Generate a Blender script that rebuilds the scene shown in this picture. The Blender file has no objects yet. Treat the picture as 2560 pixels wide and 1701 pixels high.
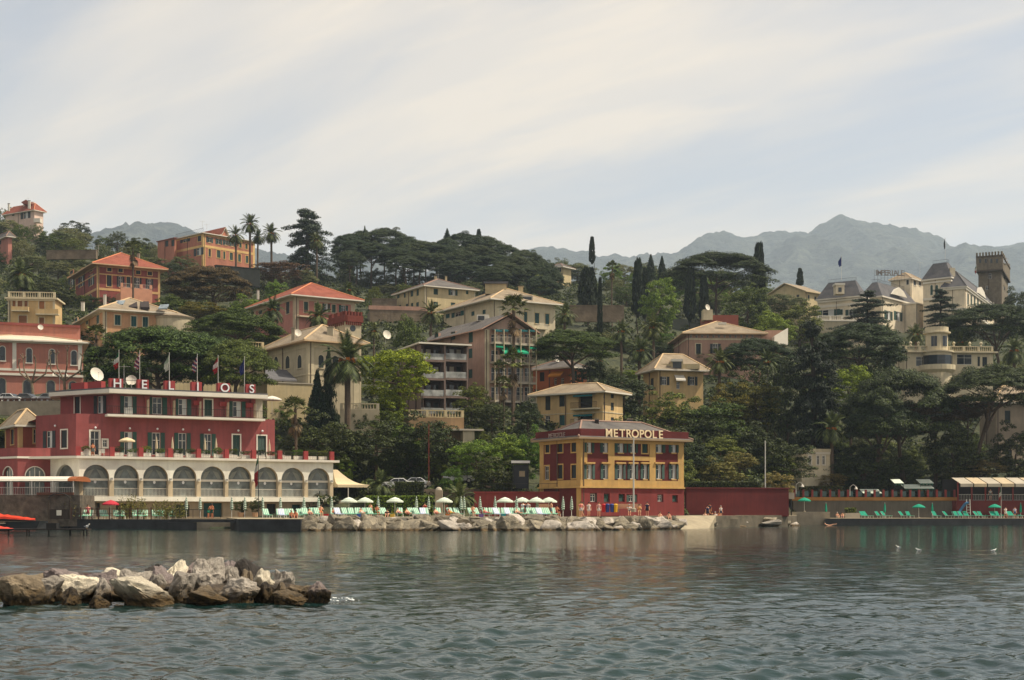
import bpy, bmesh, math, random
import numpy as np
from mathutils import Vector, Matrix, noise
random.seed(7)
# ------------------------------------------------------------------ camera, sky, sun, exposure
SC = bpy.context.scene
COL = SC.collection
F, CH, HZ = 3555.6, 1.95, 1280.0          # focal length in photo pixels, eye height, horizon row
cd = bpy.data.cameras.new('camera'); cam = bpy.data.objects.new('camera', cd); COL.objects.link(cam)
cd.sensor_width = 36; cd.lens = 50; cd.shift_y = (HZ - 850.5) / 2560; cd.clip_start = .5; cd.clip_end = 30000
cam.location = (0, 0, CH); cam.rotation_euler = (math.pi / 2, 0, 0); SC.camera = cam
SUN_EL, SUN_AZ = math.radians(56), math.radians(-3)      # azimuth counted from +X
SV = Vector((math.cos(SUN_AZ) * math.cos(SUN_EL), math.sin(SUN_AZ) * math.cos(SUN_EL), math.sin(SUN_EL)))
sd = bpy.data.lights.new('sun', 'SUN'); sd.energy = 5.0; sd.angle = math.radians(.6); sd.color = (1, .90, .73)
sun = bpy.data.objects.new('sun', sd); COL.objects.link(sun); sun.rotation_euler = (-SV).to_track_quat('-Z', 'Y').to_euler()
sun.location = (60, 60, 300)
W = bpy.data.worlds.new('World'); SC.world = W; W.use_nodes = True
def sky_nodes():
    nt = W.node_tree; N = nt.nodes; L = nt.links
    bg = N['Background']; bg.inputs[1].default_value = .108
    sk = N.new('ShaderNodeTexSky'); sk.sky_type = 'NISHITA'; sk.sun_disc = False
    sk.sun_elevation = SUN_EL; sk.sun_rotation = math.atan2(SV.x, SV.y); sk.dust_density = 1.6; sk.air_density = 1.1; sk.ozone_density = 1.5
    tc = N.new('ShaderNodeTexCoord'); sp = N.new('ShaderNodeSeparateXYZ'); L.new(tc.outputs['Generated'], sp.inputs[0])
    def math_(op, a, b):
        m = N.new('ShaderNodeMath'); m.operation = op
        for i, x in enumerate((a, b)):
            if isinstance(x, (int, float)): m.inputs[i].default_value = x
            else: L.new(x, m.inputs[i])
        return m.outputs[0]
    zz = math_('ADD', math_('MAXIMUM', sp.outputs[2], 0.0), .17)
    u = math_('DIVIDE', sp.outputs[0], zz); v = math_('DIVIDE', sp.outputs[1], zz)
    cb = N.new('ShaderNodeCombineXYZ'); L.new(u, cb.inputs[0]); L.new(v, cb.inputs[1])
    def cloud(rot, sc, loc, scale, det, rough, dist, lo, hi):
        mp = N.new('ShaderNodeMapping'); mp.vector_type = 'TEXTURE'; mp.inputs['Rotation'].default_value = (0, 0, math.radians(rot)); mp.inputs['Scale'].default_value = sc; mp.inputs['Location'].default_value = loc
        L.new(cb.outputs[0], mp.inputs[0])
        no = N.new('ShaderNodeTexNoise'); no.inputs['Scale'].default_value = scale; no.inputs['Detail'].default_value = det; no.inputs['Roughness'].default_value = rough; no.inputs['Distortion'].default_value = dist
        L.new(mp.outputs[0], no.inputs['Vector'])
        mr = N.new('ShaderNodeMapRange'); mr.interpolation_type = 'SMOOTHSTEP'
        mr.inputs['From Min'].default_value = lo; mr.inputs['From Max'].default_value = hi; L.new(no.outputs['Fac'], mr.inputs['Value'])
        return mr.outputs[0]
    c1 = cloud(-42, (2.1, .85, 1), (4.1, 6.2, 0), 1.0, 5, .5, .9, .39, .62)
    c2 = cloud(-36, (2.2, .55, 1), (1.3, 2.2, 0), 2.4, 8, .56, .6, .40, .75)
    cm = math_('MINIMUM', math_('ADD', math_('MULTIPLY', c1, .75), math_('MULTIPLY', c2, .5)), 1.0)
    veil = math_('MULTIPLY_ADD', cm, .60); veil.node.inputs[2].default_value = .37
    mx = N.new('ShaderNodeMix'); mx.data_type = 'RGBA'
    L.new(veil, mx.inputs['Factor']); L.new(sk.outputs[0], mx.inputs['A']); mx.inputs['B'].default_value = (7.5, 6.5, 5.3, 1)
    L.new(mx.outputs['Result'], bg.inputs[0])
sky_nodes()
SC.view_settings.view_transform = 'Standard'; SC.view_settings.look = 'None'; SC.view_settings.gamma = 1; SC.view_settings.exposure = .25
SC.cycles.use_denoising = True; SC.cycles.max_bounces = 4; SC.cycles.diffuse_bounces = 2; SC.cycles.volume_bounces = 1; SC.cycles.transparent_max_bounces = 8
SC.cycles.volume_step_rate = 4

# ------------------------------------------------------------------ helpers
def lin(r, g, b):
    f = lambda c: (c / 255 / 12.92) if c / 255 <= .04045 else ((c / 255 + .055) / 1.055) ** 2.4
    return (f(r), f(g), f(b))
def P(px, py, Y): return Vector(((px - 1280) / F * Y, Y, CH + (HZ - py) / F * Y))
def PX(px, Y): return (px - 1280) / F * Y
ORD = ['first', 'second', 'third', 'fourth', 'fifth', 'sixth', 'seventh', 'eighth', 'ninth', 'tenth', 'eleventh', 'twelfth', 'thirteenth', 'fourteenth', 'fifteenth', 'sixteenth', 'seventeenth', 'eighteenth', 'nineteenth', 'twentieth']
TENS = {2: 'twenty', 3: 'thirty', 4: 'forty', 5: 'fifty', 6: 'sixty', 7: 'seventy', 8: 'eighty', 9: 'ninety'}
def ordn(i):
    if i >= 100: return 'hundred and ' + ordn(i - 100)
    if i == 99: return 'hundredth'
    if i < 20: return ORD[i]
    t, u = divmod(i + 1, 10)
    return (TENS[t][:-1] + 'ieth') if u == 0 else TENS[t] + '-' + ORD[u - 1]
MATS = {}
def nmix(nt, fac, a, b, mode='MIX'):
    m = nt.nodes.new('ShaderNodeMix'); m.data_type = 'RGBA'; m.blend_type = mode
    for k, x in (('Factor', fac), ('A', a), ('B', b)):
        if hasattr(x, 'links'): nt.links.new(x, m.inputs[k])
        elif k == 'Factor': m.inputs[k].default_value = x
        else: m.inputs[k].default_value = (*x, 1)
    return m.outputs['Result']
def nnoise(nt, vec, scale, det=4, rough=.55, dist=0):
    n = nt.nodes.new('ShaderNodeTexNoise'); n.inputs['Scale'].default_value = scale; n.inputs['Detail'].default_value = det
    n.inputs['Roughness'].default_value = rough; n.inputs['Distortion'].default_value = dist
    if vec is not None: nt.links.new(vec, n.inputs['Vector'])
    return n.outputs['Fac']
def nrange(nt, v, a, b, c=0, d=1):
    m = nt.nodes.new('ShaderNodeMapRange'); nt.links.new(v, m.inputs['Value'])
    for k, x in (('From Min', a), ('From Max', b), ('To Min', c), ('To Max', d)): m.inputs[k].default_value = x
    return m.outputs[0]
def nmap(nt, sc=(1, 1, 1), rot=(0, 0, 0), coord='Object'):
    tc = nt.nodes.new('ShaderNodeTexCoord'); mp = nt.nodes.new('ShaderNodeMapping'); mp.inputs['Scale'].default_value = sc; mp.inputs['Rotation'].default_value = rot
    nt.links.new(tc.outputs[coord], mp.inputs[0]); return mp.outputs[0]
def nbump(nt, h, strength, dist):
    b = nt.nodes.new('ShaderNodeBump'); b.inputs['Strength'].default_value = strength; b.inputs['Distance'].default_value = dist
    nt.links.new(h, b.inputs['Height']); return b.outputs[0]
def newmat(name):
    m = bpy.data.materials.new(name); m.use_nodes = True
    return m, m.node_tree, m.node_tree.nodes['Principled BSDF']
def M(name, col, rough=.75, var=.12, scale=.8, bump=.15, bscale=6., bdist=.03, metal=0., spec=.3, sz=(1, 1, 1)):
    """general painted / plain surface with uneven colour and fine relief"""
    if name in MATS: return MATS[name]
    m, nt, p = newmat(name); v = nmap(nt, sz)
    f = nrange(nt, nnoise(nt, v, scale, 6, .6), .3, .7)
    c = nmix(nt, f, tuple(x * (1 - var) for x in col), tuple(min(x * (1 + var), .95) for x in col))
    nt.links.new(c, p.inputs['Base Color']); p.inputs['Roughness'].default_value = rough; p.inputs['Metallic'].default_value = metal; p.inputs['Specular IOR Level'].default_value = spec
    if bump: nt.links.new(nbump(nt, nnoise(nt, v, bscale, 4), bump, bdist), p.inputs['Normal'])
    MATS[name] = m; return m
def plaster(name, col, stain=.42):
    """painted render: patchy fading, rain streaks and grain"""
    if name in MATS: return MATS[name]
    y_ = .3 * col[0] + .6 * col[1] + .1 * col[2]; col = tuple(x * .84 + y_ * .16 for x in col)
    m, nt, p = newmat(name); v = nmap(nt); vs = nmap(nt, (1.6, 1.6, .16))
    a = nrange(nt, nnoise(nt, v, .35, 6, .65), .3, .7); b = nrange(nt, nnoise(nt, vs, 1.5, 5, .6), .42, .66)
    c = nmix(nt, a, tuple(x * .78 for x in col), tuple(min(x * 1.15, .9) for x in col))
    g = sum(col) / 3
    c = nmix(nt, nrange(nt, b, 0, 1, 0, stain), c, tuple(x * .55 + g * .12 for x in col))
    nt.links.new(c, p.inputs['Base Color']); p.inputs['Roughness'].default_value = .9; p.inputs['Specular IOR Level'].default_value = .15
    nt.links.new(nbump(nt, nnoise(nt, v, 9, 4), .2, .02), p.inputs['Normal']); MATS[name] = m; return m
def roofmat(name, c1, c2, rows=3.2):
    """courses of slates or tiles as relief with uneven colour from course to course"""
    if name in MATS: return MATS[name]
    c1, c2 = [tuple(x * .82 + (.3 * c[0] + .6 * c[1] + .1 * c[2]) * .18 for x in c) for c in (c1, c2)]
    m, nt, p = newmat(name); v = nmap(nt)
    w = nt.nodes.new('ShaderNodeTexWave'); w.bands_direction = 'Z'; w.inputs['Scale'].default_value = rows; w.inputs['Distortion'].default_value = .5; nt.links.new(v, w.inputs['Vector'])
    f = nrange(nt, nnoise(nt, v, .5, 8, .68), .3, .7); s = nrange(nt, nnoise(nt, nmap(nt, (1, 1, .5)), 5, 2, .6), .3, .7)
    c = nmix(nt, f, c1, c2); c = nmix(nt, nrange(nt, s, 0, 1, 0, .3), c, tuple(x * .5 for x in c1))
    nt.links.new(c, p.inputs['Base Color']); p.inputs['Roughness'].default_value = .85; p.inputs['Specular IOR Level'].default_value = .2
    nt.links.new(nbump(nt, w.outputs['Fac'], .4, .06), p.inputs['Normal']); MATS[name] = m; return m
def shuttermat(name, col):
    if name in MATS: return MATS[name]
    m, nt, p = newmat(name); v = nmap(nt)
    w = nt.nodes.new('ShaderNodeTexWave'); w.bands_direction = 'Z'; w.inputs['Scale'].default_value = 5; nt.links.new(v, w.inputs['Vector'])
    oi = nt.nodes.new('ShaderNodeObjectInfo')
    c = nmix(nt, oi.outputs['Random'], tuple(x * .7 for x in col), tuple(min(x * 1.3, .9) for x in col))
    nt.links.new(c, p.inputs['Base Color']); p.inputs['Roughness'].default_value = .6
    nt.links.new(nbump(nt, w.outputs['Fac'], .6, .03), p.inputs['Normal']); MATS[name] = m; return m
def glassmat(name, col, rough=.06):
    if name in MATS: return MATS[name]
    m, nt, p = newmat(name); v = nmap(nt)
    c = nmix(nt, nrange(nt, nnoise(nt, v, .9, 3), .35, .65), tuple(x * .6 for x in col), tuple(x * 1.4 for x in col))
    nt.links.new(c, p.inputs['Base Color']); p.inputs['Roughness'].default_value = rough; p.inputs['Specular IOR Level'].default_value = .5
    nt.links.new(nbump(nt, nnoise(nt, v, .7, 1), .05, .05), p.inputs['Normal']); MATS[name] = m; return m
def leafmat(name, col, col2=None, trans=.22):
    """leaves: every leaf its own shade, every plant its own tone"""
    if name in MATS: return MATS[name]
    col2 = col2 or tuple(x * 1.9 for x in col); col = tuple(x * .95 for x in col); col2 = tuple(x * 1.35 for x in col2)
    m, nt, p = newmat(name); g = nt.nodes.new('ShaderNodeNewGeometry'); oi = nt.nodes.new('ShaderNodeObjectInfo')
    v = nmap(nt, coord='Object')
    f = nt.nodes.new('ShaderNodeMath'); f.operation = 'MULTIPLY'; nt.links.new(g.outputs['Random Per Island'], f.inputs[0]); nt.links.new(g.outputs['Random Per Island'], f.inputs[1])
    c = nmix(nt, f.outputs[0], tuple(x * .75 for x in col), col2)
    hs = nt.nodes.new('ShaderNodeHueSaturation'); nt.links.new(c, hs.inputs['Color'])
    nt.links.new(nrange(nt, oi.outputs['Random'], 0, 1, .475, .52), hs.inputs['Hue']); nt.links.new(nrange(nt, oi.outputs['Random'], 0, 1, 1.2, .8), hs.inputs['Value'])
    nt.links.new(hs.outputs[0], p.inputs['Base Color']); p.inputs['Roughness'].default_value = .6; p.inputs['Specular IOR Level'].default_value = .25
    tr = nt.nodes.new('ShaderNodeBsdfTranslucent'); nt.links.new(hs.outputs[0], tr.inputs['Color'])
    ms = nt.nodes.new('ShaderNodeMixShader'); ms.inputs[0].default_value = trans
    nt.links.new(p.outputs[0], ms.inputs[1]); nt.links.new(tr.outputs[0], ms.inputs[2]); nt.links.new(ms.outputs[0], nt.nodes['Material Output'].inputs['Surface'])
    MATS[name] = m; return m

def tag(o, label=None, cat=None, group=None, kind=None):
    for k, v in (('label', label), ('category', cat), ('group', group), ('kind', kind)):
        if v: o[k] = v
    return o
def thing(name, label, cat, loc=(0, 0, 0), group=None, rz=0):
    o = bpy.data.objects.new(name, None); COL.objects.link(o); o.location = loc; o.rotation_euler = (0, 0, rz); o.empty_display_size = .3
    return tag(o, label, cat, group)
def link(name, me, parent=None, mat=None):
    o = bpy.data.objects.new(name, me); COL.objects.link(o)
    if parent is not None: o.parent = parent
    if mat is not None and not me.materials: me.materials.append(mat)
    return o
def recolour(o, mat):
    o.material_slots[0].link = 'OBJECT'; o.material_slots[0].material = mat; return o
def copy_tree(o, parent=None):
    c = o.copy(); COL.objects.link(c); c.parent = parent
    for ch in list(o.children): copy_tree(ch, c)
    return c
class MB:
    """collects polygons in world coordinates; build() makes ONE mesh object relative to org"""
    def __init__(s): s.v = []; s.f = []; s.m = []
    def poly(s, pts, mi=0):
        i = len(s.v); s.v += [tuple(p) for p in pts]; s.f.append(tuple(range(i, i + len(pts)))); s.m.append(mi); return s
    def hexa(s, b, t, mi=0):
        i = len(s.v); s.v += [tuple(p) for p in b] + [tuple(p) for p in t]; n = len(b)
        s.f.append(tuple(range(i + n - 1, i - 1, -1))); s.f.append(tuple(range(i + n, i + 2 * n))); s.m += [mi, mi]
        for k in range(n):
            q = (k + 1) % n; s.f.append((i + k, i + q, i + n + q, i + n + k)); s.m.append(mi)
        return s
    def box(s, c, sz, mi=0, rz=0):
        x, y, z = sz[0] / 2, sz[1] / 2, sz[2] / 2; ca, sa = math.cos(rz), math.sin(rz)
        q = [(c[0] + a * x * ca - b * y * sa, c[1] + a * x * sa + b * y * ca) for a, b in ((-1, -1), (1, -1), (1, 1), (-1, 1))]
        return s.hexa([(a, b, c[2] - z) for a, b in q], [(a, b, c[2] + z) for a, b in q], mi)
    def tube(s, p0, p1, r0, r1=None, n=6, mi=0, caps=True):
        p0 = Vector(p0); p1 = Vector(p1); r1 = r0 if r1 is None else r1; d = (p1 - p0)
        if d.length < 1e-6: return s
        d.normalize(); a = d.orthogonal().normalized(); b = d.cross(a); i = len(s.v)
        for p, r in ((p0, r0), (p1, r1)):
            for k in range(n): s.v.append(tuple(p + (a * math.cos(k * 2 * math.pi / n) + b * math.sin(k * 2 * math.pi / n)) * r))
        for k in range(n):
            q = (k + 1) % n; s.f.append((i + k, i + q, i + n + q, i + n + k)); s.m.append(mi)
        if caps: s.f.append(tuple(range(i + n - 1, i - 1, -1))); s.f.append(tuple(range(i + n, i + 2 * n))); s.m += [mi, mi]
        return s
    def path(s, pts, rs, n=6, mi=0):
        for k in range(len(pts) - 1): s.tube(pts[k], pts[k + 1], rs[k], rs[k + 1], n, mi, caps=k in (0, len(pts) - 2))
        return s
    def lathe(s, c, prof, n=16, mi=0):
        i = len(s.v); m = len(prof)
        for r, z in prof:
            for k in range(n): a = k * 2 * math.pi / n; s.v.append((c[0] + r * math.cos(a), c[1] + r * math.sin(a), c[2] + z))
        for j in range(m - 1):
            for k in range(n):
                q = (k + 1) % n; s.f.append((i + j * n + k, i + j * n + q, i + (j + 1) * n + q, i + (j + 1) * n + k)); s.m.append(mi)
        return s
    def mesh(s, name, mats, org=(0, 0, 0), smooth=False):
        me = bpy.data.meshes.new(name)
        me.from_pydata([(a - org[0], b - org[1], c - org[2]) for a, b, c in s.v], [], s.f)
        for m in (mats if isinstance(mats, (list, tuple)) else [mats]): me.materials.append(m)
        if any(s.m): me.polygons.foreach_set('material_index', s.m)
        if smooth: me.polygons.foreach_set('use_smooth', [True] * len(s.f))
        return me
    def build(s, name, mats, parent=None, org=None, smooth=False):
        if org is None: org = root_of(parent).location if parent is not None else (0, 0, 0)
        return link(name, s.mesh(name, mats, org, smooth), parent)
def root_of(o):
    while o.parent is not None: o = o.parent
    return o
class Face:
    """a vertical facade plane from its left end A to its right end B, outward normal towards the sea"""
    def __init__(s, a, b):
        s.A = Vector((a[0], a[1])); s.B = Vector((b[0], b[1])); d = s.B - s.A; s.L = d.length; s.u = d / s.L; s.n = Vector((s.u.y, -s.u.x))
    def t(s, px):
        k = (px - 1280) / F; return (k * s.A.y - s.A.x) / (s.u.x - k * s.u.y)
    def Y(s, t): return s.A.y + s.u.y * t
    def z(s, py, t): return CH + (HZ - py) / F * s.Y(t)
    def pt(s, t, z, d=0.): return Vector((s.A.x + s.u.x * t + s.n.x * d, s.A.y + s.u.y * t + s.n.y * d, z))
    def rect(s, x0, y0, x1, y1):
        a, b = s.t(x0), s.t(x1); m = (a + b) / 2; return (a, b, s.z(y1, m), s.z(y0, m))
    def box(s, mb, t0, t1, z0, z1, d0, d1, mi=0):
        q = ((t0, d1), (t1, d1), (t1, d0), (t0, d0))
        return mb.hexa([s.pt(t, z0, d) for t, d in q], [s.pt(t, z1, d) for t, d in q], mi)
    def shift(s, d): return Face(s.A + s.n * d, s.B + s.n * d)
def line_face(px0, Y0, ang, px1):
    a = Vector((PX(px0, Y0), Y0)); u = Vector((math.cos(math.radians(ang)), math.sin(math.radians(ang))))
    k = (px1 - 1280) / F; t = (k * a.y - a.x) / (u.x - k * u.y); b = a + u * t
    return Face(a, b) if t > 0 else Face(b, a)
def wall_face(mb, f, t0, t1, z0, z1, holes=(), depth=.22, mi=0, d=0.):
    ts = sorted({t0, t1, *[min(max(h[i], t0), t1) for h in holes for i in (0, 1)]}); zs = sorted({z0, z1, *[min(max(h[i], z0), z1) for h in holes for i in (2, 3)]})
    for i in range(len(ts) - 1):
        for j in range(len(zs) - 1):
            tm, zm = (ts[i] + ts[i + 1]) / 2, (zs[j] + zs[j + 1]) / 2
            if any(h[0] < tm < h[1] and h[2] < zm < h[3] for h in holes): continue
            mb.poly([f.pt(ts[i], zs[j], d), f.pt(ts[i + 1], zs[j], d), f.pt(ts[i + 1], zs[j + 1], d), f.pt(ts[i], zs[j + 1], d)], mi)
    for a, b, c, e in holes:
        q = [(a, c), (b, c), (b, e), (a, e)]
        for k in range(4):
            (ta, za), (tb, zb) = q[k], q[(k + 1) % 4]
            mb.poly([f.pt(ta, za, d), f.pt(ta, za, d - depth), f.pt(tb, zb, d - depth), f.pt(tb, zb, d)], mi)
def arch_pts(a, b, c, e, n=14):
    r = (b - a) / 2; zs = e - r
    return [(a, c)] + [((a + b) / 2 - r * math.cos(math.pi * k / n), zs + r * math.sin(math.pi * k / n)) for k in range(n + 1)] + [(b, c)]
def wall_arches(mb, f, t0, t1, z0, z1, arches, depth=.5, mi=0, mr=0):
    """wall pierced by round arches that reach down to z0 of each arch"""
    cur = t0
    for a, b, c, e in arches:
        mb.poly([f.pt(cur, z0), f.pt(a, z0), f.pt(a, z1), f.pt(cur, z1)], mi); cur = b
        if c > z0: mb.poly([f.pt(a, z0), f.pt(b, z0), f.pt(b, c), f.pt(a, c)], mi)
        q = arch_pts(a, b, c, e)
        for k in range(1, len(q) - 2): mb.poly([f.pt(*q[k]), f.pt(*q[k + 1]), f.pt(q[k + 1][0], z1), f.pt(q[k][0], z1)], mi)
        for k in range(len(q) - 1): mb.poly([f.pt(*q[k]), f.pt(*q[k], -depth), f.pt(*q[k + 1], -depth), f.pt(*q[k + 1])], mr)
    mb.poly([f.pt(cur, z0), f.pt(t1, z0), f.pt(t1, z1), f.pt(cur, z1)], mi)

# ------------------------------------------------------------------ palette
GREEN = shuttermat('green shutter paint', lin(22, 62, 52)); DKGREEN = shuttermat('dark shutter paint', lin(26, 38, 40)); TEAL = shuttermat('teal shutter paint', lin(18, 74, 74)); TAN = shuttermat('tan roller shutter', lin(150, 98, 58))
DARKGLASS = glassmat('dark window glass', lin(36, 42, 48)); CURTAIN = M('white curtain behind glass', lin(190, 190, 186), .5, .1); HALLGLASS = glassmat('dining room glass', lin(100, 106, 102), .12)
WHITE = M('white paint', lin(214, 206, 190), .7, .08, .5); FRAME = M('white window frame', lin(205, 200, 188), .5, .05)
SLATE = roofmat('tan slate roof', lin(122, 106, 84), lin(168, 148, 118)); GREYSLATE = roofmat('grey slate roof', lin(82, 78, 76), lin(116, 108, 100)); DARKSLATE = roofmat('dark slate roof', lin(82, 82, 86), lin(112, 108, 108))
TILE = roofmat('red clay tile roof', lin(128, 60, 40), lin(164, 84, 56), 4)
STONE = M('grey cut stone', lin(150, 138, 118), .9, .25, .7, .4, 5); CONC = M('pale concrete', lin(176, 166, 148), .9, .15, .5, .25, 6); DARKCONC = M('dark wet quay wall', lin(44, 45, 46), .7, .35, .9, .5, 3, .08)
IRON = M('dark iron', lin(40, 38, 36), .6, .1); STEEL = M('pale painted steel', lin(190, 186, 176), .4, .05); BARK = M('grey brown bark', lin(84, 70, 58), .95, .3, 2, .5, 9, .05, sz=(1, 1, .3)); DARKBARK = M('dark bark', lin(60, 50, 42), .95, .3, 2, .5, 9, .05, sz=(1, 1, .3))
# ------------------------------------------------------------------ terrain, mountains, sea, quays
GY = np.array([150, 176, 190, 205, 235, 265, 300, 340, 400, 470, 540, 640, 900.])
GPX = np.array([-900, 0, 250, 500, 750, 1000, 1250, 1500, 1750, 1920, 2000, 2300, 2560, 3500.])
GT = np.array([
    [1330, 1300, 1120, 1003, 988, 830, 795, 765, 690, 625, 575, 600, 800],
    [1330, 1300, 1120, 1003, 988, 830, 795, 765, 690, 620, 572, 600, 800],
    [1330, 1310, 1230, 1015, 965, 860, 800, 765, 690, 645, 622, 640, 800],
    [1330, 1310, 1240, 1050, 985, 900, 850, 790, 690, 680, 685, 720, 830],
    [1330, 1305, 1215, 1075, 1000, 955, 850, 800, 735, 692, 695, 740, 840],
    [1330, 1295, 1215, 1120, 1050, 995, 835, 795, 762, 728, 716, 760, 850],
    [1330, 1298, 1225, 1135, 1030, 990, 850, 800, 742, 712, 705, 760, 850],
    [1330, 1300, 1262, 1160, 1075, 990, 895, 835, 762, 722, 706, 745, 850],
    [1330, 1310, 1280, 1235, 1130, 1040, 935, 870, 800, 742, 722, 760, 850],
    [1330, 1310, 1295, 1230, 1165, 1080, 965, 885, 815, 765, 745, 780, 855],
    [1360, 1340, 1330, 1322, 1290, 1140, 1000, 915, 830, 800, 785, 820, 860],
    [1360, 1340, 1330, 1322, 1290, 1150, 1030, 940, 835, 800, 790, 840, 870],
    [1360, 1340, 1330, 1322, 1290, 1150, 1030, 940, 835, 800, 790, 840, 870],
    [1360, 1340, 1330, 1322, 1290, 1150, 1030, 940, 835, 800, 790, 840, 870.]])
def ground(px, Y):
    px = np.clip(np.asarray(px, float), GPX[0], GPX[-1]); Y = np.clip(np.asarray(Y, float), GY[0], GY[-1])
    i = np.clip(np.searchsorted(GPX, px) - 1, 0, len(GPX) - 2); j = np.clip(np.searchsorted(GY, Y) - 1, 0, len(GY) - 2)
    a = (px - GPX[i]) / (GPX[i + 1] - GPX[i]); b = (Y - GY[j]) / (GY[j + 1] - GY[j]); a = a * a * (3 - 2 * a)
    py = (GT[i, j] * (1 - a) + GT[i + 1, j] * a) * (1 - b) + (GT[i, j + 1] * (1 - a) + GT[i + 1, j + 1] * a) * b
    return CH + (HZ - py) / F * Y
def gz(px, Y): return float(ground(px, Y))
def shoreY(px): return np.interp(px, [-900, 0, 500, 700, 1300, 1650, 1800, 2000, 2560, 3500], [172, 170, 166, 158, 158, 166, 186, 216, 220, 225])
def grid_mesh(name, X, Y, Z, mat, smooth=True, kind='structure'):
    r, c = X.shape; me = bpy.data.meshes.new(name)
    me.vertices.add(r * c); me.vertices.foreach_set('co', np.stack([X, Y, Z], -1).astype(np.float32).ravel())
    idx = np.arange(r * c).reshape(r, c); q = np.stack([idx[:-1, :-1], idx[:-1, 1:], idx[1:, 1:], idx[1:, :-1]], -1).reshape(-1, 4)
    me.loops.add(q.size); me.loops.foreach_set('vertex_index', q.ravel().astype(np.int32))
    me.polygons.add(len(q)); me.polygons.foreach_set('loop_start', np.arange(0, q.size, 4, dtype=np.int32))
    me.polygons.foreach_set('use_smooth', np.full(len(q), smooth)); me.materials.append(mat); me.update(calc_edges=True); me.validate()
    o = link(name, me); o['kind'] = kind; return o
def vnoise(x, y, sc, seed=0., oct=4):
    out = np.empty(x.size); xs, ys = x.ravel() * sc, y.ravel() * sc
    for k in range(x.size): out[k] = noise.fractal((xs[k], ys[k], seed), 1.0, 2.0, oct)
    return out.reshape(x.shape)
def earthmat():
    m, nt, p = newmat('hillside earth and grass'); v = nmap(nt)
    c = nmix(nt, nrange(nt, nnoise(nt, v, .12, 8, .7), .35, .65), lin(40, 48, 26), lin(74, 74, 44)); c = nmix(nt, nrange(nt, nnoise(nt, v, .7, 6), .45, .7), c, lin(30, 38, 22))
    nt.links.new(c, p.inputs['Base Color']); p.inputs['Roughness'].default_value = 1; nt.links.new(nbump(nt, nnoise(nt, v, 1.2, 6), .8, .5), p.inputs['Normal']); return m
def build_terrain():
    pxs = np.arange(-900, 3501, 25.); Ys = np.concatenate([np.arange(150, 300, 3.), np.arange(300, 560, 6.), np.arange(560, 901, 20.)])
    A, B = np.meshgrid(pxs, Ys); Z = ground(A, B); X = (A - 1280) / F * B
    Z += vnoise(X, B, .035, 3.) * np.clip((B - 190) / 60, 0, 1) * .9
    Z = np.where(B < shoreY(A), np.minimum(Z, -2.5), Z)
    return grid_mesh('hillside', X, B, Z, earthmat())
hill = build_terrain()
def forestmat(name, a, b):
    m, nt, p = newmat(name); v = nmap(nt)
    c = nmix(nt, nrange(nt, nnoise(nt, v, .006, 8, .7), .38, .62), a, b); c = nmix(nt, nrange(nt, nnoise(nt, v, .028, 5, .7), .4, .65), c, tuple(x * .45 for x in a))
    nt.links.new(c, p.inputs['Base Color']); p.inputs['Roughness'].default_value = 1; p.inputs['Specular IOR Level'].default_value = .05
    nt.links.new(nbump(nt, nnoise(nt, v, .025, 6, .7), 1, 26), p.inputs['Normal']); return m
def mountain(name, prof, Y0, depth, foot, mat, seed):
    px = np.array([p[0] for p in prof], float); py = np.array([p[1] for p in prof], float)
    us = np.arange(px[0], px[-1] + 1, 4.); top = CH + (HZ - np.interp(us, px, py)) / F * Y0
    vs = np.linspace(0, 1, 70); U, V = np.meshgrid(us, vs)
    Yv = Y0 + (V - .6) / .6 * depth * np.where(V < .6, 1, .8); X = (U - 1280) / F * Y0 + 0 * Yv
    h = np.where(V < .6, np.sin(np.clip(V / .6, 0, 1) * math.pi / 2) ** 1.15, np.cos(np.clip((V - .6) / .4, 0, 1) * math.pi / 2))
    n1 = vnoise(X, Yv, .0011, seed, 5); n2 = vnoise(X, Yv, .011, seed + 9, 3)
    Z = foot + (top[None, :] - foot) * h; w = np.clip(np.abs(V - .6) * 5, .0, 1)
    ridge = vnoise(X, Y0 + 0 * X, .02, seed + 3, 4)
    Z = Z - np.abs(n1) * 320 * w * h - np.abs(n2) * 30 * np.clip(w * 2, 0, 1) + ridge * 15 * (1 - w)
    return grid_mesh(name, X, Yv, Z, mat)
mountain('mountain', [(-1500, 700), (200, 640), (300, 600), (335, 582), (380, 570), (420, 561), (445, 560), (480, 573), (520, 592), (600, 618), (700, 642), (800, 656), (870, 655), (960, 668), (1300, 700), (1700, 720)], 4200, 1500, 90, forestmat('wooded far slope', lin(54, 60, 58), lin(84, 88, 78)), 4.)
mountain('mountain', [(1050, 700), (1280, 640), (1335, 631), (1375, 634), (1420, 640), (1480, 653), (1560, 655), (1620, 653), (1665, 652), (1700, 627), (1745, 603), (1780, 589), (1797, 587), (1830, 597), (1852, 601), (1900, 588), (1935, 582), (1985, 583), (2015, 585), (2040, 572), (2062, 556), (2085, 543), (2108, 552), (2145, 568), (2200, 584), (2260, 593), (2290, 603), (2330, 622), (2370, 636), (2420, 633), (2480, 623), (2560, 613), (2800, 600), (3300, 640), (4200, 700)], 5500, 2300, 120, forestmat('wooded far mountain', lin(58, 64, 60), lin(90, 94, 82)), 17.)
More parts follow.
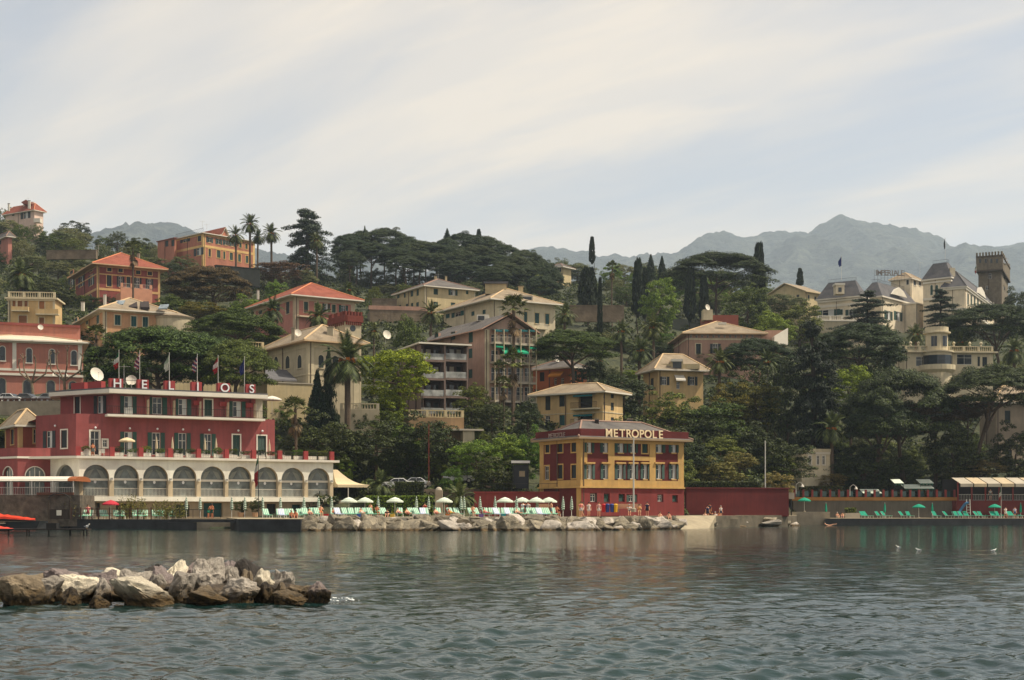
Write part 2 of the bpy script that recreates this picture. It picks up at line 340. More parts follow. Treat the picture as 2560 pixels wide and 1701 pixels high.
def seamat():
    m, nt, p = newmat('sea water'); v = nmap(nt)
    c = nmix(nt, nrange(nt, nnoise(nt, v, .08, 4), .35, .65), (.005, .018, .017), (.009, .030, .027))
    nt.links.new(c, p.inputs['Base Color']); p.inputs['Roughness'].default_value = .06; p.inputs['IOR'].default_value = 1.33; p.inputs['Specular IOR Level'].default_value = .5
    n1 = nnoise(nt, nmap(nt, (.7, 1.0, 1), (0, 0, .2)), 5.2, 3, .55, .5); n2 = nnoise(nt, nmap(nt, (.6, 1, 1), (0, 0, -.15)), 1.5, 4, .55, .4)
    b1 = nt.nodes.new('ShaderNodeBump'); b1.inputs['Strength'].default_value = 1; b1.inputs['Distance'].default_value = .013; nt.links.new(n1, b1.inputs['Height'])
    b2 = nt.nodes.new('ShaderNodeBump'); b2.inputs['Strength'].default_value = 1; b2.inputs['Distance'].default_value = .055; nt.links.new(n2, b2.inputs['Height']); nt.links.new(b1.outputs[0], b2.inputs['Normal'])
    nt.links.new(b2.outputs[0], p.inputs['Normal']); return m
def build_sea():
    Ys = [12.]
    while Ys[-1] < 420: Ys.append(Ys[-1] + min(max(Ys[-1] ** 2 / (CH * F) * .8, .05), 3.0))
    Ys = np.array(Ys); pxs = np.arange(-1500, 4061, 9.); A, B = np.meshgrid(pxs, Ys); X = (A - 1280) / F * B
    dy = np.gradient(Ys)[:, None]; dx = 9 / F * B; sp = np.maximum(dy, dx * .5); Z = np.zeros_like(X); rg = np.random.default_rng(5)
    for k in range(96):
        lam = .26 * (9.0 ** (rg.random() ** 1.5)); th = rg.normal(math.pi / 2 + .2, .85); kk = 2 * math.pi / lam; s = .0250 * (1.0 if lam < 1.1 else .6)
        w = np.clip((lam / sp - 2.2) / 2.5, 0, 1)
        Z += w * s / kk * np.sin(kk * (X * math.cos(th) + B * math.sin(th)) + rg.random() * 6.283)
    # patches of rougher and calmer water
    Z *= 1.0 + .55 * np.sin(X * .11 + 1.3 * np.sin(B * .05)) * np.sin(B * .09 + .7)
    m = seamat(); o = grid_mesh('sea', X, B, Z, m)
    me = bpy.data.meshes.new('open_sea'); R = 3500.
    me.from_pydata([(-R, -1000, -.25), (R, -1000, -.25), (R, 700, -.25), (-R, 700, -.25)], [], [(0, 1, 2, 3)]); me.materials.append(m)
    s = link('open_sea', me); s['kind'] = 'structure'
build_sea()
def prism(name, pts, z0, z1, mat, kind='structure', parent=None, top=None):
    mb = MB(); mb.hexa([(x, y, z0) for x, y in pts], [(x, y, z1) for x, y in pts])
    o = mb.build(name, [mat] if top is None else [mat, top], parent)
    if top is not None: o.data.polygons[1].material_index = 1
    if parent is None: o['kind'] = kind
    return o
def XY(px, Y): return (PX(px, Y), Y)
DECK = M('beige terrace paving', lin(152, 140, 116), .9, .2, .6, .2, 4)
prism('quay', [XY(176, 163), XY(432, 160), XY(432, 186), XY(120, 186)], -3, 1.12, DARKCONC, top=DECK)
prism('quay', [XY(596, 146), XY(752, 143), XY(768, 160), XY(768, 186), XY(560, 186)], -3, 1.22, DARKCONC, top=DECK)
prism('quay', [XY(434, 167), XY(597, 166), XY(597, 186), XY(434, 186)], -3, 1.0, STONE, top=DECK)
prism('walkway', [XY(428, 157.5), XY(598, 152), XY(598, 156), XY(428, 161.5)], .82, 1.17, DARKCONC, top=DECK)
prism('walkway_pier', [XY(420, 157), XY(492, 155.5), XY(470, 160), XY(420, 161.2)], -3, .80, DARKCONC)
prism('terrace', [XY(770, 150), XY(1000, 152), XY(1430, 154), XY(1560, 158), XY(1560, 190), XY(770, 190)], -3, 1.35, CONC, top=DECK)
prism('promenade', [XY(1562, 161), XY(1700, 172), XY(1940, 190), XY(1992, 198), XY(1992, 236), XY(1562, 205)], -3, 1.45, M('weathered shaded quay stone', lin(96, 88, 74), .9, .35, .8, .5, 3, .08), top=DECK)
def ramp():
    mb = MB(); pts = [XY(1690, 160), XY(1772, 168), XY(1790, 178), XY(1690, 172)]
    mb.hexa([(x, y, -2) for x, y in pts], [(pts[0][0], pts[0][1], -.1), (pts[1][0], pts[1][1], .0), (pts[2][0], pts[2][1], 1.5), (pts[3][0], pts[3][1], 1.5)])
    o = mb.build('slipway', DECK); o['kind'] = 'structure'
ramp()
prism('bathing_quay', [XY(1968, 214), XY(2075, 214), XY(2075, 240), XY(1968, 240)], -3, 1.95, STONE, top=DECK)
prism('bathing_quay', [XY(2063, 210), XY(2280, 211), XY(2700, 216), XY(2700, 250), XY(2063, 250)], -3, .98, DARKCONC, top=DECK)
prism('slipway', [XY(0, 160), XY(160, 163), XY(190, 172), XY(0, 176), XY(-200, 176), XY(-200, 158)], -3, .62, DARKCONC, top=CONC)
prism('street', [XY(-300, 203), XY(205, 199), XY(215, 232), XY(-300, 234)], 8, 17.55, STONE, top=M('asphalt', lin(70, 68, 66), .95, .15))
def haze():
    mb = MB(); x, y0, y1, z0, z1 = 7500, -1300, 8600, -9, 1190
    mb.hexa([(-x, y0, z0), (x, y0, z0), (x, y1, z0), (-x, y1, z0)], [(-x, y0, z1), (x, y0, z1), (x, y1, z1), (-x, y1, z1)])
    m = bpy.data.materials.new('pale sea haze'); m.use_nodes = True; nt = m.node_tree; nt.nodes.remove(nt.nodes['Principled BSDF'])
    v = nt.nodes.new('ShaderNodeVolumePrincipled'); v.inputs['Color'].default_value = (.70, .84, 1.0, 1); v.inputs['Density'].default_value = .000105; v.inputs['Anisotropy'].default_value = .15
    nt.links.new(v.outputs[0], nt.nodes['Material Output'].inputs['Volume']); m.cycles.homogeneous_volume = True
    o = mb.build('haze', m); tag(o, 'pale sea haze lying over the far mountains', 'haze', kind='stuff')
haze()
# ------------------------------------------------------------------ building kit
def shutter_leaf(f, t0, t1, z0, z1, d, mat, parent):
    mb = MB(); f.box(mb, t0, t1, z0, z1, d, d + .05)
    zm = z0 + (z1 - z0) * .45; f.box(mb, t0 + .04, t1 - .04, zm - .04, zm + .04, d + .052, d + .065)
    return mb.build('shutter', mat, parent)
def window(root, f, r, kind, sh=None, sur=None, sill=True, hole=.22):
    """one window: frame, pane or closed leaves, open leaves beside it, plaster surround"""
    t0, t1, z0, z1 = r; w = t1 - t0; h = z1 - z0; sh = sh or GREEN; di = -hole + .05; fr = min(.08, w * .12)
    mb = MB()
    if kind == 'a':
        q = arch_pts(t0, t1, z0, z1, 10); mid = (t0 + t1) / 2; zc = z0 + h * .5
        out = [(mid + (t - mid) * 1.22, zc + (z - zc) * (1.1 if z > zc else 1.0)) for t, z in q]
        for k in range(len(q) - 1):
            mb.poly([f.pt(*q[k], .02), f.pt(*out[k], .02), f.pt(*out[k + 1], .02), f.pt(*q[k + 1], .02)][::-1]); mb.poly([f.pt(*out[k], .02), f.pt(*out[k], 0), f.pt(*out[k + 1], 0), f.pt(*out[k + 1], .02)])
        f.box(mb, t0 - w * .2, t1 + w * .2, z0 - .15, z0, 0, .12)
        win = mb.build('window', sur or WHITE, root)
        pb = MB(); pb.poly([f.pt(t, z, .012) for t, z in q][::-1]); pb.build('pane', sh, win)
        return win
    if kind in 'sdt':
        f.box(mb, t0, t1, z0, z1, di - .04, di - .005)
        win = mb.build('window', FRAME, root); m = (t0 + t1) / 2; sm = {'s': sh, 'd': DKGREEN, 't': TAN}[kind]
        if kind == 't': shutter_leaf(f, t0 + .01, t1 - .01, z0 + .055, z1 - .055, di, sm, win)
        else:
            shutter_leaf(f, t0 + .01, m - .012, z0 + .01, z1 - .01, di + .035, sm, win); shutter_leaf(f, m + .012, t1 - .01, z0 + .01, z1 - .01, di + .035, sm, win)
    else:
        f.box(mb, t0, t0 + fr, z0, z1, di, di + .06); f.box(mb, t1 - fr, t1, z0, z1, di, di + .06)
        f.box(mb, t0 + fr, t1 - fr, z0, z0 + fr, di, di + .06); f.box(mb, t0 + fr, t1 - fr, z1 - fr, z1, di, di + .06)
        m = (t0 + t1) / 2; f.box(mb, m - fr * .4, m + fr * .4, z0 + fr, z1 - fr, di, di + .05)
        zt = z0 + h * .66
        for a, b in ((t0 + fr, m - fr * .4), (m + fr * .4, t1 - fr)): f.box(mb, a, b, zt - .03, zt + .03, di, di + .045)
        win = mb.build('window', FRAME, root)
        for a, b in ((t0 + fr, m), (m, t1 - fr)):
            pb = MB(); pb.poly([f.pt(a, z0 + fr, di + .02), f.pt(b, z0 + fr, di + .02), f.pt(b, z1 - fr, di + .02), f.pt(a, z1 - fr, di + .02)]); pb.build('pane', CURTAIN if (kind == 'o' and a > t0 + fr) else DARKGLASS, win)
        if kind in 'op':
            shutter_leaf(f, t0 - w * .52, t0 - .03, z0, z1, .015, sh, win); shutter_leaf(f, t1 + .03, t1 + w * .52, z0, z1, .015, sh, win)
    if sur is not None:
        s = MB(); b = .16
        if kind not in 'op':
            f.box(s, t0 - b, t0 - .005, z0 - b, z1 + b, 0, .05); f.box(s, t1 + .005, t1 + b, z0 - b, z1 + b, 0, .05)
        f.box(s, t0 - .004, t1 + .004, z1 + .005, z1 + b, 0, .052)
        if kind in 'op': s.build('lintel', sur, win); s = MB()
        f.box(s, t0 - .003, t1 + .003, z0 - b, z0 - .005, 0, .11); s.build('sill' if kind in 'op' else 'surround', sur, win)
    return win
def hip_pts(C, ur, us, w, d, o, z, rise, inset=None):
    """eave rectangle with overhang o and its ridge"""
    c = [C - ur * o - us * o, C + ur * (w + o) - us * o, C + ur * (w + o) + us * (d + o), C - ur * o + us * (d + o)]
    W_, D_ = w + 2 * o, d + 2 * o
    if W_ >= D_:
        i = inset if inset is not None else D_ / 2
        r = [c[0] + ur * i + us * D_ / 2, c[1] - ur * i + us * D_ / 2]
    else:
        i = inset if inset is not None else W_ / 2
        r = [c[0] + us * i + ur * W_ / 2, c[3] - us * i + ur * W_ / 2]
    return [Vector((p.x, p.y, z)) for p in c], [Vector((p.x, p.y, z + rise)) for p in r], W_ >= D_
def hip_roof(root, C, ur, us, w, d, o, z, rise, mat, soffit, inset=None, thick=.22):
    c, r, alongR = hip_pts(C, ur, us, w, d, o, z, rise, inset); mb = MB()
    if alongR: fs = [(c[0], c[1], r[1], r[0]), (c[1], c[2], r[1]), (c[2], c[3], r[0], r[1]), (c[3], c[0], r[0])]
    else: fs = [(c[0], c[1], r[0]), (c[1], c[2], r[1], r[0]), (c[2], c[3], r[1]), (c[3], c[0], r[0], r[1])]
    for q in fs: mb.poly(q, 0)
    dz = Vector((0, 0, -thick))
    for k in range(4): mb.poly([c[k] + dz, c[(k + 1) % 4] + dz, c[(k + 1) % 4], c[k]], 1)
    mb.poly([c[3] + dz, c[2] + dz, c[1] + dz, c[0] + dz], 1)
    ro = mb.build('roof', [mat, soffit], root)
    # ridge and hip caps
    cb = MB()
    def cap(a, b): cb.tube(a + Vector((0, 0, .03)), b + Vector((0, 0, .03)), .13, n=5)
    if (r[0] - r[1]).length > .2: cap(r[0], r[1])
    for k, q in ((0, 0), (1, 1 if alongR else 0), (2, 1), (3, 0 if alongR else 1)): cap(c[k], r[q])
    cb.build('ridge_cap', M('ridge cap ' + mat.name, tuple(min(x * .95, .8) for x in mat['c']) if 'c' in mat.keys() else lin(170, 140, 110)), ro)
    return ro
def V2(v): return Vector((v[0], v[1]))
class Bld:
    """a block seen over its near corner: R face runs to the right and back, L face to the left and back"""
    def __init__(s, name, label, pxc, Y, a, pxL, pxR, ybase, yeave, wall, cat='house', sink=5., root=None, d=None):
        s.wall = wall; ra = math.radians(a); s.C = Vector(XY(pxc, Y)); s.ur = Vector((math.cos(ra), math.sin(ra))); s.us = Vector((-math.sin(ra), math.cos(ra)))
        def ext(u, px):
            k = (px - 1280) / F; return abs((k * s.C.y - s.C.x) / (u.x - k * u.y))
        s.w = ext(s.ur, pxR); s.d = d or max(min(ext(s.us, pxL), 22.), 6.); s.z0 = P(0, ybase, Y).z; s.z1 = P(0, yeave, Y).z; s.sink = sink
        s.R = Face(s.C, s.C + s.ur * s.w); s.Lf = Face(s.C + s.us * s.d, s.C)
        s.root = root or thing(name, label, cat, (s.C.x, s.C.y, s.z0)); s.hR = []; s.hL = []
        s.part_root = s.root
    def win(s, face, items, sh=None, sur=None, default='s'):
        f = s.R if face == 'R' else s.Lf
        for it in items:
            k = it[4] if len(it) > 4 else default; r = f.rect(*it[:4])
            window(s.root, f, r, k, sh, sur)
            if k != 'a': (s.hR if face == 'R' else s.hL).append(r)
        return s
    def opening(s, face, rect, depth=None):
        f = s.R if face == 'R' else s.Lf; r = f.rect(*rect); (s.hR if face == 'R' else s.hL).append(r); return r
    def walls(s, hole=.22, top=0.):
        mb = MB(); zb = s.z0 - s.sink; zt = s.z1 + top
        wall_face(mb, s.R, 0, s.R.L, zb, zt, s.hR, hole); wall_face(mb, s.Lf, 0, s.Lf.L, zb, zt, s.hL, hole)
        B = s.C + s.ur * s.w; D = s.C + s.us * s.d; E = B + s.us * s.d
        for p, q in ((B, E), (E, D)): mb.poly([(p.x, p.y, zb), (q.x, q.y, zb), (q.x, q.y, zt), (p.x, p.y, zt)])
        s.wall_ob = mb.build('wall', s.wall, s.root); pm = M('copper downpipe', lin(86, 70, 58), .6)
        for f, t in ((s.R, .35), (s.Lf, s.Lf.L * .45)):
            if f.L > 5 and s.z1 - s.z0 > 4: pb = MB(); pb.tube(f.pt(t, s.z0 - 1, .1), f.pt(t, s.z1 - .1, .1), .07, n=5); pb.build('downpipe', pm, s.root)
        return s
    def hip(s, ytop, o, mat, soffit=None, inset=None):
        rise = (s.Y_(ytop) - s.z1); hip_roof(s.root, s.C, s.ur, s.us, s.w, s.d, o, s.z1, max(rise, .5), mat, soffit or WHITE, inset); return s
    def Y_(s, py): return P(0, py, s.C.y + .35 * (s.d * s.us.y + s.w * s.ur.y)).z
    def band(s, y0, y1, mat, d=.07, name='string_course', faces='RL'):
        za, zb = P(0, y1, s.C.y).z, P(0, y0, s.C.y).z; mb = MB()
        if 'R' in faces: s.R.box(mb, -d if 'L' in faces else 0, s.R.L, za, zb, 0, d)
        if 'L' in faces: s.Lf.box(mb, 0, s.Lf.L, za, zb, 0, d * .98)
        mb.build(name, mat, s.root); return s
    def quoins(s, mat, w=.5):
        z0, z1 = s.z0 - .5, s.z1
        for f, a, b in ((s.R, 0, w), (s.R, s.R.L - w, s.R.L), (s.Lf, 0, w), (s.Lf, s.Lf.L - w, s.Lf.L)):
            mb = MB(); f.box(mb, a, b, z0, z1 - .02, .002, .045); mb.build('corner_strip', mat, s.root)
        return s
    def parapet(s, ytop, mat, th=.25, o=.0):
        zt = P(0, ytop, s.C.y).z; mb = MB(); hip = [s.C - s.ur * o - s.us * o, s.C + s.ur * (s.w + o) - s.us * o, s.C + s.ur * (s.w + o) + s.us * (s.d + o), s.C - s.ur * o + s.us * (s.d + o)]
        for k in range(4):
            f = Face(hip[k], hip[(k + 1) % 4]); f.box(mb, 0 if k % 2 else 0, f.L - (th if k % 2 == 0 else 0) * 0, s.z1 + .18, zt, -th, 0 - .001 * k)
        return mb.build('parapet', mat, s.root)
    def flat(s, mat, o=.3, th=.25):
        q = [s.C - s.ur * o - s.us * o, s.C + s.ur * (s.w + o) - s.us * o, s.C + s.ur * (s.w + o) + s.us * (s.d + o), s.C - s.ur * o + s.us * (s.d + o)]
        mb = MB(); mb.hexa([(p.x, p.y, s.z1) for p in q], [(p.x, p.y, s.z1 + th) for p in q]); mb.build('roof', mat, s.root); return s
    def gable(s, axis, ytop, o, mat, soffit):
        """ridge along 'us' (gable over the R face) or 'ur'"""
        zr = P(0, ytop, s.C.y + (4 if axis == 'us' else 8)).z; z = s.z1; c, _, _ = hip_pts(s.C, s.ur, s.us, s.w, s.d, o, z, 1)
        a, b = ((c[0] + c[1]) / 2, (c[3] + c[2]) / 2) if axis == 'us' else ((c[0] + c[3]) / 2, (c[1] + c[2]) / 2)
        a = Vector((a.x, a.y, zr)); b = Vector((b.x, b.y, zr)); mb = MB(); dz = Vector((0, 0, -.2))
        fs = [(c[3], c[0], a, b), (c[1], c[2], b, a)] if axis == 'us' else [(c[0], c[1], b, a), (c[2], c[3], a, b)]
        for q in fs: mb.poly(q, 0); mb.poly([p + dz for p in q][::-1], 1); mb.poly([q[0] + dz, q[1] + dz, q[1], q[0]], 1); mb.poly([q[1] + dz, q[2] + dz, q[2], q[1]], 1); mb.poly([q[3] + dz, q[0] + dz, q[0], q[3]], 1)
        mb.build('roof', [mat, soffit], s.root)
        g = MB(); e = s.C; B = s.C + s.ur * s.w; D = s.C + s.us * s.d; E = B + s.us * s.d; zz = zr - (zr - z) * o / (o + (s.w if axis == 'us' else s.d) / 2) - .05
        for p, q in (((e, B), (D, E)) if axis == 'us' else ((D, e), (E, B))):
            m = (p + q) / 2; g = MB(); g.poly([(p.x, p.y, z), (q.x, q.y, z), (m.x, m.y, zz)]); g.build('gable', s.wall, s.root)
        return s
def rail(root, f, t0, t1, z0, h, mat, d=0., step=.18, posts=1.6, name='railing', r=.02):
    mb = MB(); f.box(mb, t0, t1, z0 + h - .05, z0 + h, d - .03, d + .03); f.box(mb, t0, t1, z0 + .06, z0 + .1, d - .02, d + .02)
    n = max(1, int((t1 - t0) / step))
    for k in range(n + 1):
        t = t0 + (t1 - t0) * k / n; f.box(mb, t - r * .6, t + r * .6, z0 + .1, z0 + h - .05, d - r * .6, d + r * .6)
    return mb.build(name, mat, root)
def balustrade(root, f, t0, t1, z0, h, mat, d=0., step=.42, pier=3.2):
    mb = MB(); f.box(mb, t0, t1, z0, z0 + .12, d - .16, d + .16); f.box(mb, t0, t1, z0 + h - .14, z0 + h, d - .17, d + .17)
    n = max(1, round((t1 - t0) / pier))
    for k in range(n + 1):
        t = t0 + (t1 - t0) * k / n; t = min(max(t, t0 + .2), t1 - .2); f.box(mb, t - .2, t + .2, z0 + .12, z0 + h - .14, d - .19, d + .19)
    m = int((t1 - t0) / step)
    for k in range(m):
        t = t0 + (k + .5) * step; mb.lathe(f.pt(t, z0 + .12, d), [(.07, 0), (.11, .15 * h), (.05, .55 * h), (.08, h - .26)], 6)
    return mb.build('balustrade', mat, root)
def chimney(root, px, py0, py1, Y, wpx, mat, cap=None):
    a, b = P(px, py1, Y), P(px, py0, Y); w = wpx / F * Y; mb = MB(); mb.box((a.x, Y, (a.z + b.z) / 2 - .3), (w, w, b.z - a.z + .6)); mb.box((a.x, Y, b.z + .08), (w * 1.25, w * 1.25, .12), 1)
    return mb.build('chimney', [mat, cap or STONE], root)
def dish(px, py, Y, r, label, aim=(.75, -.55, .35), pole=1.2):
    c = P(px, py, Y); t = thing('satellite_dish', label, 'satellite dish', (c.x, c.y, c.z - pole)); n = Vector(aim).normalized(); q = n.to_track_quat('Z', 'Y')
    mb = MB(); rings = []
    for k in range(5):
        rr = r * k / 4; rings.append([c + q @ Vector((rr * math.cos(a * math.pi / 7), rr * math.sin(a * math.pi / 7), .28 * rr * rr / r)) for a in range(14)])
    for k in range(4):
        for a in range(14):
            b = (a + 1) % 14; mb.poly([rings[k][a], rings[k][b], rings[k + 1][b], rings[k + 1][a]] if k else [rings[0][0], rings[1][a], rings[1][b]])
    mb.build('reflector', WHITE, t, smooth=True)
    mb = MB(); mb.tube(c - n * .02, c - n * .25, .05); mb.tube(c - n * .25, (c.x - n.x * .25, c.y - n.y * .25, c.z - pole), .04); mb.build('mast', STEEL, t)
    mb = MB(); mb.tube(c + q @ Vector((0, -r * .9, .2 * r)), c + n * r * .75, .02); mb.tube(c + n * r * .7, c + n * r * .85, .06); mb.build('feed_arm', STEEL, t)
    return t
def awning(root, f, rect, out, mat, valance=.25, name='awning'):
    t0, t1, z0, z1 = f.rect(*rect); mb = MB()
    a, b, c, d = f.pt(t0, z1, .03), f.pt(t1, z1, .03), f.pt(t1, z0 + valance, out), f.pt(t0, z0 + valance, out); up = Vector((0, 0, .03))
    mb.hexa([d, c, b, a], [d + up, c + up, b + up, a + up]); e, g = f.pt(t1, z0, out), f.pt(t0, z0, out); nn = Vector((f.n.x, f.n.y, 0)) * .02
    mb.hexa([g, e, e - nn, g - nn], [d, c, c - nn, d - nn]); return mb.build(name, mat, root)
def box_px(root, name, x0, x1, y0, y1, Y, dep, mat, a=0):
    """an upright box whose front shows at these columns and rows at distance Y"""
    p, q = P(x0, y1, Y), P(x1, y0, Y); mb = MB(); mb.box(((p.x + q.x) / 2, Y + dep / 2, (p.z + q.z) / 2), (q.x - p.x, dep, q.z - p.z), rz=a); return mb.build(name, mat, root)
for k, c in ((SLATE, lin(205, 176, 135)), (GREYSLATE, lin(150, 120, 104)), (DARKSLATE, lin(90, 88, 88)), (TILE, lin(205, 130, 90))): k['c'] = c

# ------------------------------------------------------------------ houses on the hill
PINK = plaster('faded red render', lin(146, 72, 62)); OCHRE = plaster('ochre trim render', lin(205, 160, 96), .2); APRICOT = plaster('apricot render', lin(198, 146, 98)); YELLOW = plaster('pale yellow render', lin(208, 172, 108))
CORAL = plaster('coral render', lin(184, 114, 86)); SALMON = plaster('salmon render', lin(190, 120, 102)); CREAM = plaster('cream render', lin(200, 178, 128)); PALE = plaster('pale cream render', lin(206, 190, 152)); GREYCREAM = plaster('grey cream render', lin(188, 172, 138)); ROSE = plaster('rose beige render', lin(178, 136, 112)); BROWNPINK = plaster('brown pink render', lin(176, 138, 116)); ORANGE = plaster('burnt orange render', lin(190, 108, 50)); PALACE = plaster('palace cream render', lin(222, 204, 170), .25)
b = Bld('villa', 'white villa with red tile roof alone on the hilltop at the far left', 86, 500, 58, 14, 108, 570, 526, M('white villa render', lin(206, 180, 164), .9, .1))
b.win('L', [(58, 531, 70, 547, 'o'), (30, 532, 36, 540, 's')], DKGREEN).walls().hip(511, .9, TILE)
box_px(b.root, 'stair_tower', 58, 84, 505, 522, 505, 6, M('white villa render', 0)); mb = MB(); q0, q1 = P(56, 507, 503), P(92, 517, 503); pk = P(72, 504, 505)
mb.hexa([(q0.x, 502, q0.z - .3), (q1.x, 502, q1.z - .3), (q1.x, 512, q1.z - .3), (q0.x, 512, q0.z - .3)], [(q0.x, 502, q0.z), (pk.x, 502, pk.z), (pk.x, 512, pk.z), (q0.x, 512, q0.z)]); mb.build('tower_roof', TILE, b.root)
chimney(b.root, 22, 510, 524, 500, 4, WHITE, IRON); chimney(b.root, 73, 503, 518, 498, 5, WHITE, IRON); box_px(b.root, 'balcony', 84, 100, 546, 556, 498, 2.5, WHITE)
b = Bld('villa', 'red villa with ochre bands and red hipped tile roof behind a tall fan palm', 243, 335, 30, 160, 400, 775, 661, PINK)
b.win('R', [(268, 670, 279, 679), (296, 672, 307, 681), (340, 677, 351, 686), (369, 680, 380, 689), (267, 688, 279, 717, 'd'), (297, 691, 306, 718, 'p'), (340, 695, 349, 722, 'p'), (369, 698, 378, 724, 'p')], DKGREEN, OCHRE)
b.win('R', [(316, 690, 326, 720, 'a')], DKGREEN, OCHRE)
b.win('L', [(175, 677, 183, 686), (200, 673, 208, 682), (225, 670, 232, 679), (175, 695, 182, 720, 'o'), (200, 691, 207, 717, 'o'), (225, 688, 232, 714, 'o')], DKGREEN, OCHRE)
b.win('L', [(174, 742, 183, 770, 'a'), (198, 739, 206, 765, 'a'), (222, 736, 231, 762, 'a')], DKGREEN, OCHRE)
b.walls().hip(631, 1.6, TILE, M('pale eave board', lin(190, 160, 124))); b.band(683, 686, OCHRE).band(719, 725, OCHRE).band(661, 667, OCHRE, .1, 'frieze').quoins(OCHRE)
chimney(b.root, 346, 636, 652, 352, 6, STONE)
t_ = b.R.rect(288, 716, 366, 745); mb = MB(); b.R.box(mb, t_[0], t_[1], t_[2] - 6, t_[2] + .4, .3, 5); b.R.box(mb, t_[0], t_[1], t_[2] + .4, t_[2] + 1.6, 4.7, 5); mb.build('roof_terrace', M('pinkish terrace wall', lin(196, 140, 112), .9, .1), b.root)
for k in range(4): mb = MB(); tt = t_[0] + .3 + k * (t_[1] - t_[0] - .6) / 3; b.R.box(mb, tt - .3, tt + .3, t_[2] + 1.6, t_[2] + 2.6, 4.7, 5.05); mb.build('terrace_post', M('pinkish terrace wall', 0), b.root)
rail(b.root, b.R, t_[0], t_[1], t_[2] + 1.6, 1., STEEL, 4.8, .3)
b = Bld('house', 'apricot house with teal closed shutters and tan slate roof with dormers', 259, 255, 28, 172, 425, 860, 773, APRICOT)
b.win('R', [(287, 788, 301, 813), (328, 791, 341, 817), (357, 793, 370, 818)], TEAL, PALE).win('L', [(186, 796, 194, 819), (214, 791, 221, 812), (241, 788, 248, 810)], TEAL, PALE)
b.walls().hip(747, 1.1, SLATE).band(773, 779, PALE, .2, 'cornice').quoins(PALE, .6)
chimney(b.root, 207, 757, 770, 262, 7, WHITE); chimney(b.root, 262, 738, 755, 268, 6, WHITE)
for x, y in ((322, 757), (352, 758)):
    mb = MB(); p = P(x, y, 263); q = P(x + 22, y + 15, 257.6); mb.hexa([(p.x, 262.5, p.z - .3), (p.x + 1.6, 262.5, p.z - .3), (q.x, 257.6, q.z - .1), (q.x - 1.6, 257.6, q.z - .1)], [(p.x, 262.5, p.z + .25), (p.x + 1.6, 262.5, p.z + .25), (q.x, 257.6, q.z + .35), (q.x - 1.6, 257.6, q.z + .35)]); mb.build('dormer', M('dark lead', lin(52, 42, 38)), b.root)
for x, y in ((298, 762), (408, 772)):
    mb = MB(); p = P(x, y, 258.5); mb.hexa([(p.x - .8, 258.1, p.z - .25), (p.x + .8, 258.1, p.z - .2), (p.x + .8, 259.6, p.z + .75), (p.x - .8, 259.6, p.z + .7)], [(p.x - .8, 258.0, p.z - .05), (p.x + .8, 258.0, p.z), (p.x + .8, 259.5, p.z + .95), (p.x - .8, 259.5, p.z + .9)]); mb.build('skylight', glassmat('skylight glass', lin(120, 130, 135)), b.root)
c = P(433, 822, 262); t_ = thing('rotunda', 'round cream drum with low conical slate roof next to the apricot house', 'building', (c.x, c.y, c.z - 5)); r = 49 / F * 262
mb = MB(); mb.lathe((c.x, c.y, c.z), [(r, -6), (r, 1.6), (r * 1.04, 1.65), (r * 1.04, 1.9)], 28); mb.build('wall', GREYCREAM, t_, smooth=False)
mb = MB(); mb.lathe((c.x, c.y, c.z), [(r * 1.08, 1.85), (r * 1.08, 2.0), (r * .5, 2.7), (.05, 3.4)], 28); mb.build('roof', SLATE, t_)
b = Bld('house', 'yellow house with balconies, tan shutters and balustraded flat roof', 20, 262, 6, 4, 138, 822, 748, YELLOW)
b.win('R', [(31, 751, 39, 769), (44, 751, 56, 769), (61, 752, 69, 769), (98, 753, 111, 774), (47, 789, 67, 812), (98, 794, 110, 817)], None, PALE, 't')
b.walls().flat(PALE, .5, .3).band(748, 752, PALE, .25, 'cornice').quoins(PALE, .45); z = b.z1 + .3; balustrade(b.root, b.R, 0, b.R.L, z, 1.1, PALE, -.1)
for x0, x1, y0, y1 in ((92, 149, 775, 788), (32, 74, 769, 779)):
    r = b.R.rect(x0, y0, x1, y1); mb = MB(); b.R.box(mb, r[0], r[1], r[2] - .1, r[2] + .1, 0, 1.2); bl = mb.build('balcony', PALE, b.root)
    mb = MB(); b.R.box(mb, r[0], r[1], r[2] + .1, r[3], 1.1, 1.2); b.R.box(mb, r[0], r[0] + .1, r[2] + .1, r[3], 0, 1.1); b.R.box(mb, r[1] - .1, r[1], r[2] + .1, r[3], 0, 1.1); mb.build('balcony_wall', YELLOW, bl)
b = Bld('railway_station', 'long pink station building with white cornices and arched windows behind parked cars', -70, 226, 20, -120, 208, 1003, 846, plaster('station pink render', lin(186, 114, 92)), 'building')
b.win('R', [(x, y, x + 14, y + 36, 'a') for x, y in ((-1, 866), (66, 871), (123, 874), (178, 877))], DARKGLASS, WHITE)
b.win('R', [(x, y, x + 20, y + 42, 'a') for x, y in ((-6, 946), (58, 951), (117, 952), (172, 954))], DARKGLASS, STONE)
b.walls(); hip_roof(b.root, b.C, b.ur, b.us, b.w, b.d, .9, b.z1, 2.0, M('white sheet roof', lin(206, 190, 168), .6), WHITE); b.band(846, 853, WHITE, .3, 'cornice').band(918, 924, WHITE, .15).band(930, 936, WHITE, .3, 'cornice')
for x in (36, -40, 200):
    r = b.R.rect(x - 5, 850, x + 5, 925); mb = MB(); b.R.box(mb, r[0], r[1], r[2], r[3], .002, .12); mb.build('pilaster', WHITE, b.root)
r = b.R.rect(-60, 822, 206, 845); mb = MB(); b.R.box(mb, r[0], r[1], r[2], r[3] + 1.2, -9, -6); b.R.box(mb, r[0], r[1], r[3] + 1.2, r[3] + 1.6, -9.2, -5.7, 1); mb.build('attic_storey', [b.wall, PINK], b.root)
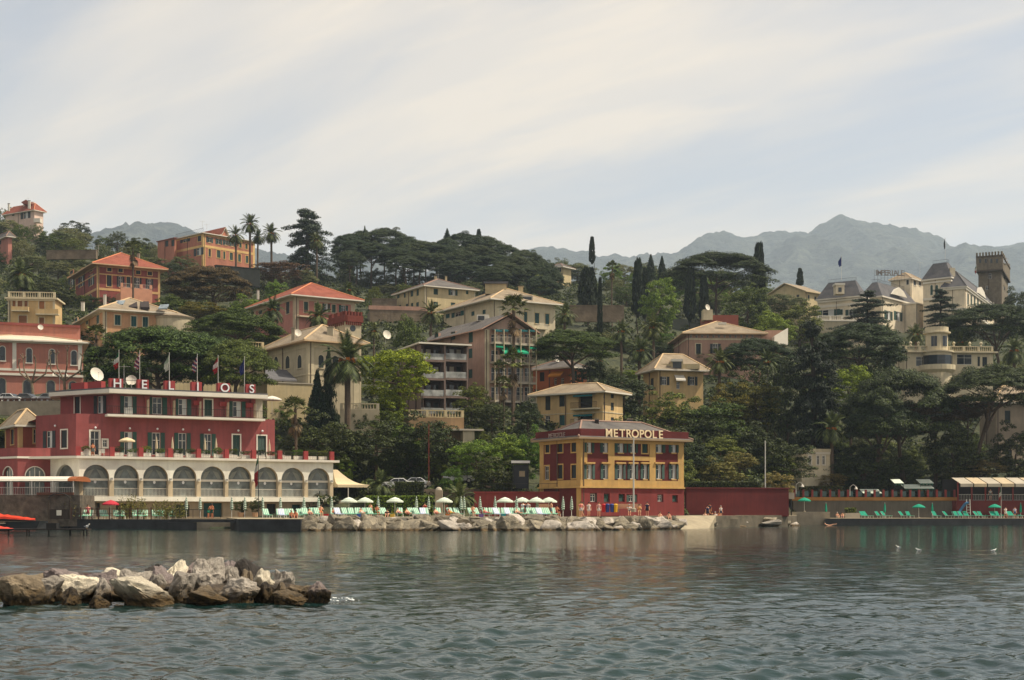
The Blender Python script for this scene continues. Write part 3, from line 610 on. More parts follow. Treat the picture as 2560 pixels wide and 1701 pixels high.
b = Bld('house', 'coral and yellow house among palms on the crest with a red gabled attic', 508, 400, 47, 438, 637, 690, 584, CORAL)
Y2 = plaster('warm yellow render', lin(222, 178, 100), .2)
b.win('L', [(457, 592, 469, 606, 'p'), (494, 590, 503, 604), (491, 620, 503, 639, 'o')], DKGREEN, Y2).win('R', [(520, 594, 528, 607, 'p'), (543, 598, 551, 611, 'p'), (561, 601, 568, 613, 'p'), (577, 604, 584, 616, 'p'), (598, 608, 604, 620), (613, 611, 619, 623), (521, 623, 527, 642, 'd'), (542, 626, 551, 645), (558, 629, 563, 648), (574, 632, 582, 651), (595, 636, 602, 655), (614, 640, 621, 658)], GREEN, Y2)
b.walls().flat(WHITE, .6, .22).band(612, 618, Y2).band(584, 588, Y2, .08, 'frieze').quoins(Y2, .7)
g = Bld('x', '', 556, 406, 47, 500, 568, 597, 587, CORAL, root=b.root); g.win('R', [(556, 582, 560, 589, 'g')]) if 0 else None
g.walls().gable('us', 574, .5, TILE, WHITE)
w2 = Bld('x', '', 436, 405, 47, 394, 440, 690, 596, CORAL, root=b.root); w2.win('L', [(413, 602, 421, 617), (428, 600, 436, 616)], DKGREEN).walls().flat(TILE, .3, .2)
rail(b.root, b.Lf, 0, b.Lf.L, b.z1 + .22, 1.4, IRON, -.2, .35)
b = Bld('villa', 'salmon villa with beige corners under a large red hipped tile roof', 737, 288, 33, 635, 887, 840, 739, SALMON)
BEIGE = plaster('beige trim render', lin(196, 172, 140), .2)
b.win('R', [(760, 755, 770, 782), (787, 758, 796, 778), (811, 760, 820, 780, 'o'), (830, 762, 839, 782), (853, 764, 864, 782, 'p')], GREEN, BEIGE).win('L', [(647, 760, 656, 786, 'd'), (683, 757, 694, 780, 'p'), (715, 752, 724, 785, 'd')], DKGREEN, BEIGE)
b.walls().hip(707, 1.5, TILE).band(739, 750, BEIGE, .08, 'frieze').quoins(BEIGE, .9)
r = b.R.rect(742, 786, 800, 794); mb = MB(); b.R.box(mb, r[0], r[1], r[2] - .15, r[2] + .15, 0, 1.3); bl = mb.build('balcony', BEIGE, b.root); rail(bl, b.R, r[0], r[1], r[2] + .15, 1.1, PINK, 1.25, .2)
chimney(b.root, 645, 727, 742, 300, 5, WHITE)
b = Bld('villa', 'grey cream villa with arched windows and tan slate roof below a crenellated tower', 771, 215, 32, 660, 897, 1000, 852, GREYCREAM)
b.win('R', [(796, 888, 809, 920, 'a'), (831, 890, 845, 924, 'a'), (866, 892, 879, 926, 'a')], DKGREEN, PALE).win('L', [(685, 892, 695, 922, 'a'), (714, 890, 724, 922, 'a'), (744, 888, 754, 921, 'a')], DKGREEN, PALE)
b.walls().hip(815, 1.3, SLATE, M('pale eave board', 0)).band(852, 868, PALE, .06, 'frieze').band(933, 937, PALE, .1).quoins(PALE, .9)
chimney(b.root, 733, 822, 848, 219, 8, STONE); chimney(b.root, 826, 820, 848, 218, 15, GREYCREAM)
tw = Bld('crenellated_tower', 'square cream tower with red brick battlements and round window on the arched villa', 863, 226, 32, 832, 903, 880, 804, GREYCREAM, 'tower', 8)
tw.walls(); BRICK = M('red brick battlement', lin(108, 52, 42), .9, .2, 3, .4, 9); z0, z1 = tw.z1, P(0, 778, 226).z
for f in (tw.R, tw.Lf):
    mb = MB(); f.box(mb, -.25, f.L + .25, z0, z0 + (z1 - z0) * .62, -.3, .25 if f is tw.R else .245); mb.build('battlement', BRICK, tw.root)
    n = 6 if f is tw.R else 3
    for k in range(n):
        t = (k + .2) * (f.L + .4) / n - .2; mb = MB(); f.box(mb, t, t + (f.L + .4) / n * .6, z0 + (z1 - z0) * .62, z1, -.3, .24); mb.build('merlon', BRICK, tw.root)
    for k in range(8):
        t = k * f.L / 8 + .1; mb = MB(); f.box(mb, t, t + .18, z0 - .5, z0, .002, .2); mb.build('corbel', BRICK, tw.root)
mb = MB(); c = tw.R.pt(tw.R.t(882), P(0, 820, 226).z, .03); q = Vector((tw.R.n.x, tw.R.n.y, 0)).to_track_quat('Z', 'Y'); pts = [c + q @ Vector((.5 * math.cos(k * math.pi / 10), .5 * math.sin(k * math.pi / 10), 0)) for k in range(20)]
mb.poly(pts); mb.build('round_window', DARKGLASS, tw.root)
b = Bld('annex', 'low cream annex with dark grey lean-to roof under the arched villa', 668, 206, 26, 640, 782, 1000, 957, CREAM, 'building'); b.walls().flat(CONC, .1, .15)
mb = MB(); q = [P(662, 948, 209), P(742, 950, 214), P(716, 925, 220), P(664, 922, 216)]; mb.hexa([p + Vector((0, 0, -.25)) for p in q], q); mb.build('lean_to_roof', DARKSLATE, b.root)
b = Bld('building', 'beige building with balustraded roof behind the big umbrella pine', 418, 222, 24, 380, 660, 1000, 868, CREAM, 'building')
b.win('R', [(484, 925, 494, 950), (534, 926, 543, 950)], TEAL, PALE).walls().flat(SLATE, .9, .35); balustrade(b.root, b.R, 0, b.R.L, b.z1 + .35, 1.15, CREAM, -.2)
b = Bld('house', 'cream house with green shutters and grey hipped roof below the dark pine wood', 1063, 340, 30, 990, 1188, 805, 715, CREAM)
b.win('R', [(1084, 722, 1095, 737), (1127, 725, 1138, 739, 'o'), (1165, 727, 1171, 736), (1084, 755, 1095, 769), (1127, 757, 1138, 770)], GREEN).win('L', [(992, 731, 999, 746), (1009, 730, 1014, 745), (1026, 727, 1033, 742), (1041, 724, 1047, 740), (997, 763, 1003, 773), (1014, 760, 1020, 770), (1027, 758, 1033, 771), (1040, 756, 1047, 771)], GREEN)
b.walls().hip(695, .9, GREYSLATE).quoins(PALE, .3); chimney(b.root, 1089, 692, 704, 352, 6, CREAM); chimney(b.root, 1115, 692, 706, 352, 5, CREAM)
b = Bld('villa', 'large cream villa with tan slate roof, roof dormers and teal shutters', 1232, 303, 31, 1100, 1388, 860, 749, PALE)
b.win('R', [(1310, 780, 1318, 806), (1337, 783, 1348, 809), (1363, 785, 1373, 811), (1280, 778, 1288, 802)], TEAL, CREAM).win('L', [(1114, 784, 1124, 796), (1137, 780, 1152, 792, 'p'), (1178, 779, 1186, 790), (1206, 775, 1214, 786), (1246, 770, 1230, 784)][:4], TEAL)
b.walls().hip(719, 1.5, SLATE).band(749, 757, PALE, .1, 'frieze'); box_px(b.root, 'roof_pavilion', 1213, 1266, 708, 735, 312, 5, CREAM); box_px(b.root, 'pavilion_roof', 1210, 1270, 704, 709, 311.5, 6, DARKSLATE); chimney(b.root, 1302, 718, 730, 316, 12, CREAM)
for x, y in ((1268, 742), (1318, 745)):
    box_px(b.root, 'dormer', x - 14, x + 14, y - 6, y + 6, 307.5, 4, CONC); box_px(b.root, 'dormer_window', x - 11, x + 11, y - 2, y + 5, 307.4, .08, DARKGLASS)
r = b.R.rect(1336, 812, 1364, 824); mb = MB(); b.R.box(mb, r[0], r[1], r[2] - .1, r[2] + .1, 0, 1); bl = mb.build('balcony', PALE, b.root); rail(bl, b.R, r[0], r[1], r[2] + .1, 1, STEEL, .95, .15)
# rose apartment house with gable and green awnings
b = Bld('apartment_house', 'rose apartment house with gabled grey roof and bright green balcony awnings', 1211, 243, 30, 1058, 1329, 1030, 824, BROWNPINK, 'building')
AWN = M('bright green awning cloth', lin(10, 150, 110), .7, .1); DTEAL = M('dark teal awning cloth', lin(10, 88, 92), .7, .1)
floors = [(836, 860), (876, 908), (920, 956), (968, 1004)]; bays = [(1228, 1246), (1249, 1267), (1270, 1288), (1291, 1309), (1312, 1327)]
for y0, y1 in floors: b.win('R', [(x0, y0, x1, y1, 'g') for x0, x1 in bays], TEAL)
b.win('L', [(1086, 834, 1096, 850), (1127, 830, 1138, 850), (1171, 827, 1182, 857), (1171, 872, 1181, 896), (1171, 924, 1181, 946), (1127, 876, 1138, 898), (1127, 924, 1138, 946)], GREEN)
b.walls(.5).gable('us', 787, 1.1, GREYSLATE, ROSE)
for k, (y0, y1) in enumerate(floors):
    r = b.R.rect(1224, y1, 1329, y1 + 5); mb = MB(); b.R.box(mb, r[0], r[1], r[2], r[3], 0, 1.6); bl = mb.build('balcony', CONC, b.root); rail(bl, b.R, r[0], r[1], r[3], 1., M('pale rail panel', lin(170, 158, 142), .5), 1.5, .1)
for x in (1225, 1247.5, 1268.5, 1289.5, 1310.5, 1328):
    r = b.R.rect(x - .5, 830, x + .5, 1010); mb = MB(); b.R.box(mb, r[0], r[1], r[2], r[3] + .2, 1.62, 1.85); mb.build('column', PALE, b.root)
for x0, x1 in bays: awning(b.root, b.R, (x0, 824, x1, 832), 1.4, DTEAL)
for i, (x0, x1, y1) in enumerate(((1227, 1245, 872), (1247, 1267, 889), (1269, 1288, 885), (1290, 1308, 888), (1311, 1328, 876))): awning(b.root, b.R, (x0, 866, x1, y1), 1.9, AWN)
box_px(b.root, 'skylight_box', 1192, 1222, 787, 803, 252, 3, WHITE); box_px(b.root, 'skylight', 1195, 1211, 790, 801, 251.9, .1, DARKGLASS)
mb = MB(); r = b.R.rect(1212, 824, 1223, 1010); b.R.box(mb, r[0], r[1], r[2], r[3], .002, .06); mb.build('corner_strip', PALE, b.root)
b = Bld('loggia_block', 'modern brown block of stacked open loggias with white roof edge', 1052, 232, 22, 1000, 1170, 1040, 860, plaster('taupe render', lin(130, 108, 96)), 'building')
rows = [(862, 900), (905, 946), (951, 991), (996, 1036)]; cols = [(1053.5, 1110.5), (1114.5, 1167)]
for y0, y1 in rows:
    for x0, x1 in cols: b.opening('R', (x0, y0, x1, y1))
b.walls(2.2).flat(WHITE, .5, .25)
for i, (y0, y1) in enumerate(rows):
    for j, (x0, x1) in enumerate(cols):
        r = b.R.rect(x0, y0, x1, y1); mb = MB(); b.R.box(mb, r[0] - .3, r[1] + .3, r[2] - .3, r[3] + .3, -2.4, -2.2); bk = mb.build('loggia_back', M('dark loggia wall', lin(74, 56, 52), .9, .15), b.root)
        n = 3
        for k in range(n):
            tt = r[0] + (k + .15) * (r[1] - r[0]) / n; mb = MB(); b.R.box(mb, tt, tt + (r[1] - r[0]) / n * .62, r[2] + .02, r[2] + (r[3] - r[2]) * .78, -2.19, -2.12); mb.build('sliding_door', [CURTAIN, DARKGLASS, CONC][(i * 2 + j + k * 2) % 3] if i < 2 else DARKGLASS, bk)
        mb = MB(); b.R.box(mb, r[0], r[1], r[2] + .05, r[2] + 1.05, -.12, -.08); mb.build('glass_rail', glassmat('frosted rail glass', lin(150, 150, 145), .3), b.root)
b = Bld('house', 'burnt orange house with ochre awning behind the slender umbrella pine', 1427, 258, 52, 1332, 1467, 1000, 918, ORANGE)
b.win('L', [(1349, 931, 1361, 954, 'd'), (1385, 946, 1392, 962, 'g'), (1402, 946, 1410, 962, 'g')]).win('R', [(1437, 928, 1443, 952), (1453, 930, 1459, 956)], GREEN); awning(b.root, b.Lf, (1379, 929, 1412, 944), 1.2, M('ochre awning cloth', lin(190, 126, 40), .8, .05)); b.walls().hip(901, 1, GREYSLATE)
b = Bld('house', 'yellow four-storey house with dark loggia standing above the hotel with big white letters', 1507, 224, 54, 1342, 1557, 1090, 979, YELLOW)
b.win('L', [(1363, 991, 1376, 1026, 'd'), (1398, 989, 1412, 1017, 'd'), (1398, 1038, 1412, 1064, 's'), (1363, 1040, 1375, 1068, 'g')], TEAL).win('R', [(1527, 981, 1535, 996, 'd'), (1527, 1007, 1535, 1027, 'd'), (1509, 989, 1513, 996, 'd'), (1509, 1006, 1513, 1025, 'd'), (1527, 1044, 1535, 1056, 'd')])
for y0, y1 in ((991, 1021), (1040, 1062)):
    r = b.opening('L', (1446, y0, 1481, y1)); mb = MB(); b.Lf.box(mb, r[0] - .1, r[1] + .1, r[2] - .1, r[3] + .1, -.75, -.68); mb.build('loggia_glazing', DARKGLASS, b.root); awning(b.root, b.Lf, (1441, y0 - 4, 1489, y0 + 2), 1., DTEAL)
    mb = MB(); b.Lf.box(mb, r[0] - .8, r[1] + 1.5, r[2] - .25, r[2] - .05, 0, 1.1); bl = mb.build('balcony', PALE, b.root); rail(bl, b.Lf, r[0] - .8, r[1] + 1.5, r[2] - .05, .95, IRON, 1.05, .14)
b.walls(.7).hip(958, 1.1, SLATE).band(1029, 1031, PALE)
b = Bld('house', 'small yellow house with pyramid roof terrace and awning over its middle window', 1645, 250, 16, 1608, 1758, 1020, 924, YELLOW)
b.win('R', [(1655, 942, 1667, 963, 'p'), (1725, 942, 1737, 964, 'p'), (1691, 955, 1700, 973, 'g')], DKGREEN).win('L', [(1626, 946, 1634, 976, 'd')]).walls().hip(884, 1.1, SLATE, inset=3.5)
box_px(b.root, 'roof_terrace', 1646, 1749, 910, 923, 250.5, 3, CREAM); box_px(b.root, 'dormer', 1678, 1708, 900, 923, 250.2, 5, CREAM); box_px(b.root, 'dormer_door', 1682, 1704, 904, 922, 250.12, .06, DARKGLASS); box_px(b.root, 'dormer_awning', 1678, 1707, 898, 904, 249.6, 1, WHITE); awning(b.root, b.R, (1685, 938, 1709, 954), 1., WHITE)
b = Bld('villa', 'rose villa with wide tan hipped roof and row of small attic windows', 1717, 300, 3, 1709, 1903, 940, 834, ROSE, d=17)
b.win('R', [(1740, 860, 1752, 885, 'd'), (1782, 860, 1795, 884, 'p'), (1832, 861, 1844, 886, 'd')], DKGREEN, PALE).win('R', [(1725 + 14 * k, 837, 1730 + 14 * k, 845, 'g') for k in range(12)]).walls().hip(801, 1.2, SLATE, M('pale eave board', 0)).band(846, 850, PALE, .08)
box_px(b.root, 'roof_light', 1797, 1816, 806, 812, 302.5, .8, WHITE)
t_ = thing('terrace_house', 'brick red terrace wall with white chimney block behind the rose villa', 'building', P(1800, 850, 325)); box_px(t_, 'terrace_wall', 1762, 1846, 788, 840, 325, 8, M('brick red render', lin(140, 76, 60))); box_px(t_, 'chimney_block', 1758, 1782, 774, 800, 324, 3, PALE)
t_ = thing('outbuilding', 'low pinkish outbuilding with white lean-to wall below the palace terrace', 'building', P(1950, 860, 300)); box_px(t_, 'wall', 1915, 1964, 826, 880, 305, 6, ROSE); mb = MB(); q = [P(1936, 840, 302), P(1970, 820, 304), P(1970, 862, 304), P(1936, 862, 302)]; mb.hexa([v + Vector((0, 3, 0)) for v in q], q); mb.build('stair_wall', WHITE, t_)
b = Bld('house', 'small cream gabled house on the ridge beside the mansard palace', 2013, 425, 42, 1917, 2056, 800, 729, CREAM)
b.win('R', [(2019, 738, 2024, 750, 'd'), (2036, 742, 2041, 752, 'd')]).win('L', [(1991, 737, 1998, 743, 'd')]).walls().gable('ur', 712, .8, SLATE, CREAM)
b = Bld('house', 'red brown house partly cut off at the far left edge below the hilltop', 20, 430, 40, -20, 30, 640, 592, SALMON); b.win('L', [(-4, 598, 3, 612, 'd')]).walls().hip(583, .9, GREYSLATE)
b = Bld('house', 'flat modern house at the end of the dark pine wood', 1405, 480, 50, 1370, 1428, 700, 668, CREAM); b.win('L', [(1378, 670, 1390, 681, 'g'), (1392, 670, 1403, 681, 'g')]).walls().hip(658, 1.2, GREYSLATE)
b = Bld('house', 'beige building at the right edge with one dark shuttered window', 2490, 262, 10, 2470, 2700, 1150, 1006, plaster('dull beige render', lin(150, 132, 108))); b.win('R', [(2512, 1027, 2526, 1058, 'd'), (2575, 1030, 2590, 1060, 'd'), (2514, 1125, 2530, 1145, 'd')]).walls().hip(965, 1, SLATE)
b = Bld('house', 'small cream pavilion glimpsed between dark tree trunks', 2004, 235.4, 8, 1998, 2078, 1190, 1130, PALE); b.win('R', [(2022, 1140, 2028, 1162, 'g'), (2042, 1140, 2048, 1162, 'g'), (2056, 1140, 2062, 1162, 'g')], None, WHITE).walls().flat(PALE, .3, .5); b.band(1130, 1136, WHITE, .15, 'cornice')
b = Bld('summerhouse', 'little red and ochre summerhouse with pyramid slate roof left of the red hotel', 47, 181, 33, 13, 99, 1125, 1063, plaster('summerhouse red', lin(156, 72, 48))); b.win('L', [(27, 1074, 35, 1111, 'd')], None, OCHRE).win('R', [(84, 1074, 94, 1108, 'g')], None, OCHRE).walls().hip(1024, .7, SLATE).quoins(OCHRE, .5)
# stone walls on the slope
WALLST = M('old rubble wall', lin(120, 106, 88), .95, .35, .5, .6, 2.2, .15)
# garden terraces below the apartment blocks
t_ = thing('garden_terrace', 'balustraded garden terrace with ochre wall below the loggia block', 'terrace', P(1020, 1100, 207)); f = line_face(1022, 207, 14, 1160); mb = MB(); r = f.rect(1022, 1044, 1160, 1095); f.box(mb, 0, f.L, r[2] - 3, r[3], -8, 0); mb.build('wall', plaster('old ochre wall', lin(150, 118, 78), .5), t_); balustrade(t_, f, 0, f.L, r[3], 1.1, CREAM, -.2)
mb = MB(); f.box(mb, f.t(1120), f.L + 2.4, r[3] - 2.0, r[3] - 1.75, 0, 2.5); mb.build('canopy', CONC, t_); mb = MB(); f.box(mb, f.t(1150), f.t(1178), r[3] - 4.8, r[3] - 2.0, .3, 2.2); mb.build('garden_room', GREYCREAM, t_)
t_ = thing('garden_terrace', 'small balustraded garden terrace behind the big date palm', 'terrace', P(900, 1060, 206)); f = line_face(850, 206, 4, 948); mb = MB(); r = f.rect(850, 1024, 948, 1070); f.box(mb, 0, f.L, r[2] - 3, r[3], -6, 0); mb.build('wall', GREYCREAM, t_); balustrade(t_, f, 0, f.L, r[3], .9, PALE, -.2)
t_ = thing('terrace_house', 'long low terrace with pale parapet under the cream house', 'terrace', P(960, 800, 322)); f = line_face(925, 322, 10, 1080); mb = MB(); r = f.rect(925, 776, 1080, 800); f.box(mb, 0, f.L, r[2] - 6, r[3], -8, 0); mb.build('wall', WALLST, t_); mb = MB(); f.box(mb, -.3, f.L, r[3], r[3] + .9, -.2, .1); mb.build('parapet', ROSE, t_)
mb = MB(); f.box(mb, f.t(930), f.t(1030), r[2] - 5, r[2] - 2.2, .5, 2.2); mb.build('green_netting', M('green shade netting', lin(14, 110, 70), .9, .3), t_)
def retaining(label, px0, px1, y0, y1, Y, ang=3, th=1.2, mat=None, name='retaining_wall'):
    f = line_face(px0, Y, ang, px1); z1 = P(0, y0, Y).z; z0 = P(0, y1, Y).z; o = MB(); f.box(o, 0, f.L, z0 - .4, z1, -th, 0); f.box(o, -.1, f.L + .1, z1, z1 + .18, -th - .1, .1)
    t = thing(name, label, 'wall', (f.A.x, f.A.y, z0)); o.build('wall', mat or WALLST, t); return t, f, z0, z1
retaining('grey stone terrace wall on the garden slope below the lone lollipop cypress', 1425, 1560, 765, 800, 322, 2)
retaining('old rubble wall along the coast road behind the parked cars', 930, 1205, 1152, 1232, 196, 3)
retaining('stone wall under the dark pine wood', 930, 992, 748, 780, 350, 4)
retaining('dark netting fence under the coral house', 540, 650, 664, 705, 380, 30, mat=M('dark netting fence', lin(44, 46, 42), .95, .3))  # dark netting fence, drawn with the wall builder
retaining('low stone wall above the red villa', 116, 240, 628, 645, 372, -4)
# ------------------------------------------------------------------ the red hotel with the white arcade
def text_on(root, f, s, t, z, size, mat, d=.05, ext=.04, name='letter', sx=1.):
    cu = bpy.data.curves.new(name, 'FONT'); cu.body = s; cu.size = size; cu.extrude = ext; cu.align_x = 'CENTER'; cu.offset = .012 * size
    o = bpy.data.objects.new(name, cu); COL.objects.link(o); dg = bpy.context.evaluated_depsgraph_get(); dg.update(); me = bpy.data.meshes.new_from_object(o.evaluated_get(dg)); bpy.data.objects.remove(o); o = link(name, me, None, mat); n = Vector((f.n.x, f.n.y, 0)); u = Vector((f.u.x, f.u.y, 0)) * sx; p = f.pt(t, z, d)
    m = Matrix(((u.x, 0, n.x, p.x), (u.y, 0, n.y, p.y), (0, 1, 0, p.z), (0, 0, 0, 1)))
    if root is not None: o.parent = root; m = Matrix.Translation(-root_of(root).location) @ m
    o.matrix_local = m; return o
HRED = plaster('red hotel render', lin(148, 70, 67), .45); HPINK = M('red painted post', lin(152, 62, 60), .85, .1); ARCW = plaster('white arcade render', lin(236, 225, 204), .28); PIER = plaster('sandstone pier', lin(198, 176, 138), .35); LETW = M('white letter', lin(224, 222, 220), .5, .03); LETB = M('blue letter side', lin(50, 44, 100), .6, .05)
PLANT_SPOTS = []        # (position, half width, height) of potted greenery, filled in by the builders
def helios():
    fA = line_face(198, 168, 28, 833); C0 = fA.A; H = thing('hotel', 'red seafront hotel with white arcade and roof letters', 'hotel', (C0.x, C0.y, 1.1))
    fR = Face(V2(XY(126, 171.4)), C0); fP = line_face(126, 171.4, 28, 44); fQ = Face(fP.A + Vector((-4.2, 3.2)), fP.A)
    zt = fA.z(1146, 0); zb = fA.z(1241, 0); zd = .9
    # arcade wall
    AR = [(208, 273, 1162), (285, 347, 1163), (358, 420, 1164), (432, 491, 1165), (502, 562, 1166.5), (571, 628.5, 1167), (638, 694.5, 1168), (704, 760.5, 1170), (770, 824, 1171)]
    arches = []
    for x0, x1, y in AR:
        t0, t1 = fA.t(x0), fA.t(x1); arches.append((t0, t1, zb, fA.z(y, (t0 + t1) / 2)))
    mb = MB(); wall_arches(mb, fA, 0, fA.L, zb, zt, arches, .75, 0, 1); rr = fR.rect(139, 1162, 186, 1240); wall_arches(mb, fR, 0, fR.L, zb, zt, [(rr[0], rr[1], zb, rr[3])], .5, 0, 0)
    e = fA.B + Vector((-fA.u.y, fA.u.x)) * 14; mb.poly([fA.pt(fA.L, zd), (e.x, e.y, zd), (e.x, e.y, zt), fA.pt(fA.L, zt)]); mb.build('arcade_wall', [ARCW, PIER], H)
    for k, (a, b, c, z1) in enumerate(arches):      # glazing of each arch, with transom and balcony rail
        q = arch_pts(a - .1, b + .1, c, z1 + .1); g = MB(); g.poly([fA.pt(t, z, -.68) for t, z in q]); w = g.build('arch_window', HALLGLASS, H)
        zs = z1 - (b - a) / 2 - .25; m = MB(); fA.box(m, a, b, zs - .12, zs + .14, -.66, -.52); m.build('transom', WHITE, w)
        rail(w, fA, a, b, zb, 1.0, WHITE, -.15, .16); mm = MB(); t = (a + b) / 2; mm.poly([fA.pt(t + .16 * math.cos(i * math.pi / 5), zb + 1.75 + .2 * math.sin(i * math.pi / 5), -.66) for i in range(10)]); mm.build('crest', LETW, w)
        cu = MB()       # drawn curtains behind the upper light
        for s_ in (-1, 1):
            tm = t + s_ * (b - a) * .42; cu.poly([fA.pt(t + s_ * .15, z1 - .5, -.66), fA.pt(t + s_ * (b - a) * .27, z1 - .75, -.66), fA.pt(tm, zs + .2, -.66), fA.pt(tm - s_ * .5, zs + .2, -.66)][::s_])
        cu.build('curtain', M('sheer curtain', lin(132, 134, 124), .6), w)
    edges = [0] + [x for a in arches for x in a[:2]] + [fA.L]
    for k in range(0, len(edges), 2):
        m = MB(); fA.box(m, edges[k] + (.02 if k else 0), edges[k + 1] - .02, zb - .02, zb + (zt - zb) * .42, .002, .08); m.build('pier', PIER, H)
        m = MB(); tm = (edges[k] + edges[k + 1]) / 2; m.box(fA.pt(tm, zb + (zt - zb) * .47, .2), (.3, .3, .22)); m.build('lamp', STEEL, H)
    q = arch_pts(rr[0], rr[1], zb, rr[3]); g = MB(); g.poly([fR.pt(t, z, -.45) for t, z in q]); g.build('arch_window', HALLGLASS, H)
    # rose block with two arched windows
    zp = fP.z(1121, fP.L); mb = MB(); rp = fP.rect(63, 1167, 112, 1240); rq = fQ.rect(8, 1167, 33, 1240)
    wall_arches(mb, fP, 0, fP.L, zd, zp, [(rp[0], rp[1], zb - .3, rp[3])], .35); wall_arches(mb, fQ, 0, fQ.L, zd, zp, [(rq[0], rq[1], zb - .3, rq[3])], .35); mb.build('rose_wing', HRED, H)
    for f, r in ((fP, rp), (fQ, rq)):
        q = arch_pts(r[0], r[1], zb - .3, r[3]); g = MB(); g.poly([f.pt(t, z, -.3) for t, z in q]); w = g.build('arch_window', HALLGLASS, H); m = MB()
        for k in (1, 2, 3): t = r[0] + (r[1] - r[0]) * k / 4; f.box(m, t - .05, t + .05, zb - .3, r[3] - (.5 if k != 2 else .1), -.29, -.22)
        for k in range(1, len(q) - 2): m.tube(f.pt(*q[k], .03), f.pt(*q[k + 1], .03), .07, n=4)
        m.build('mullion', WHITE, w)
    mb = MB(); z = fP.z(1145, fP.L); fP.box(mb, -.1, fP.L, z - .12, z + .12, 0, .14); fQ.box(mb, 0, fQ.L, z - .121, z + .121, 0, .139); mb.build('string_course', WHITE, H)
    # terrace slab over the arcade
    back = Vector((-fA.u.y, fA.u.x)); i0 = fP.A; pts = [C0 - fA.u * .4 - back * .45, fA.B + fA.u * .7 - back * .45, fA.B + fA.u * .7 + back * 15, fP.A + back * 15, fP.A + back * 1.5]
    mb = MB(); mb.hexa([(p.x, p.y, zt) for p in pts], [(p.x, p.y, zt + .28) for p in pts]); mb.build('terrace_slab', WHITE, H); zT = zt + .28
    # ground storey and deck-side base
    zb2 = fA.z(1253, 0); mb = MB(); fA.box(mb, -.3, fA.L + .3, zb2, zb - .001, -1.5, .35); mb.build('lower_slab', ARCW, H)
    fB = fA.shift(-.3); holes = [fB.rect(*r) for r in ((218, 1258, 250, 1292), (290, 1260, 330, 1293), (509, 1258, 556, 1293), (602, 1258, 614, 1292), (667, 1260, 690, 1288), (730, 1262, 752, 1288), (440, 1262, 474, 1292))]
    mb = MB(); wall_face(mb, fB, 0, fB.L, zd - 1, zb2, holes, .5); fS = fR.shift(-.2); wall_face(mb, fS, 0, fS.L, zd - 1, zb); mb.build('base_wall', plaster('old plinth render', lin(150, 132, 104), .5), H)
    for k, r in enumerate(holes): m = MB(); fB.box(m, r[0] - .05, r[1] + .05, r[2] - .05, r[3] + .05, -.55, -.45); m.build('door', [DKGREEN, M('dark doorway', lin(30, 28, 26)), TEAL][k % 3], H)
    # first floor block set back on the terrace
    fU = fA.shift(-4.2); z1 = fU.z(1034, fU.t(192)); tL, tR = fU.t(190), fU.t(687); cL = fU.pt(tL, 0); fUL = Face(Vector((cL.x - 6.4, cL.y + 4.6)), Vector((cL.x, cL.y)))
    wr = [(311, 1080, 331, 1138, 'o'), (380, 1082, 401, 1138, 'p'), (446, 1083, 466, 1140, 'p'), (510, 1085, 529, 1140, 'p'), (582, 1088, 600, 1142, 's'), (644, 1090, 665, 1143, 's'), (257, 1100, 268, 1118, 'g'), (226, 1078, 248, 1138, 'g')]
    hr = []
    for it in wr: r = fU.rect(*it[:4]); hr.append(r); window(H, fU, r, it[4], GREEN, WHITE if it[4] in 'sg' else None)
    hl = []
    for it in ((116, 1078, 131, 1120, 'o'), (153, 1076, 168, 1120, 's')): r = fUL.rect(*it[:4]); hl.append(r); window(H, fUL, r, it[4], DKGREEN, WHITE if it[4] == 's' else None)
    mb = MB(); wall_face(mb, fU, tL, tR, zT, z1, hr); wall_face(mb, fUL, 0, fUL.L, zT, z1, hl); e = fU.pt(tR, 0) + Vector((back.x, back.y, 0)) * 9; g = Vector((fUL.A.x, fUL.A.y, 0)) + Vector((back.x, back.y, 0)) * 7
    mb.poly([fU.pt(tR, zT), (e.x, e.y, zT), (e.x, e.y, z1), fU.pt(tR, z1)]); mb.poly([(cL.x, cL.y, z1 - .4), fU.pt(tR, z1 - .4), (e.x, e.y, z1 - .4), (g.x, g.y, z1 - .4), fUL.pt(0, z1 - .4)]); mb.build('first_floor_wall', HRED, H)
    # second floor
    z2 = fU.z(985, fU.t(290)); t2L, t2R = fU.t(286), fU.t(656); c2 = fU.pt(t2L, 0); f2L = Face(Vector((c2.x - 8.2, c2.y + 5.0)), Vector((c2.x, c2.y)))
    hr = []
    for it in ((311, 991, 331, 1048, 'o'), (381, 994, 405, 1052, 'p'), (446, 998, 467, 1057, 'o'), (511, 1000, 530, 1060, 's'), (582, 1004, 603, 1063, 'o')): r = fU.rect(*it[:4]); r = (r[0], r[1], max(r[2], z1 + .2), r[3]); hr.append(r); window(H, fU, r, it[4], GREEN, WHITE if it[4] == 's' else None)
    hl = []
    for it in ((187, 992, 200, 1034, 's'), (243, 990, 258, 1034, 'o')): r = f2L.rect(*it[:4]); hl.append(r); window(H, f2L, r, it[4], DKGREEN, WHITE if it[4] == 's' else None)
    mb = MB(); wall_face(mb, fU, t2L, t2R, z1, z2, hr); wall_face(mb, f2L, 0, f2L.L, z1 - .5, z2, hl); e2 = fU.pt(t2R, 0) + Vector((back.x, back.y, 0)) * 8; g2 = Vector((f2L.A.x, f2L.A.y, 0)) + Vector((back.x, back.y, 0)) * 5
    mb.poly([fU.pt(t2R, z1), (e2.x, e2.y, z1), (e2.x, e2.y, z2), fU.pt(t2R, z2)]); mb.build('second_floor_wall', HRED, H)
    for x in (288, 367, 432, 497, 566, 632):
        m = MB(); t = fU.t(x); fU.box(m, t - .3, t + .3, z1, z2, .003, .22); m.build('pilaster', HRED, H)
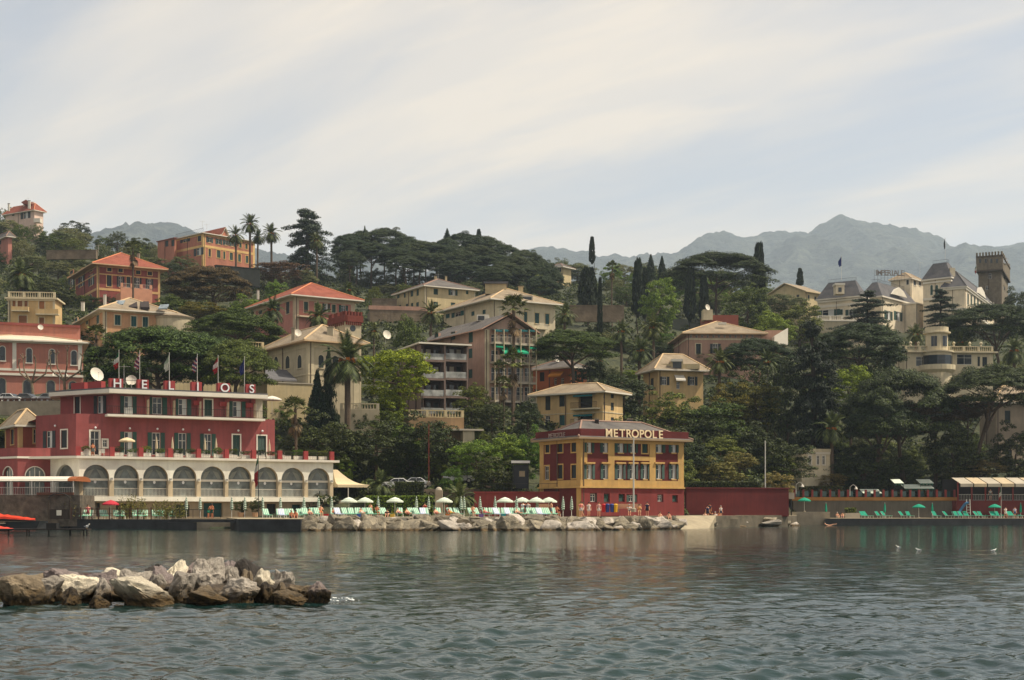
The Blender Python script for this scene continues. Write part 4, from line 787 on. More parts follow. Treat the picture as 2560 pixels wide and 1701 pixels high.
    m = MB(); fU.box(m, fU.t(637), t2R - .001, z1 + .02, z2, .003, .06); m.build('end_strip', CONC, H)
    # flat roof with white cornice
    rp_ = [Vector((f2L.A.x, f2L.A.y)) + Vector((-1.2, -.8)), V2((c2.x, c2.y)) - fU.u * .9 - back * 1.3, V2(fU.pt(t2R, 0)) + fU.u * .3 - back * 1.3, V2((e2.x, e2.y)) + fU.u * .3, V2((g2.x, g2.y))]
    mb = MB(); mb.hexa([(p.x, p.y, z2) for p in rp_], [(p.x, p.y, z2 + .5) for p in rp_]); mb.build('cornice', WHITE, H); mb = MB(); mb.hexa([(p.x, p.y, z2 + .5) for p in rp_], [(p.x, p.y, z2 + .68) for p in rp_]); mb.build('roof', DARKSLATE, H)
    zr = z2 + .68; fT = fU.shift(.6)
    for s_, x, w in zip('HELIOS', (291, 358, 425, 492, 560, 627), (34, 28, 26, 26, 31, 24)):
        t = fT.t(x); hw = w / 2 / F * fT.Y(t); m = MB(); fT.box(m, t - hw, t + hw, zr - .02, zr + 1.15, -.8, 0); pn = m.build('letter_panel', HPINK, H); text_on(pn, fT, s_, t + .1, zr + .05, 1.5, LETB, .06, .07); text_on(pn, fT, s_, t + .1, zr + .05, 1.5, LETW, .145, .01)
    rail(H, fT, fT.t(300), fT.t(622), zr, 1.1, IRON, -.9, .5, r=.012, name='roof_railing')
    for x, w in ((222, 60), (180, 25)): t = f2L.t(x); m = MB(); f2L.box(m, t - 1.2, t + 1.2, zr - .02, zr + 1.1, -1.6, -.9); m.build('roof_parapet', HPINK, H)
    # first balcony on the second floor
    zB = fU.z(1060, fU.t(286)); zB = z1 - .05; mb = MB(); fU.box(mb, fU.t(262), fU.t(654), zB - .25, zB + .02, 0, 1.5); mb.build('balcony_slab', WHITE, H); rail(H, fU, fU.t(262), fU.t(654), zB + .02, 1.0, IRON, 1.42, .22)
    for x in (366, 431, 496, 565, 633):
        m = MB(); t = fU.t(x)
        for k in range(5): m.box(fU.pt(t, zB + 1., .28 + k * .24), (.04, .04, 1.95))
        for k in range(6): m.tube(fU.pt(t, zB + .1 + k * .33, .28), fU.pt(t, zB + .1 + k * .33, 1.25), .02, n=4)
        m.build('trellis', PIER, H)
    for x, y in ((497, 1008), (562, 1011), (628, 1014)): t = fU.t(x - 6); z = fU.z(y, t); m = MB(); fU.box(m, t - .45, t + .45, z - .28, z + .28, .02, .4); m.build('air_conditioner', HPINK, H)
    t = fU.t(315); m = MB(); fU.box(m, t - .45, t + .5, zB + .04, zB + .85, .9, 1.3); m.build('air_conditioner', STEEL, H)
    for x, y in ((140, 1065), ): m = MB(); t = fUL.t(x); m.lathe(fUL.pt(t, fUL.z(y, t), .15), [(.01, -.14), (.12, -.08), (.14, 0), (.1, .1), (.01, .14)], 8); m.build('globe_lamp', LETW, H)
    for x in (238, 324, 393, 457, 522, 595, 655): m = MB(); t = fU.t(x); m.lathe(fU.pt(t, fU.z(1071 + (x - 300) * .02, t), .15), [(.01, -.14), (.12, -.08), (.14, 0), (.1, .1), (.01, .14)], 8); m.build('globe_lamp', LETW, H)
    # terrace edge: red posts, rails, planters with greenery, tables, folded sunshades
    posts = [195, 280, 352, 425, 496, 566, 634, 699, 764, 829]
    for x in posts: m = MB(); t = fA.t(x) ; fA.box(m, t - .27, t + .27, zT, zT + 1.12, -.25, .25); m.build('terrace_post', HPINK, H)
    for a, b_ in zip(posts[:-1], posts[1:]): rail(H, fA, fA.t(a) + .27, fA.t(b_) - .27, zT, .95, IRON, 0, .3, r=.012, name='terrace_railing')
    rg = random.Random(3)
    for k, (a, b_) in enumerate(zip(posts[:-1], posts[1:])):
        for j in range(2 if k else 1):
            t = fA.t(a) + (fA.t(b_) - fA.t(a)) * (.28 + .45 * j) + rg.uniform(-.2, .2); p = fA.pt(t, zT, -.62); nm = thing('planter', f'planter of green shrubs on the arcade terrace, {ordn(len(PLANT_SPOTS))} along the rail from the dish', 'planter', p, 'planters on the arcade terrace')
            m = MB(); fA.box(m, t - .55, t + .55, zT + .03, zT + .5, -.85, -.4); m.build('trough', WHITE, nm); PLANT_SPOTS.append((nm, p + Vector((0, 0, .5)), .75, rg.uniform(.5, .95)))
    for k, x in enumerate((400, 440, 522, 550, 684)):
        t = fA.t(x); p = fA.pt(t, zT, -1.7); o = thing('folded_sunshade', f'folded cream sunshade on the arcade terrace, {ordn(k)} from the open one', 'parasol', p, 'folded sunshades on the terrace'); m = MB(); m.tube(p, p + Vector((0, 0, 2.6)), .03); m.build('pole', WHITE, o); m = MB(); m.lathe(p, [(.03, 1.0), (.17, 1.15), (.14, 1.8), (.03, 2.55)], 8); m.build('cover', PIER, o)
    for k, x in enumerate((262, 335, 375, 447, 475, 515, 545, 585, 610, 650, 665, 715)):
        t = fA.t(x); p = fA.pt(t, zT + .02, -1.3); o = thing('terrace_chair', f'white chair behind the terrace rail, {ordn(k)} from the hotel door', 'chair', p, 'chairs on the arcade terrace'); a = rg.uniform(0, 6)
        for nm_, c, s3 in (('seat', (0, 0, .44), (.45, .45, .05)), ('backrest', (0, .22, .7), (.45, .04, .45))): m = MB(); m.box((p.x + c[0], p.y + c[1], p.z + c[2]), s3); m.build(nm_, FRAME, o)
        for sx in (-.2, .2):
            for sy in (-.2, .2): m = MB(); m.tube((p.x + sx, p.y + sy, p.z), (p.x + sx, p.y + sy, p.z + .42), .02, n=4); m.build('leg', FRAME, o)
    t = fA.t(325); p = fA.pt(t, zT, -1.6); o = thing('sunshade', 'open cream sunshade on the hotel terrace', 'parasol', p); m = MB(); m.tube(p, p + Vector((0, 0, 2.35)), .03); m.build('pole', STEEL, o); m = MB(); m.lathe(p, [(1.0, 1.85), (1.0, 2.0), (.55, 2.25), (.02, 2.4)], 10); m.build('canopy', M('cream canvas', lin(208, 188, 152), .8, .05), o)
    p = fUL.pt(fUL.t(213), zT, .6)
    return H, fA, fU, fT, zT, zr, fR, fP, fQ, zb, fB, z1, zB
H, fA, fU, fT, zT, zr, fR, fP, fQ, zbA, fB, z1H, zBH = helios()
# flags on the hotel roof
def flag_pole(label, base, h, cols, drop=1.9, vertical=True, mat=None, wid=.6):
    o = thing('flagpole', label, 'flagpole', base); m = MB(); m.tube(base, base + Vector((0, 0, h)), .045, .03, 8); m.lathe(base + Vector((0, 0, h)), [(.0, .08), (.06, .04), (.05, 0)], 6); m.build('pole', mat or STEEL, o)
    mb = MB(); n = 12; k = 9; mats = []
    for c in cols:
        mats.append(M('flag cloth %d %d %d' % c, lin(*c), .8, .06))
    g = [[base + Vector((-(.05 + wid * j / k * (.25 + .75 * min(1, i / 5)) * (1 - .25 * (i > 9))), .07 * math.sin(j * 2.1 + i * .5), h - .15 - drop * i / n - .35 * (j / k))) for j in range(k + 1)] for i in range(n + 1)]
    for i in range(n):
        for j in range(k):
            mi = (min(int((i + .5) / n * len(cols)), len(cols) - 1) if vertical else min(int(((i * 2 + j) % 7) / 7 * len(cols)), len(cols) - 1)); mb.poly([g[i][j], g[i][j + 1], g[i + 1][j + 1], g[i + 1][j]], mi)
    mb.build('flag', mats, o, smooth=True); return o
FL = [(298, 'green, white and red flag hanging above the letter H', [(30, 92, 58), (190, 186, 176), (150, 40, 38)], True), (350, 'striped red and white flag hanging above the letter E', [(40, 44, 90), (160, 60, 60), (200, 190, 186), (150, 50, 52)], False), (424, 'pale grey green flag hanging above the letter L', [(150, 160, 140), (188, 186, 170)], True), (494, 'blue, white and red flag hanging above the letter I', [(40, 44, 84), (190, 182, 180), (150, 50, 56)], False), (546, 'red flag with a white patch hanging beside the letter O', [(150, 36, 40), (196, 180, 174), (150, 36, 40)], True), (612, 'dark blue flag hanging beside the letter S', [(30, 38, 92), (34, 42, 100)], True)]
for k, (x, lab, cols, v) in enumerate(FL): t = fT.t(x); flag_pole(lab, fT.pt(t, zr, -.15), 4.6, cols, vertical=v)
dish(240, 938, 182, .95, 'large white satellite dish tilted on the hotel roof', (.7, -.6, .4), 1.1); dish(329, 951, 176, .62, 'round white satellite dish between the roof letters H and E', (.4, -.9, .15), .9); dish(318, 953, 177, .5, 'narrow satellite dish seen edge-on beside the letter E', (.95, -.3, .2), .9)
dish(101, 819, 228, .45, 'small white dish on the station roof', (.5, -.8, .3), .6); dish(744, 833, 221, .6, 'white dish beside the villa chimney stack', (.6, -.8, .2), .8); dish(966, 838, 231, .75, 'white dish on a post behind the bright green tree', (.6, -.75, .25), 1.5); dish(1391, 897, 262, .7, 'white dish on the orange house roof', (.6, -.75, .3), 1.); dish(1768, 769, 323, .7, 'white dish on the chimney block above the rose villa', (.6, -.8, .2), .8)
dish(217, 1133, 168.6, .5, 'pale dish standing on the arcade terrace', (-.4, -.8, .3), .5)
# tent beside the arcade, glazed canopy at the left, thatched corner
def tent():
    a = fA.pt(fA.L + .5, 0, -.2); zlo = P(0, 1212, a.y).z; zhi = P(0, 1174, a.y).z; o = thing('awning_tent', 'cream canvas tent roof at the end of the white arcade', 'tent', (a.x, a.y, 1.3)); w = 82 / F * a.y
    u = Vector((fA.u.x, fA.u.y, 0)); bk = Vector((-fA.u.y, fA.u.x, 0)); A = Vector((a.x, a.y, 0)); mb = MB(); q = [A - bk * .5, A + u * w * 1.06 - bk * .5, A + u * w * 1.06 + bk * 6, A + bk * 6]; top = [A + bk * 1.2, A + u * .6 + bk * 1.2, A + u * .6 + bk * 4.5, A + bk * 4.5]
    lo = [v + Vector((0, 0, zlo)) for v in q]; hi = [v + Vector((0, 0, zhi)) for v in top]
    n = 6
    for k in range(4):
        a0, a1, b0, b1 = lo[k], lo[(k + 1) % 4], hi[k], hi[(k + 1) % 4]
        for j in range(n):
            s0, s1 = j / n, (j + 1) / n; g = lambda p, r, s: p.lerp(r, s) - Vector((0, 0, .55 * math.sin(math.pi * s)))
            mb.poly([g(a0, b0, s0), g(a1, b1, s0), g(a1, b1, s1), g(a0, b0, s1)])
        mb.poly([lo[k] - Vector((0, 0, .35)), lo[(k + 1) % 4] - Vector((0, 0, .35)), lo[(k + 1) % 4], lo[k]])
    mb.poly(hi); mb.build('canvas', M('cream canvas', 0), o, smooth=False)
    for s in (.35, 1.0):
        for d in (-.4, 5.5): m = MB(); p = A + u * w * s + bk * d; m.tube((p.x, p.y, 1.3), (p.x, p.y, zlo), .06); m.build('post', WHITE, o)
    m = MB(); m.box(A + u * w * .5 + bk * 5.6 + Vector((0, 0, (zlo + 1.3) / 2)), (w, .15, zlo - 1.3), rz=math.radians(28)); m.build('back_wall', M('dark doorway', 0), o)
    m = MB(); f = Face((q[0].x, q[0].y), (q[1].x, q[1].y)); f.box(m, 0, f.L, .8, P(0, 1251, a.y).z, -6, .2); m.build('floor', STONE, o)
tent()
def canopy():
    Y = 163.; z0 = P(0, 1203, Y).z; z1 = P(0, 1190, Y).z; x0, x1 = PX(0, Y), PX(188, Y); o = thing('canopy', 'white barrel canopy with an orange end over the lower terrace of the hotel', 'canopy', (x0, Y, P(0, 1238, Y).z)); mb = MB(); n = 10
    arc = [(Y + 3 * (1 - math.cos(math.pi * k / n)), z0 + (z1 - z0) * math.sin(math.pi * k / n) ** .7) for k in range(n + 1)]
    for k in range(n): mb.poly([(x0 - 4, *arc[k]), (x1 - .9, *arc[k]), (x1 - .9, *arc[k + 1]), (x0 - 4, *arc[k + 1])])
    mb.build('canvas', WHITE, o, smooth=True); mb = MB()
    for k in range(n): mb.poly([(x1 - .9, *arc[k]), (x1, *arc[k]), (x1, *arc[k + 1]), (x1 - .9, *arc[k + 1])])
    mb.poly([(x1, *a) for a in arc]); mb.build('end_canvas', M('orange canvas', lin(142, 82, 46), .8, .05), o)
    fc = Face((x0 - 4, Y), (x1, Y)); zf = P(0, 1238, Y).z
    for k in range(6): m = MB(); t = fc.L * (k + .2) / 5.3; fc.box(m, t - .05, t + .05, zf, z0, -.1, 0); m.build('post', STEEL, o)
    m = MB(); fc.box(m, 0, fc.L + .6, zf - 3.6, zf, -7, .2); m.build('terrace_wall', M('dark seaside rubble', lin(88, 80, 70), .95, .5, 1.4, .7, 3, .12), o); rail(o, fc, 0, fc.L, zf, .9, STEEL, .1, .2)
    m = MB(); fc.box(m, fc.t(95), fc.t(186), zf, zf + .3, .22, .5); m.build('flower_box', M('brown flower box', lin(92, 60, 46)), o)
canopy()
# garden gate arch in the seaside wall
p = P(148, 1298, 160.5); o = thing('gate', 'arched garden gate with iron sign hoop and white notice', 'gate', p); m = MB(); w = 1.2
for s in (-1, 1): m2 = MB(); m2.tube(p + Vector((s * w, 0, 0)), p + Vector((s * w, 0, 2.2)), .08); m2.build('post', DARKBARK, o)
q = [(p.x + w * math.cos(math.pi * k / 12), p.y, p.z + 2.2 + .7 * math.sin(math.pi * k / 12)) for k in range(13)]; m.path(q, [.06] * 13); m.build('hoop', IRON, o); m = MB(); m.box((p.x, p.y, p.z + .55), (2.2, .08, 1.1)); m.build('gate_leaf', DARKBARK, o); m = MB(); m.box((p.x, p.y - .08, p.z + .7), (.55, .03, .6)); m.build('notice', WHITE, o)

# ------------------------------------------------------------------ the red and yellow hotel with METROPOLE letters
MRED = plaster('shaded deep red render', lin(104, 40, 38), .35); MYEL = plaster('yellow trim render', lin(198, 154, 74), .35); MBASE = plaster('red base render', lin(136, 52, 48), .5)  # facade red and yellow darkened to carry the front's partial shade
b = Bld('hotel', 'red and yellow hotel by the bathing terrace with METROPOLE in white letters', 1452, 170, 30, 1350, 1709, 1284, 1093, MRED, 'hotel', 2)
b.win('R', [(x0, 1107, x1, 1132, 'o') for x0, x1 in ((1467, 1479), (1507, 1520), (1544, 1559), (1576, 1588), (1640, 1655), (1678, 1690))] + [(1605, 1109, 1619, 1133, 's')], GREEN, MYEL)
b.win('R', [(x0, 1162, x1, 1198, 'o') for x0, x1 in ((1467, 1480), (1508, 1521), (1544, 1557), (1575, 1588), (1607, 1618), (1641, 1654), (1678, 1690))], GREEN, MYEL)
b.win('L', [(1364, 1107, 1374, 1132, 's'), (1395, 1107, 1407, 1131, 's'), (1429, 1106, 1441, 1130, 's'), (1395, 1163, 1407, 1197, 's'), (1429, 1163, 1441, 1196, 's'), (1362, 1166, 1373, 1200, 'g')], DKGREEN, MYEL)
b.win('R', [(1476, 1235, 1489, 1255, 'p'), (1510, 1236, 1521, 1255, 's'), (1547, 1237, 1559, 1254, 's'), (1572, 1238, 1584, 1255, 'p'), (1644, 1238, 1655, 1254, 'g'), (1681, 1240, 1691, 1255, 's')], GREEN)
b.walls(.2).hip(1052, .85, GREYSLATE, M('dull eave board', lin(150, 128, 100)), inset=4.); b.band(1093, 1106, MYEL, .14, 'frieze').band(1200, 1216, MYEL, .1, 'frieze').band(1216, 1220, MYEL, .35, 'ledge').quoins(MYEL, .9)
for x in (1455 + 74, 1632): m = MB(); t = b.R.t(x); b.R.box(m, t - .55, t + .35, P(0, 1200, 170).z, P(0, 1105, 170).z, .003, .11); m.build('pilaster', MYEL, b.root)
m = MB(); r = b.R.rect(1531, 1141, 1630, 1152); b.R.box(m, r[0], r[1], r[2], r[3], .003, .1); m.build('panel_band', MYEL, b.root)
for x in (1473, 1514, 1550, 1581, 1612, 1647, 1684): m = MB(); r = b.R.rect(x - 12, 1156, x + 12, 1160); b.R.box(m, r[0], r[1], r[2], r[3], .003, .3); m.build('hood', MYEL, b.root)
za, zc = P(0, 1221, 170).z, P(0, 1290, 170).z; m = MB(); b.R.box(m, 0, b.R.L, zc, za, .003, .12); m2 = m
ho = [b.R.rect(*r) for r in ((1474, 1233, 1491, 1257), (1508, 1234, 1523, 1257), (1545, 1235, 1561, 1256), (1565, 1236, 1592, 1257), (1642, 1236, 1657, 1256), (1679, 1238, 1693, 1257))]
m = MB(); wall_face(m, b.R, 0, b.R.L, zc, za, ho, .115, d=.12); m.build('base', MBASE, b.root)
# sign boards: red parapet at the eave with white letters
za, zc = P(0, 1092, 170).z, P(0, 1074, 170).z; fs = b.R.shift(.55)
m = MB(); b.R.box(m, -.5, b.R.L + .4, za - .05, za + .95, .35, .5); m.build('sign_board', MRED, b.root); m = MB(); b.Lf.box(m, -.3, b.Lf.L + .5, za - .05, za + .95, .35, .499); m.build('sign_board', MRED, b.root)
m = MB(); r = b.R.rect(1500, 1073, 1664, 1090); b.R.box(m, r[0], r[1], za + .95, zc + .12, .36, .46); m.build('sign_board', MRED, b.root)
n = len('METROPOLE'); t0, t1 = b.R.t(1516), b.R.t(1645)
for k, ch in enumerate('METROPOLE'): text_on(b.root, b.R, ch, t0 + (t1 - t0) * k / (n - 1), za + .06, 1.38, M('cream letter', lin(232, 208, 166), .5, .03), .56, .05)
t0, t1 = b.Lf.t(1384), b.Lf.t(1420)
for k, ch in enumerate('METROPOLE'): text_on(b.root, b.Lf, ch, t0 + (t1 - t0) * k / (n - 1), za + .12, .75, M('grey letter', lin(150, 128, 120), .6, .03), .55, .04, sx=1.15)
chimney(b.root, 1440, 1048, 1075, 178, 9, STONE); chimney(b.root, 1492, 1050, 1062, 176, 10, M('dark lead', 0)); chimney(b.root, 1575, 1050, 1060, 180, 12, DARKSLATE)
METRO = b
t, f, z0, z1 = retaining('long red wall behind the bathing terrace left of the METROPOLE hotel', 1186, 1446, 1233, 1283, 174, 1, .5, MBASE, 'garden_wall')
rail(t, f, 0, f.L, z1 + .18, 1., IRON, -.2, .9, r=.015)
retaining('dark red wall along the promenade right of the METROPOLE hotel', 1716, 1972, 1222, 1284, 186, 14, .6, MRED, 'garden_wall')

# ------------------------------------------------------------------ mansard palace, tower, round villa
PR = thing('palace_hotel', 'cream palace hotel with slate mansard roofs high on the right', 'hotel', P(2150, 850, 388))
def mansard(root, B_, ytop, mat, o=.5, inset=2.2):
    z = B_.z1; zt = P(0, ytop, B_.C.y).z; q0 = [B_.C - B_.ur * o - B_.us * o, B_.C + B_.ur * (B_.w + o) - B_.us * o, B_.C + B_.ur * (B_.w + o) + B_.us * (B_.d + o), B_.C - B_.ur * o + B_.us * (B_.d + o)]
    q1 = [B_.C + B_.ur * inset + B_.us * inset, B_.C + B_.ur * (B_.w - inset) + B_.us * inset, B_.C + B_.ur * (B_.w - inset) + B_.us * (B_.d - inset), B_.C + B_.ur * inset + B_.us * (B_.d - inset)]
    mb = MB(); mb.hexa([(p.x, p.y, z - .25) for p in q0], [(p.x, p.y, z + .12) for p in q0]); mb.build('cornice', WHITE, root); mb = MB(); mb.hexa([(p.x * .96 + p2.x * .04, p.y * .96 + p2.y * .04, z + .1) for p, p2 in zip(q0, q1)], [(p.x, p.y, zt) for p in q1]); rf = mb.build('mansard_roof', mat, root)
    f = Face(q1[3], q1[0]); rail(rf, f, 0, f.L, zt, .9, IRON, 0, .35); f = Face(q1[0], q1[1]); rail(rf, f, 0, f.L, zt, .9, IRON, 0, .35); return zt
def pav(pxc, Y, a, pxL, pxR, yb, ye, ytop, wl=(), wr=(), inset=2.2, wallm=None, roofm=None):
    p = Bld('x', '', pxc, Y, a, pxL, pxR, yb, ye, wallm or PALACE, root=PR, sink=6)
    p.win('L', wl, GREEN, WHITE); p.win('R', wr, GREEN, WHITE); p.walls()
    if ytop: mansard(PR, p, ytop, roofm or DARKSLATE, inset=inset)
    return p
p = pav(2150, 390, 55, 2044, 2168, 850, 741, 697, [(2056, 775, 2085, 791, 'o'), (2093, 774, 2107, 788, 's'), (2122, 774, 2138, 790, 'p')], [(2156, 776, 2163, 790, 'o')])
p.band(756, 762, WHITE, .12); p.band(745, 749, WHITE, .3, 'cornice')
box_px(PR, 'dormer', 2090, 2111, 712, 735, 388.5, 3, PALACE); box_px(PR, 'dormer_cap', 2088, 2113, 708, 713, 388.3, 3.2, WHITE); box_px(PR, 'dormer_window', 2096, 2104, 719, 730, 388.4, .1, DARKGLASS)
p = pav(2204, 398, 50, 2150, 2290, 850, 741, 701, (), [(2216, 778, 2226, 800, 'o'), (2240, 780, 2250, 802, 'o'), (2262, 782, 2272, 804, 'o')], 2.5)
f = p.R; m = MB(); q = [(f.t(2225), f.z(741, f.t(2245))), (f.t(2232), f.z(728, f.t(2245))), (f.t(2243), f.z(720, f.t(2245))), (f.t(2254), f.z(728, f.t(2245))), (f.t(2262), f.z(741, f.t(2245)))]; m.hexa([f.pt(a, z, .7) for a, z in q], [f.pt(a, z, .2) for a, z in q]); m.build('pediment', WHITE, PR)
p = pav(2376, 400, 50, 2308, 2397, 850, 694, 652, [(2326 + 13 * k, 713, 2332 + 13 * k, 738, 'a') for k in range(3)], [(2380, 712, 2385, 740, 'a'), (2389, 714, 2393, 742, 'a')], 2.0)
p.band(700, 704, WHITE, .3, 'cornice').band(740, 746, WHITE, .25); box_px(PR, 'dormer', 2375, 2388, 670, 692, 401, 2, PALACE)
p = pav(2290, 406, 50, 2275, 2320, 850, 760, None); p.flat(WHITE, .3, .4)
p = pav(2276, 415, 50, 2262, 2312, 780, 696, None, [(2266, 700, 2272, 712, 'd')], [(2284, 702, 2290, 714, 'd'), (2297, 703, 2303, 715, 'd')]); p.hip(682, .6, SLATE)
# long receding wing
wg = Bld('x', '', 2412, 398, 62, 2400, 2508, 860, 716, PALACE, root=PR, sink=6); wg.win('R', [(2418 + i * 8.2, 735 + i * 3.0, 2422 + i * 8.2, 762 + i * 2.6, 's') for i in range(10)], GREEN, WHITE); wg.walls(); wg.hip(703, .6, DARKSLATE); wg.band(716, 723, WHITE, .35, 'cornice'); wg.band(770, 776, WHITE, .5, 'string_course')
m = MB(); f = wg.R; q = [(f.t(2441), f.z(716, 4)), (f.t(2444), f.z(700, 4)), (f.t(2450), f.z(694, 4)), (f.t(2457), f.z(702, 4)), (f.t(2461), f.z(716, 4))]; m.hexa([f.pt(a, z, .5) for a, z in q], [f.pt(a, z, 0) for a, z in q]); m.build('pediment', WHITE, PR)
bt = Bld('x', '', 2016, 372, 4, 2012, 2165, 860, 803, GREYCREAM, root=PR, sink=6); bt.walls().flat(WHITE, .3, .3); balustrade(PR, bt.R, 0, bt.R.L, bt.z1 + .3, 1.2, WHITE, -.2, .5, 3.4)
sgn = thing('roof_sign', 'thin iron letters on the palace roof reading IMPERIALE', 'sign', P(2222, 690, 404)); f = line_face(2186, 404, 6, 2262)
for k, ch in enumerate('IMPERIALE'): text_on(sgn, f, ch, f.L * (k + .6) / 9.4, P(0, 688, 404).z, 2.1, M('rusty iron letter', lin(120, 112, 106), .7, .05), .0, .03)
m = MB()
for k in range(10): m.tube(f.pt(f.L * k / 9, P(0, 702, 404).z, -.1), f.pt(f.L * k / 9, P(0, 673, 404).z, -.1), .03, n=4)
f.box(m, 0, f.L, P(0, 688, 404).z - .08, P(0, 688, 404).z - .02, -.12, -.06); m.build('sign_frame', IRON, sgn)
flag_pole('dark blue flag on a thin pole over the left mansard roof', P(2104, 700, 392), 6.6, [(40, 50, 110), (44, 56, 116)], 2.6, wid=.9); flag_pole('pole with a furled dark flag over the palace stair pavilion', P(2363, 652, 404), 6.6, [(60, 66, 70), (70, 72, 76)], 3., wid=.4); flag_pole('green, white and red flag hanging by the crenellated stone tower', P(2441, 690, 430), 3.4, [(30, 92, 58), (190, 186, 176), (150, 40, 38)], 2.4, wid=.5)
tw = Bld('castle_tower', 'square grey stone tower with battlements at the far right of the ridge', 2503, 440, 66, 2446, 2520, 780, 676, M('grey castle stone', lin(112, 102, 86), .95, .3, 1.2, .5, 4), 'tower', 8)
tw.win('L', [(2470, 684, 2479, 698, 'g'), (2464, 715, 2472, 725, 'g')]).win('R', [(2509, 680, 2513, 698, 'g'), (2509, 716, 2513, 726, 'g')]).walls()
hd = Bld('x', '', 2506, 438, 66, 2440, 2525, 674, 637, tw.wall, root=tw.root, sink=.2); hd.win('L', [(2448 + 14 * k, 647, 2453 + 14 * k, 658, 'a') for k in range(4)], DARKGLASS, tw.wall).win('R', [(2509 + 3.4 * k, 646, 2511 + 3.4 * k, 660, 'a') for k in range(4)], DARKGLASS, tw.wall); hd.walls(); zt = P(0, 628, 438).z
for f, n in ((hd.R, 7), (hd.Lf, 9)):
    m = MB(); f.box(m, 0, f.L, hd.z1 - .35, hd.z1, 0, .2 if n == 7 else .198); f.box(m, 0, f.L, hd.z0 - .2, hd.z0 + .25, 0, .2 if n == 7 else .198); m.build('string_course', M('dark castle stone', lin(84, 74, 62), .95, .2), tw.root)
    for k in range(n): m = MB(); t = f.L * k / (n - .45); f.box(m, t, t + f.L / (n - .45) * .55, hd.z1, zt, -.4, .01); m.build('merlon', tw.wall, tw.root)
hd.flat(STONE, -.4, .1)
def round_villa():
    Y = 292; c = P(2350, 930, Y + 6); o = thing('villa', 'cream villa with round turret, bow front and balustraded roof behind the umbrella pines', 'villa', c); zE = P(0, 882, Y).z; zb = c.z - 6
    b = Bld('x', '', 2262, Y, 4, 2250, 2482, 935, 882, PALE, root=o, sink=6); b.win('R', [(2290, 892, 2318, 916, 'g'), (2392, 886, 2430, 912, 'g'), (2444, 892, 2450, 916, 'd'), (2456, 893, 2468, 917, 'd')]).walls().flat(PALE, .8, .3); balustrade(o, b.R, 0, b.R.L, b.z1 + .3, 1.1, PALE, .1)
    for x in (2258, 2276, 2296, 2384, 2424, 2452): m = MB(); t = b.R.t(x); m.lathe(b.R.pt(t, b.z1 + 1.4, .1), [(.25, 0), (.15, .3), (.35, .55), (.28, .75), (.02, .95)], 8); m.build('urn', PALE, o)
    cx = PX(2344, Y); r = 36 / F * Y; m = MB(); m.lathe((cx, Y + .6, 0), [(r, zb), (r, zE), (r * 1.12, zE), (r * 1.12, zE + .3), (.1, zE + .31)], 24); m.build('bow_front', PALE, o)
    for k in range(5): a = math.radians(-150 + 30 * k); m = MB(); zz = P(0, 913, Y).z; z3 = P(0, 890, Y).z; w = .85; d = Vector((math.cos(a), math.sin(a))); n = Vector((-d.y, d.x)); p0 = Vector((cx, Y + .6)) + d * (r + .03); m.poly([(p0.x - n.x * w, p0.y - n.y * w, zz), (p0.x + n.x * w, p0.y + n.y * w, zz), (p0.x + n.x * w, p0.y + n.y * w, z3), (p0.x - n.x * w, p0.y - n.y * w, z3)]); m.build('bow_window', DARKGLASS, o)
    m = MB(); zz = P(0, 926, Y).z; m.lathe((cx, Y + .6, 0), [(r * 1.05, zz - .6), (r * 1.25, zz), (r * 1.25, zz + 1.0), (r * 1.2, zz + 1.0), (r * 1.2, zz)], 24); m.build('bow_balcony', PALE, o)
    r2 = 27 / F * Y; z4 = P(0, 836, Y).z; m = MB(); m.lathe((cx, Y + .6, 0), [(r2, zE + .2), (r2, z4), (r2 * 1.25, z4 + .15), (r2 * 1.25, z4 + .4), (r2 * 1.05, z4 + .5), (r2 * 1.05, z4 + 1.4), (r2 * .95, z4 + 1.4), (r2 * .95, z4 + .6)], 20); tu = m.build('turret', PALE, o)
    for a in (-128, -112, -68, -52): d = Vector((math.cos(math.radians(a)), math.sin(math.radians(a)))); n = Vector((-d.y, d.x)) * .28; p0 = Vector((cx, Y + .6)) + d * (r2 + .05); m = MB(); m.poly([(p0.x - n.x, p0.y - n.y, z4 - 2.6), (p0.x + n.x, p0.y + n.y, z4 - 2.6), (p0.x + n.x, p0.y + n.y, z4 - .5), (p0.x - n.x, p0.y - n.y, z4 - .5)]); m.build('turret_window', DARKGLASS, tu)
round_villa()
# ------------------------------------------------------------------ vegetation
def quads_mesh(name, V, mats, mi=None):
    n = len(V) // 4; me = bpy.data.meshes.new(name); me.vertices.add(4 * n); me.vertices.foreach_set('co', V.astype(np.float32).ravel())
    me.loops.add(4 * n); me.loops.foreach_set('vertex_index', np.arange(4 * n, dtype=np.int32)); me.polygons.add(n); me.polygons.foreach_set('loop_start', np.arange(0, 4 * n, 4, dtype=np.int32))
    for m in (mats if isinstance(mats, (list, tuple)) else [mats]): me.materials.append(m)
    if mi is not None: me.polygons.foreach_set('material_index', mi.astype(np.int32))
    me.update(calc_edges=True); return me
def unit(a): return a / np.maximum(np.linalg.norm(a, axis=1, keepdims=True), 1e-9)
def leafs(rg, C, Nrm, size, aspect=.5):
    """diamond leaves at C facing Nrm"""
    Nrm = unit(Nrm); t = unit(np.cross(Nrm, rg.normal(size=C.shape))); b = np.cross(Nrm, t); s = size[:, None]
    return np.stack([C + t * s, C + b * s * aspect, C - t * s, C - b * s * aspect], 1).reshape(-1, 3)
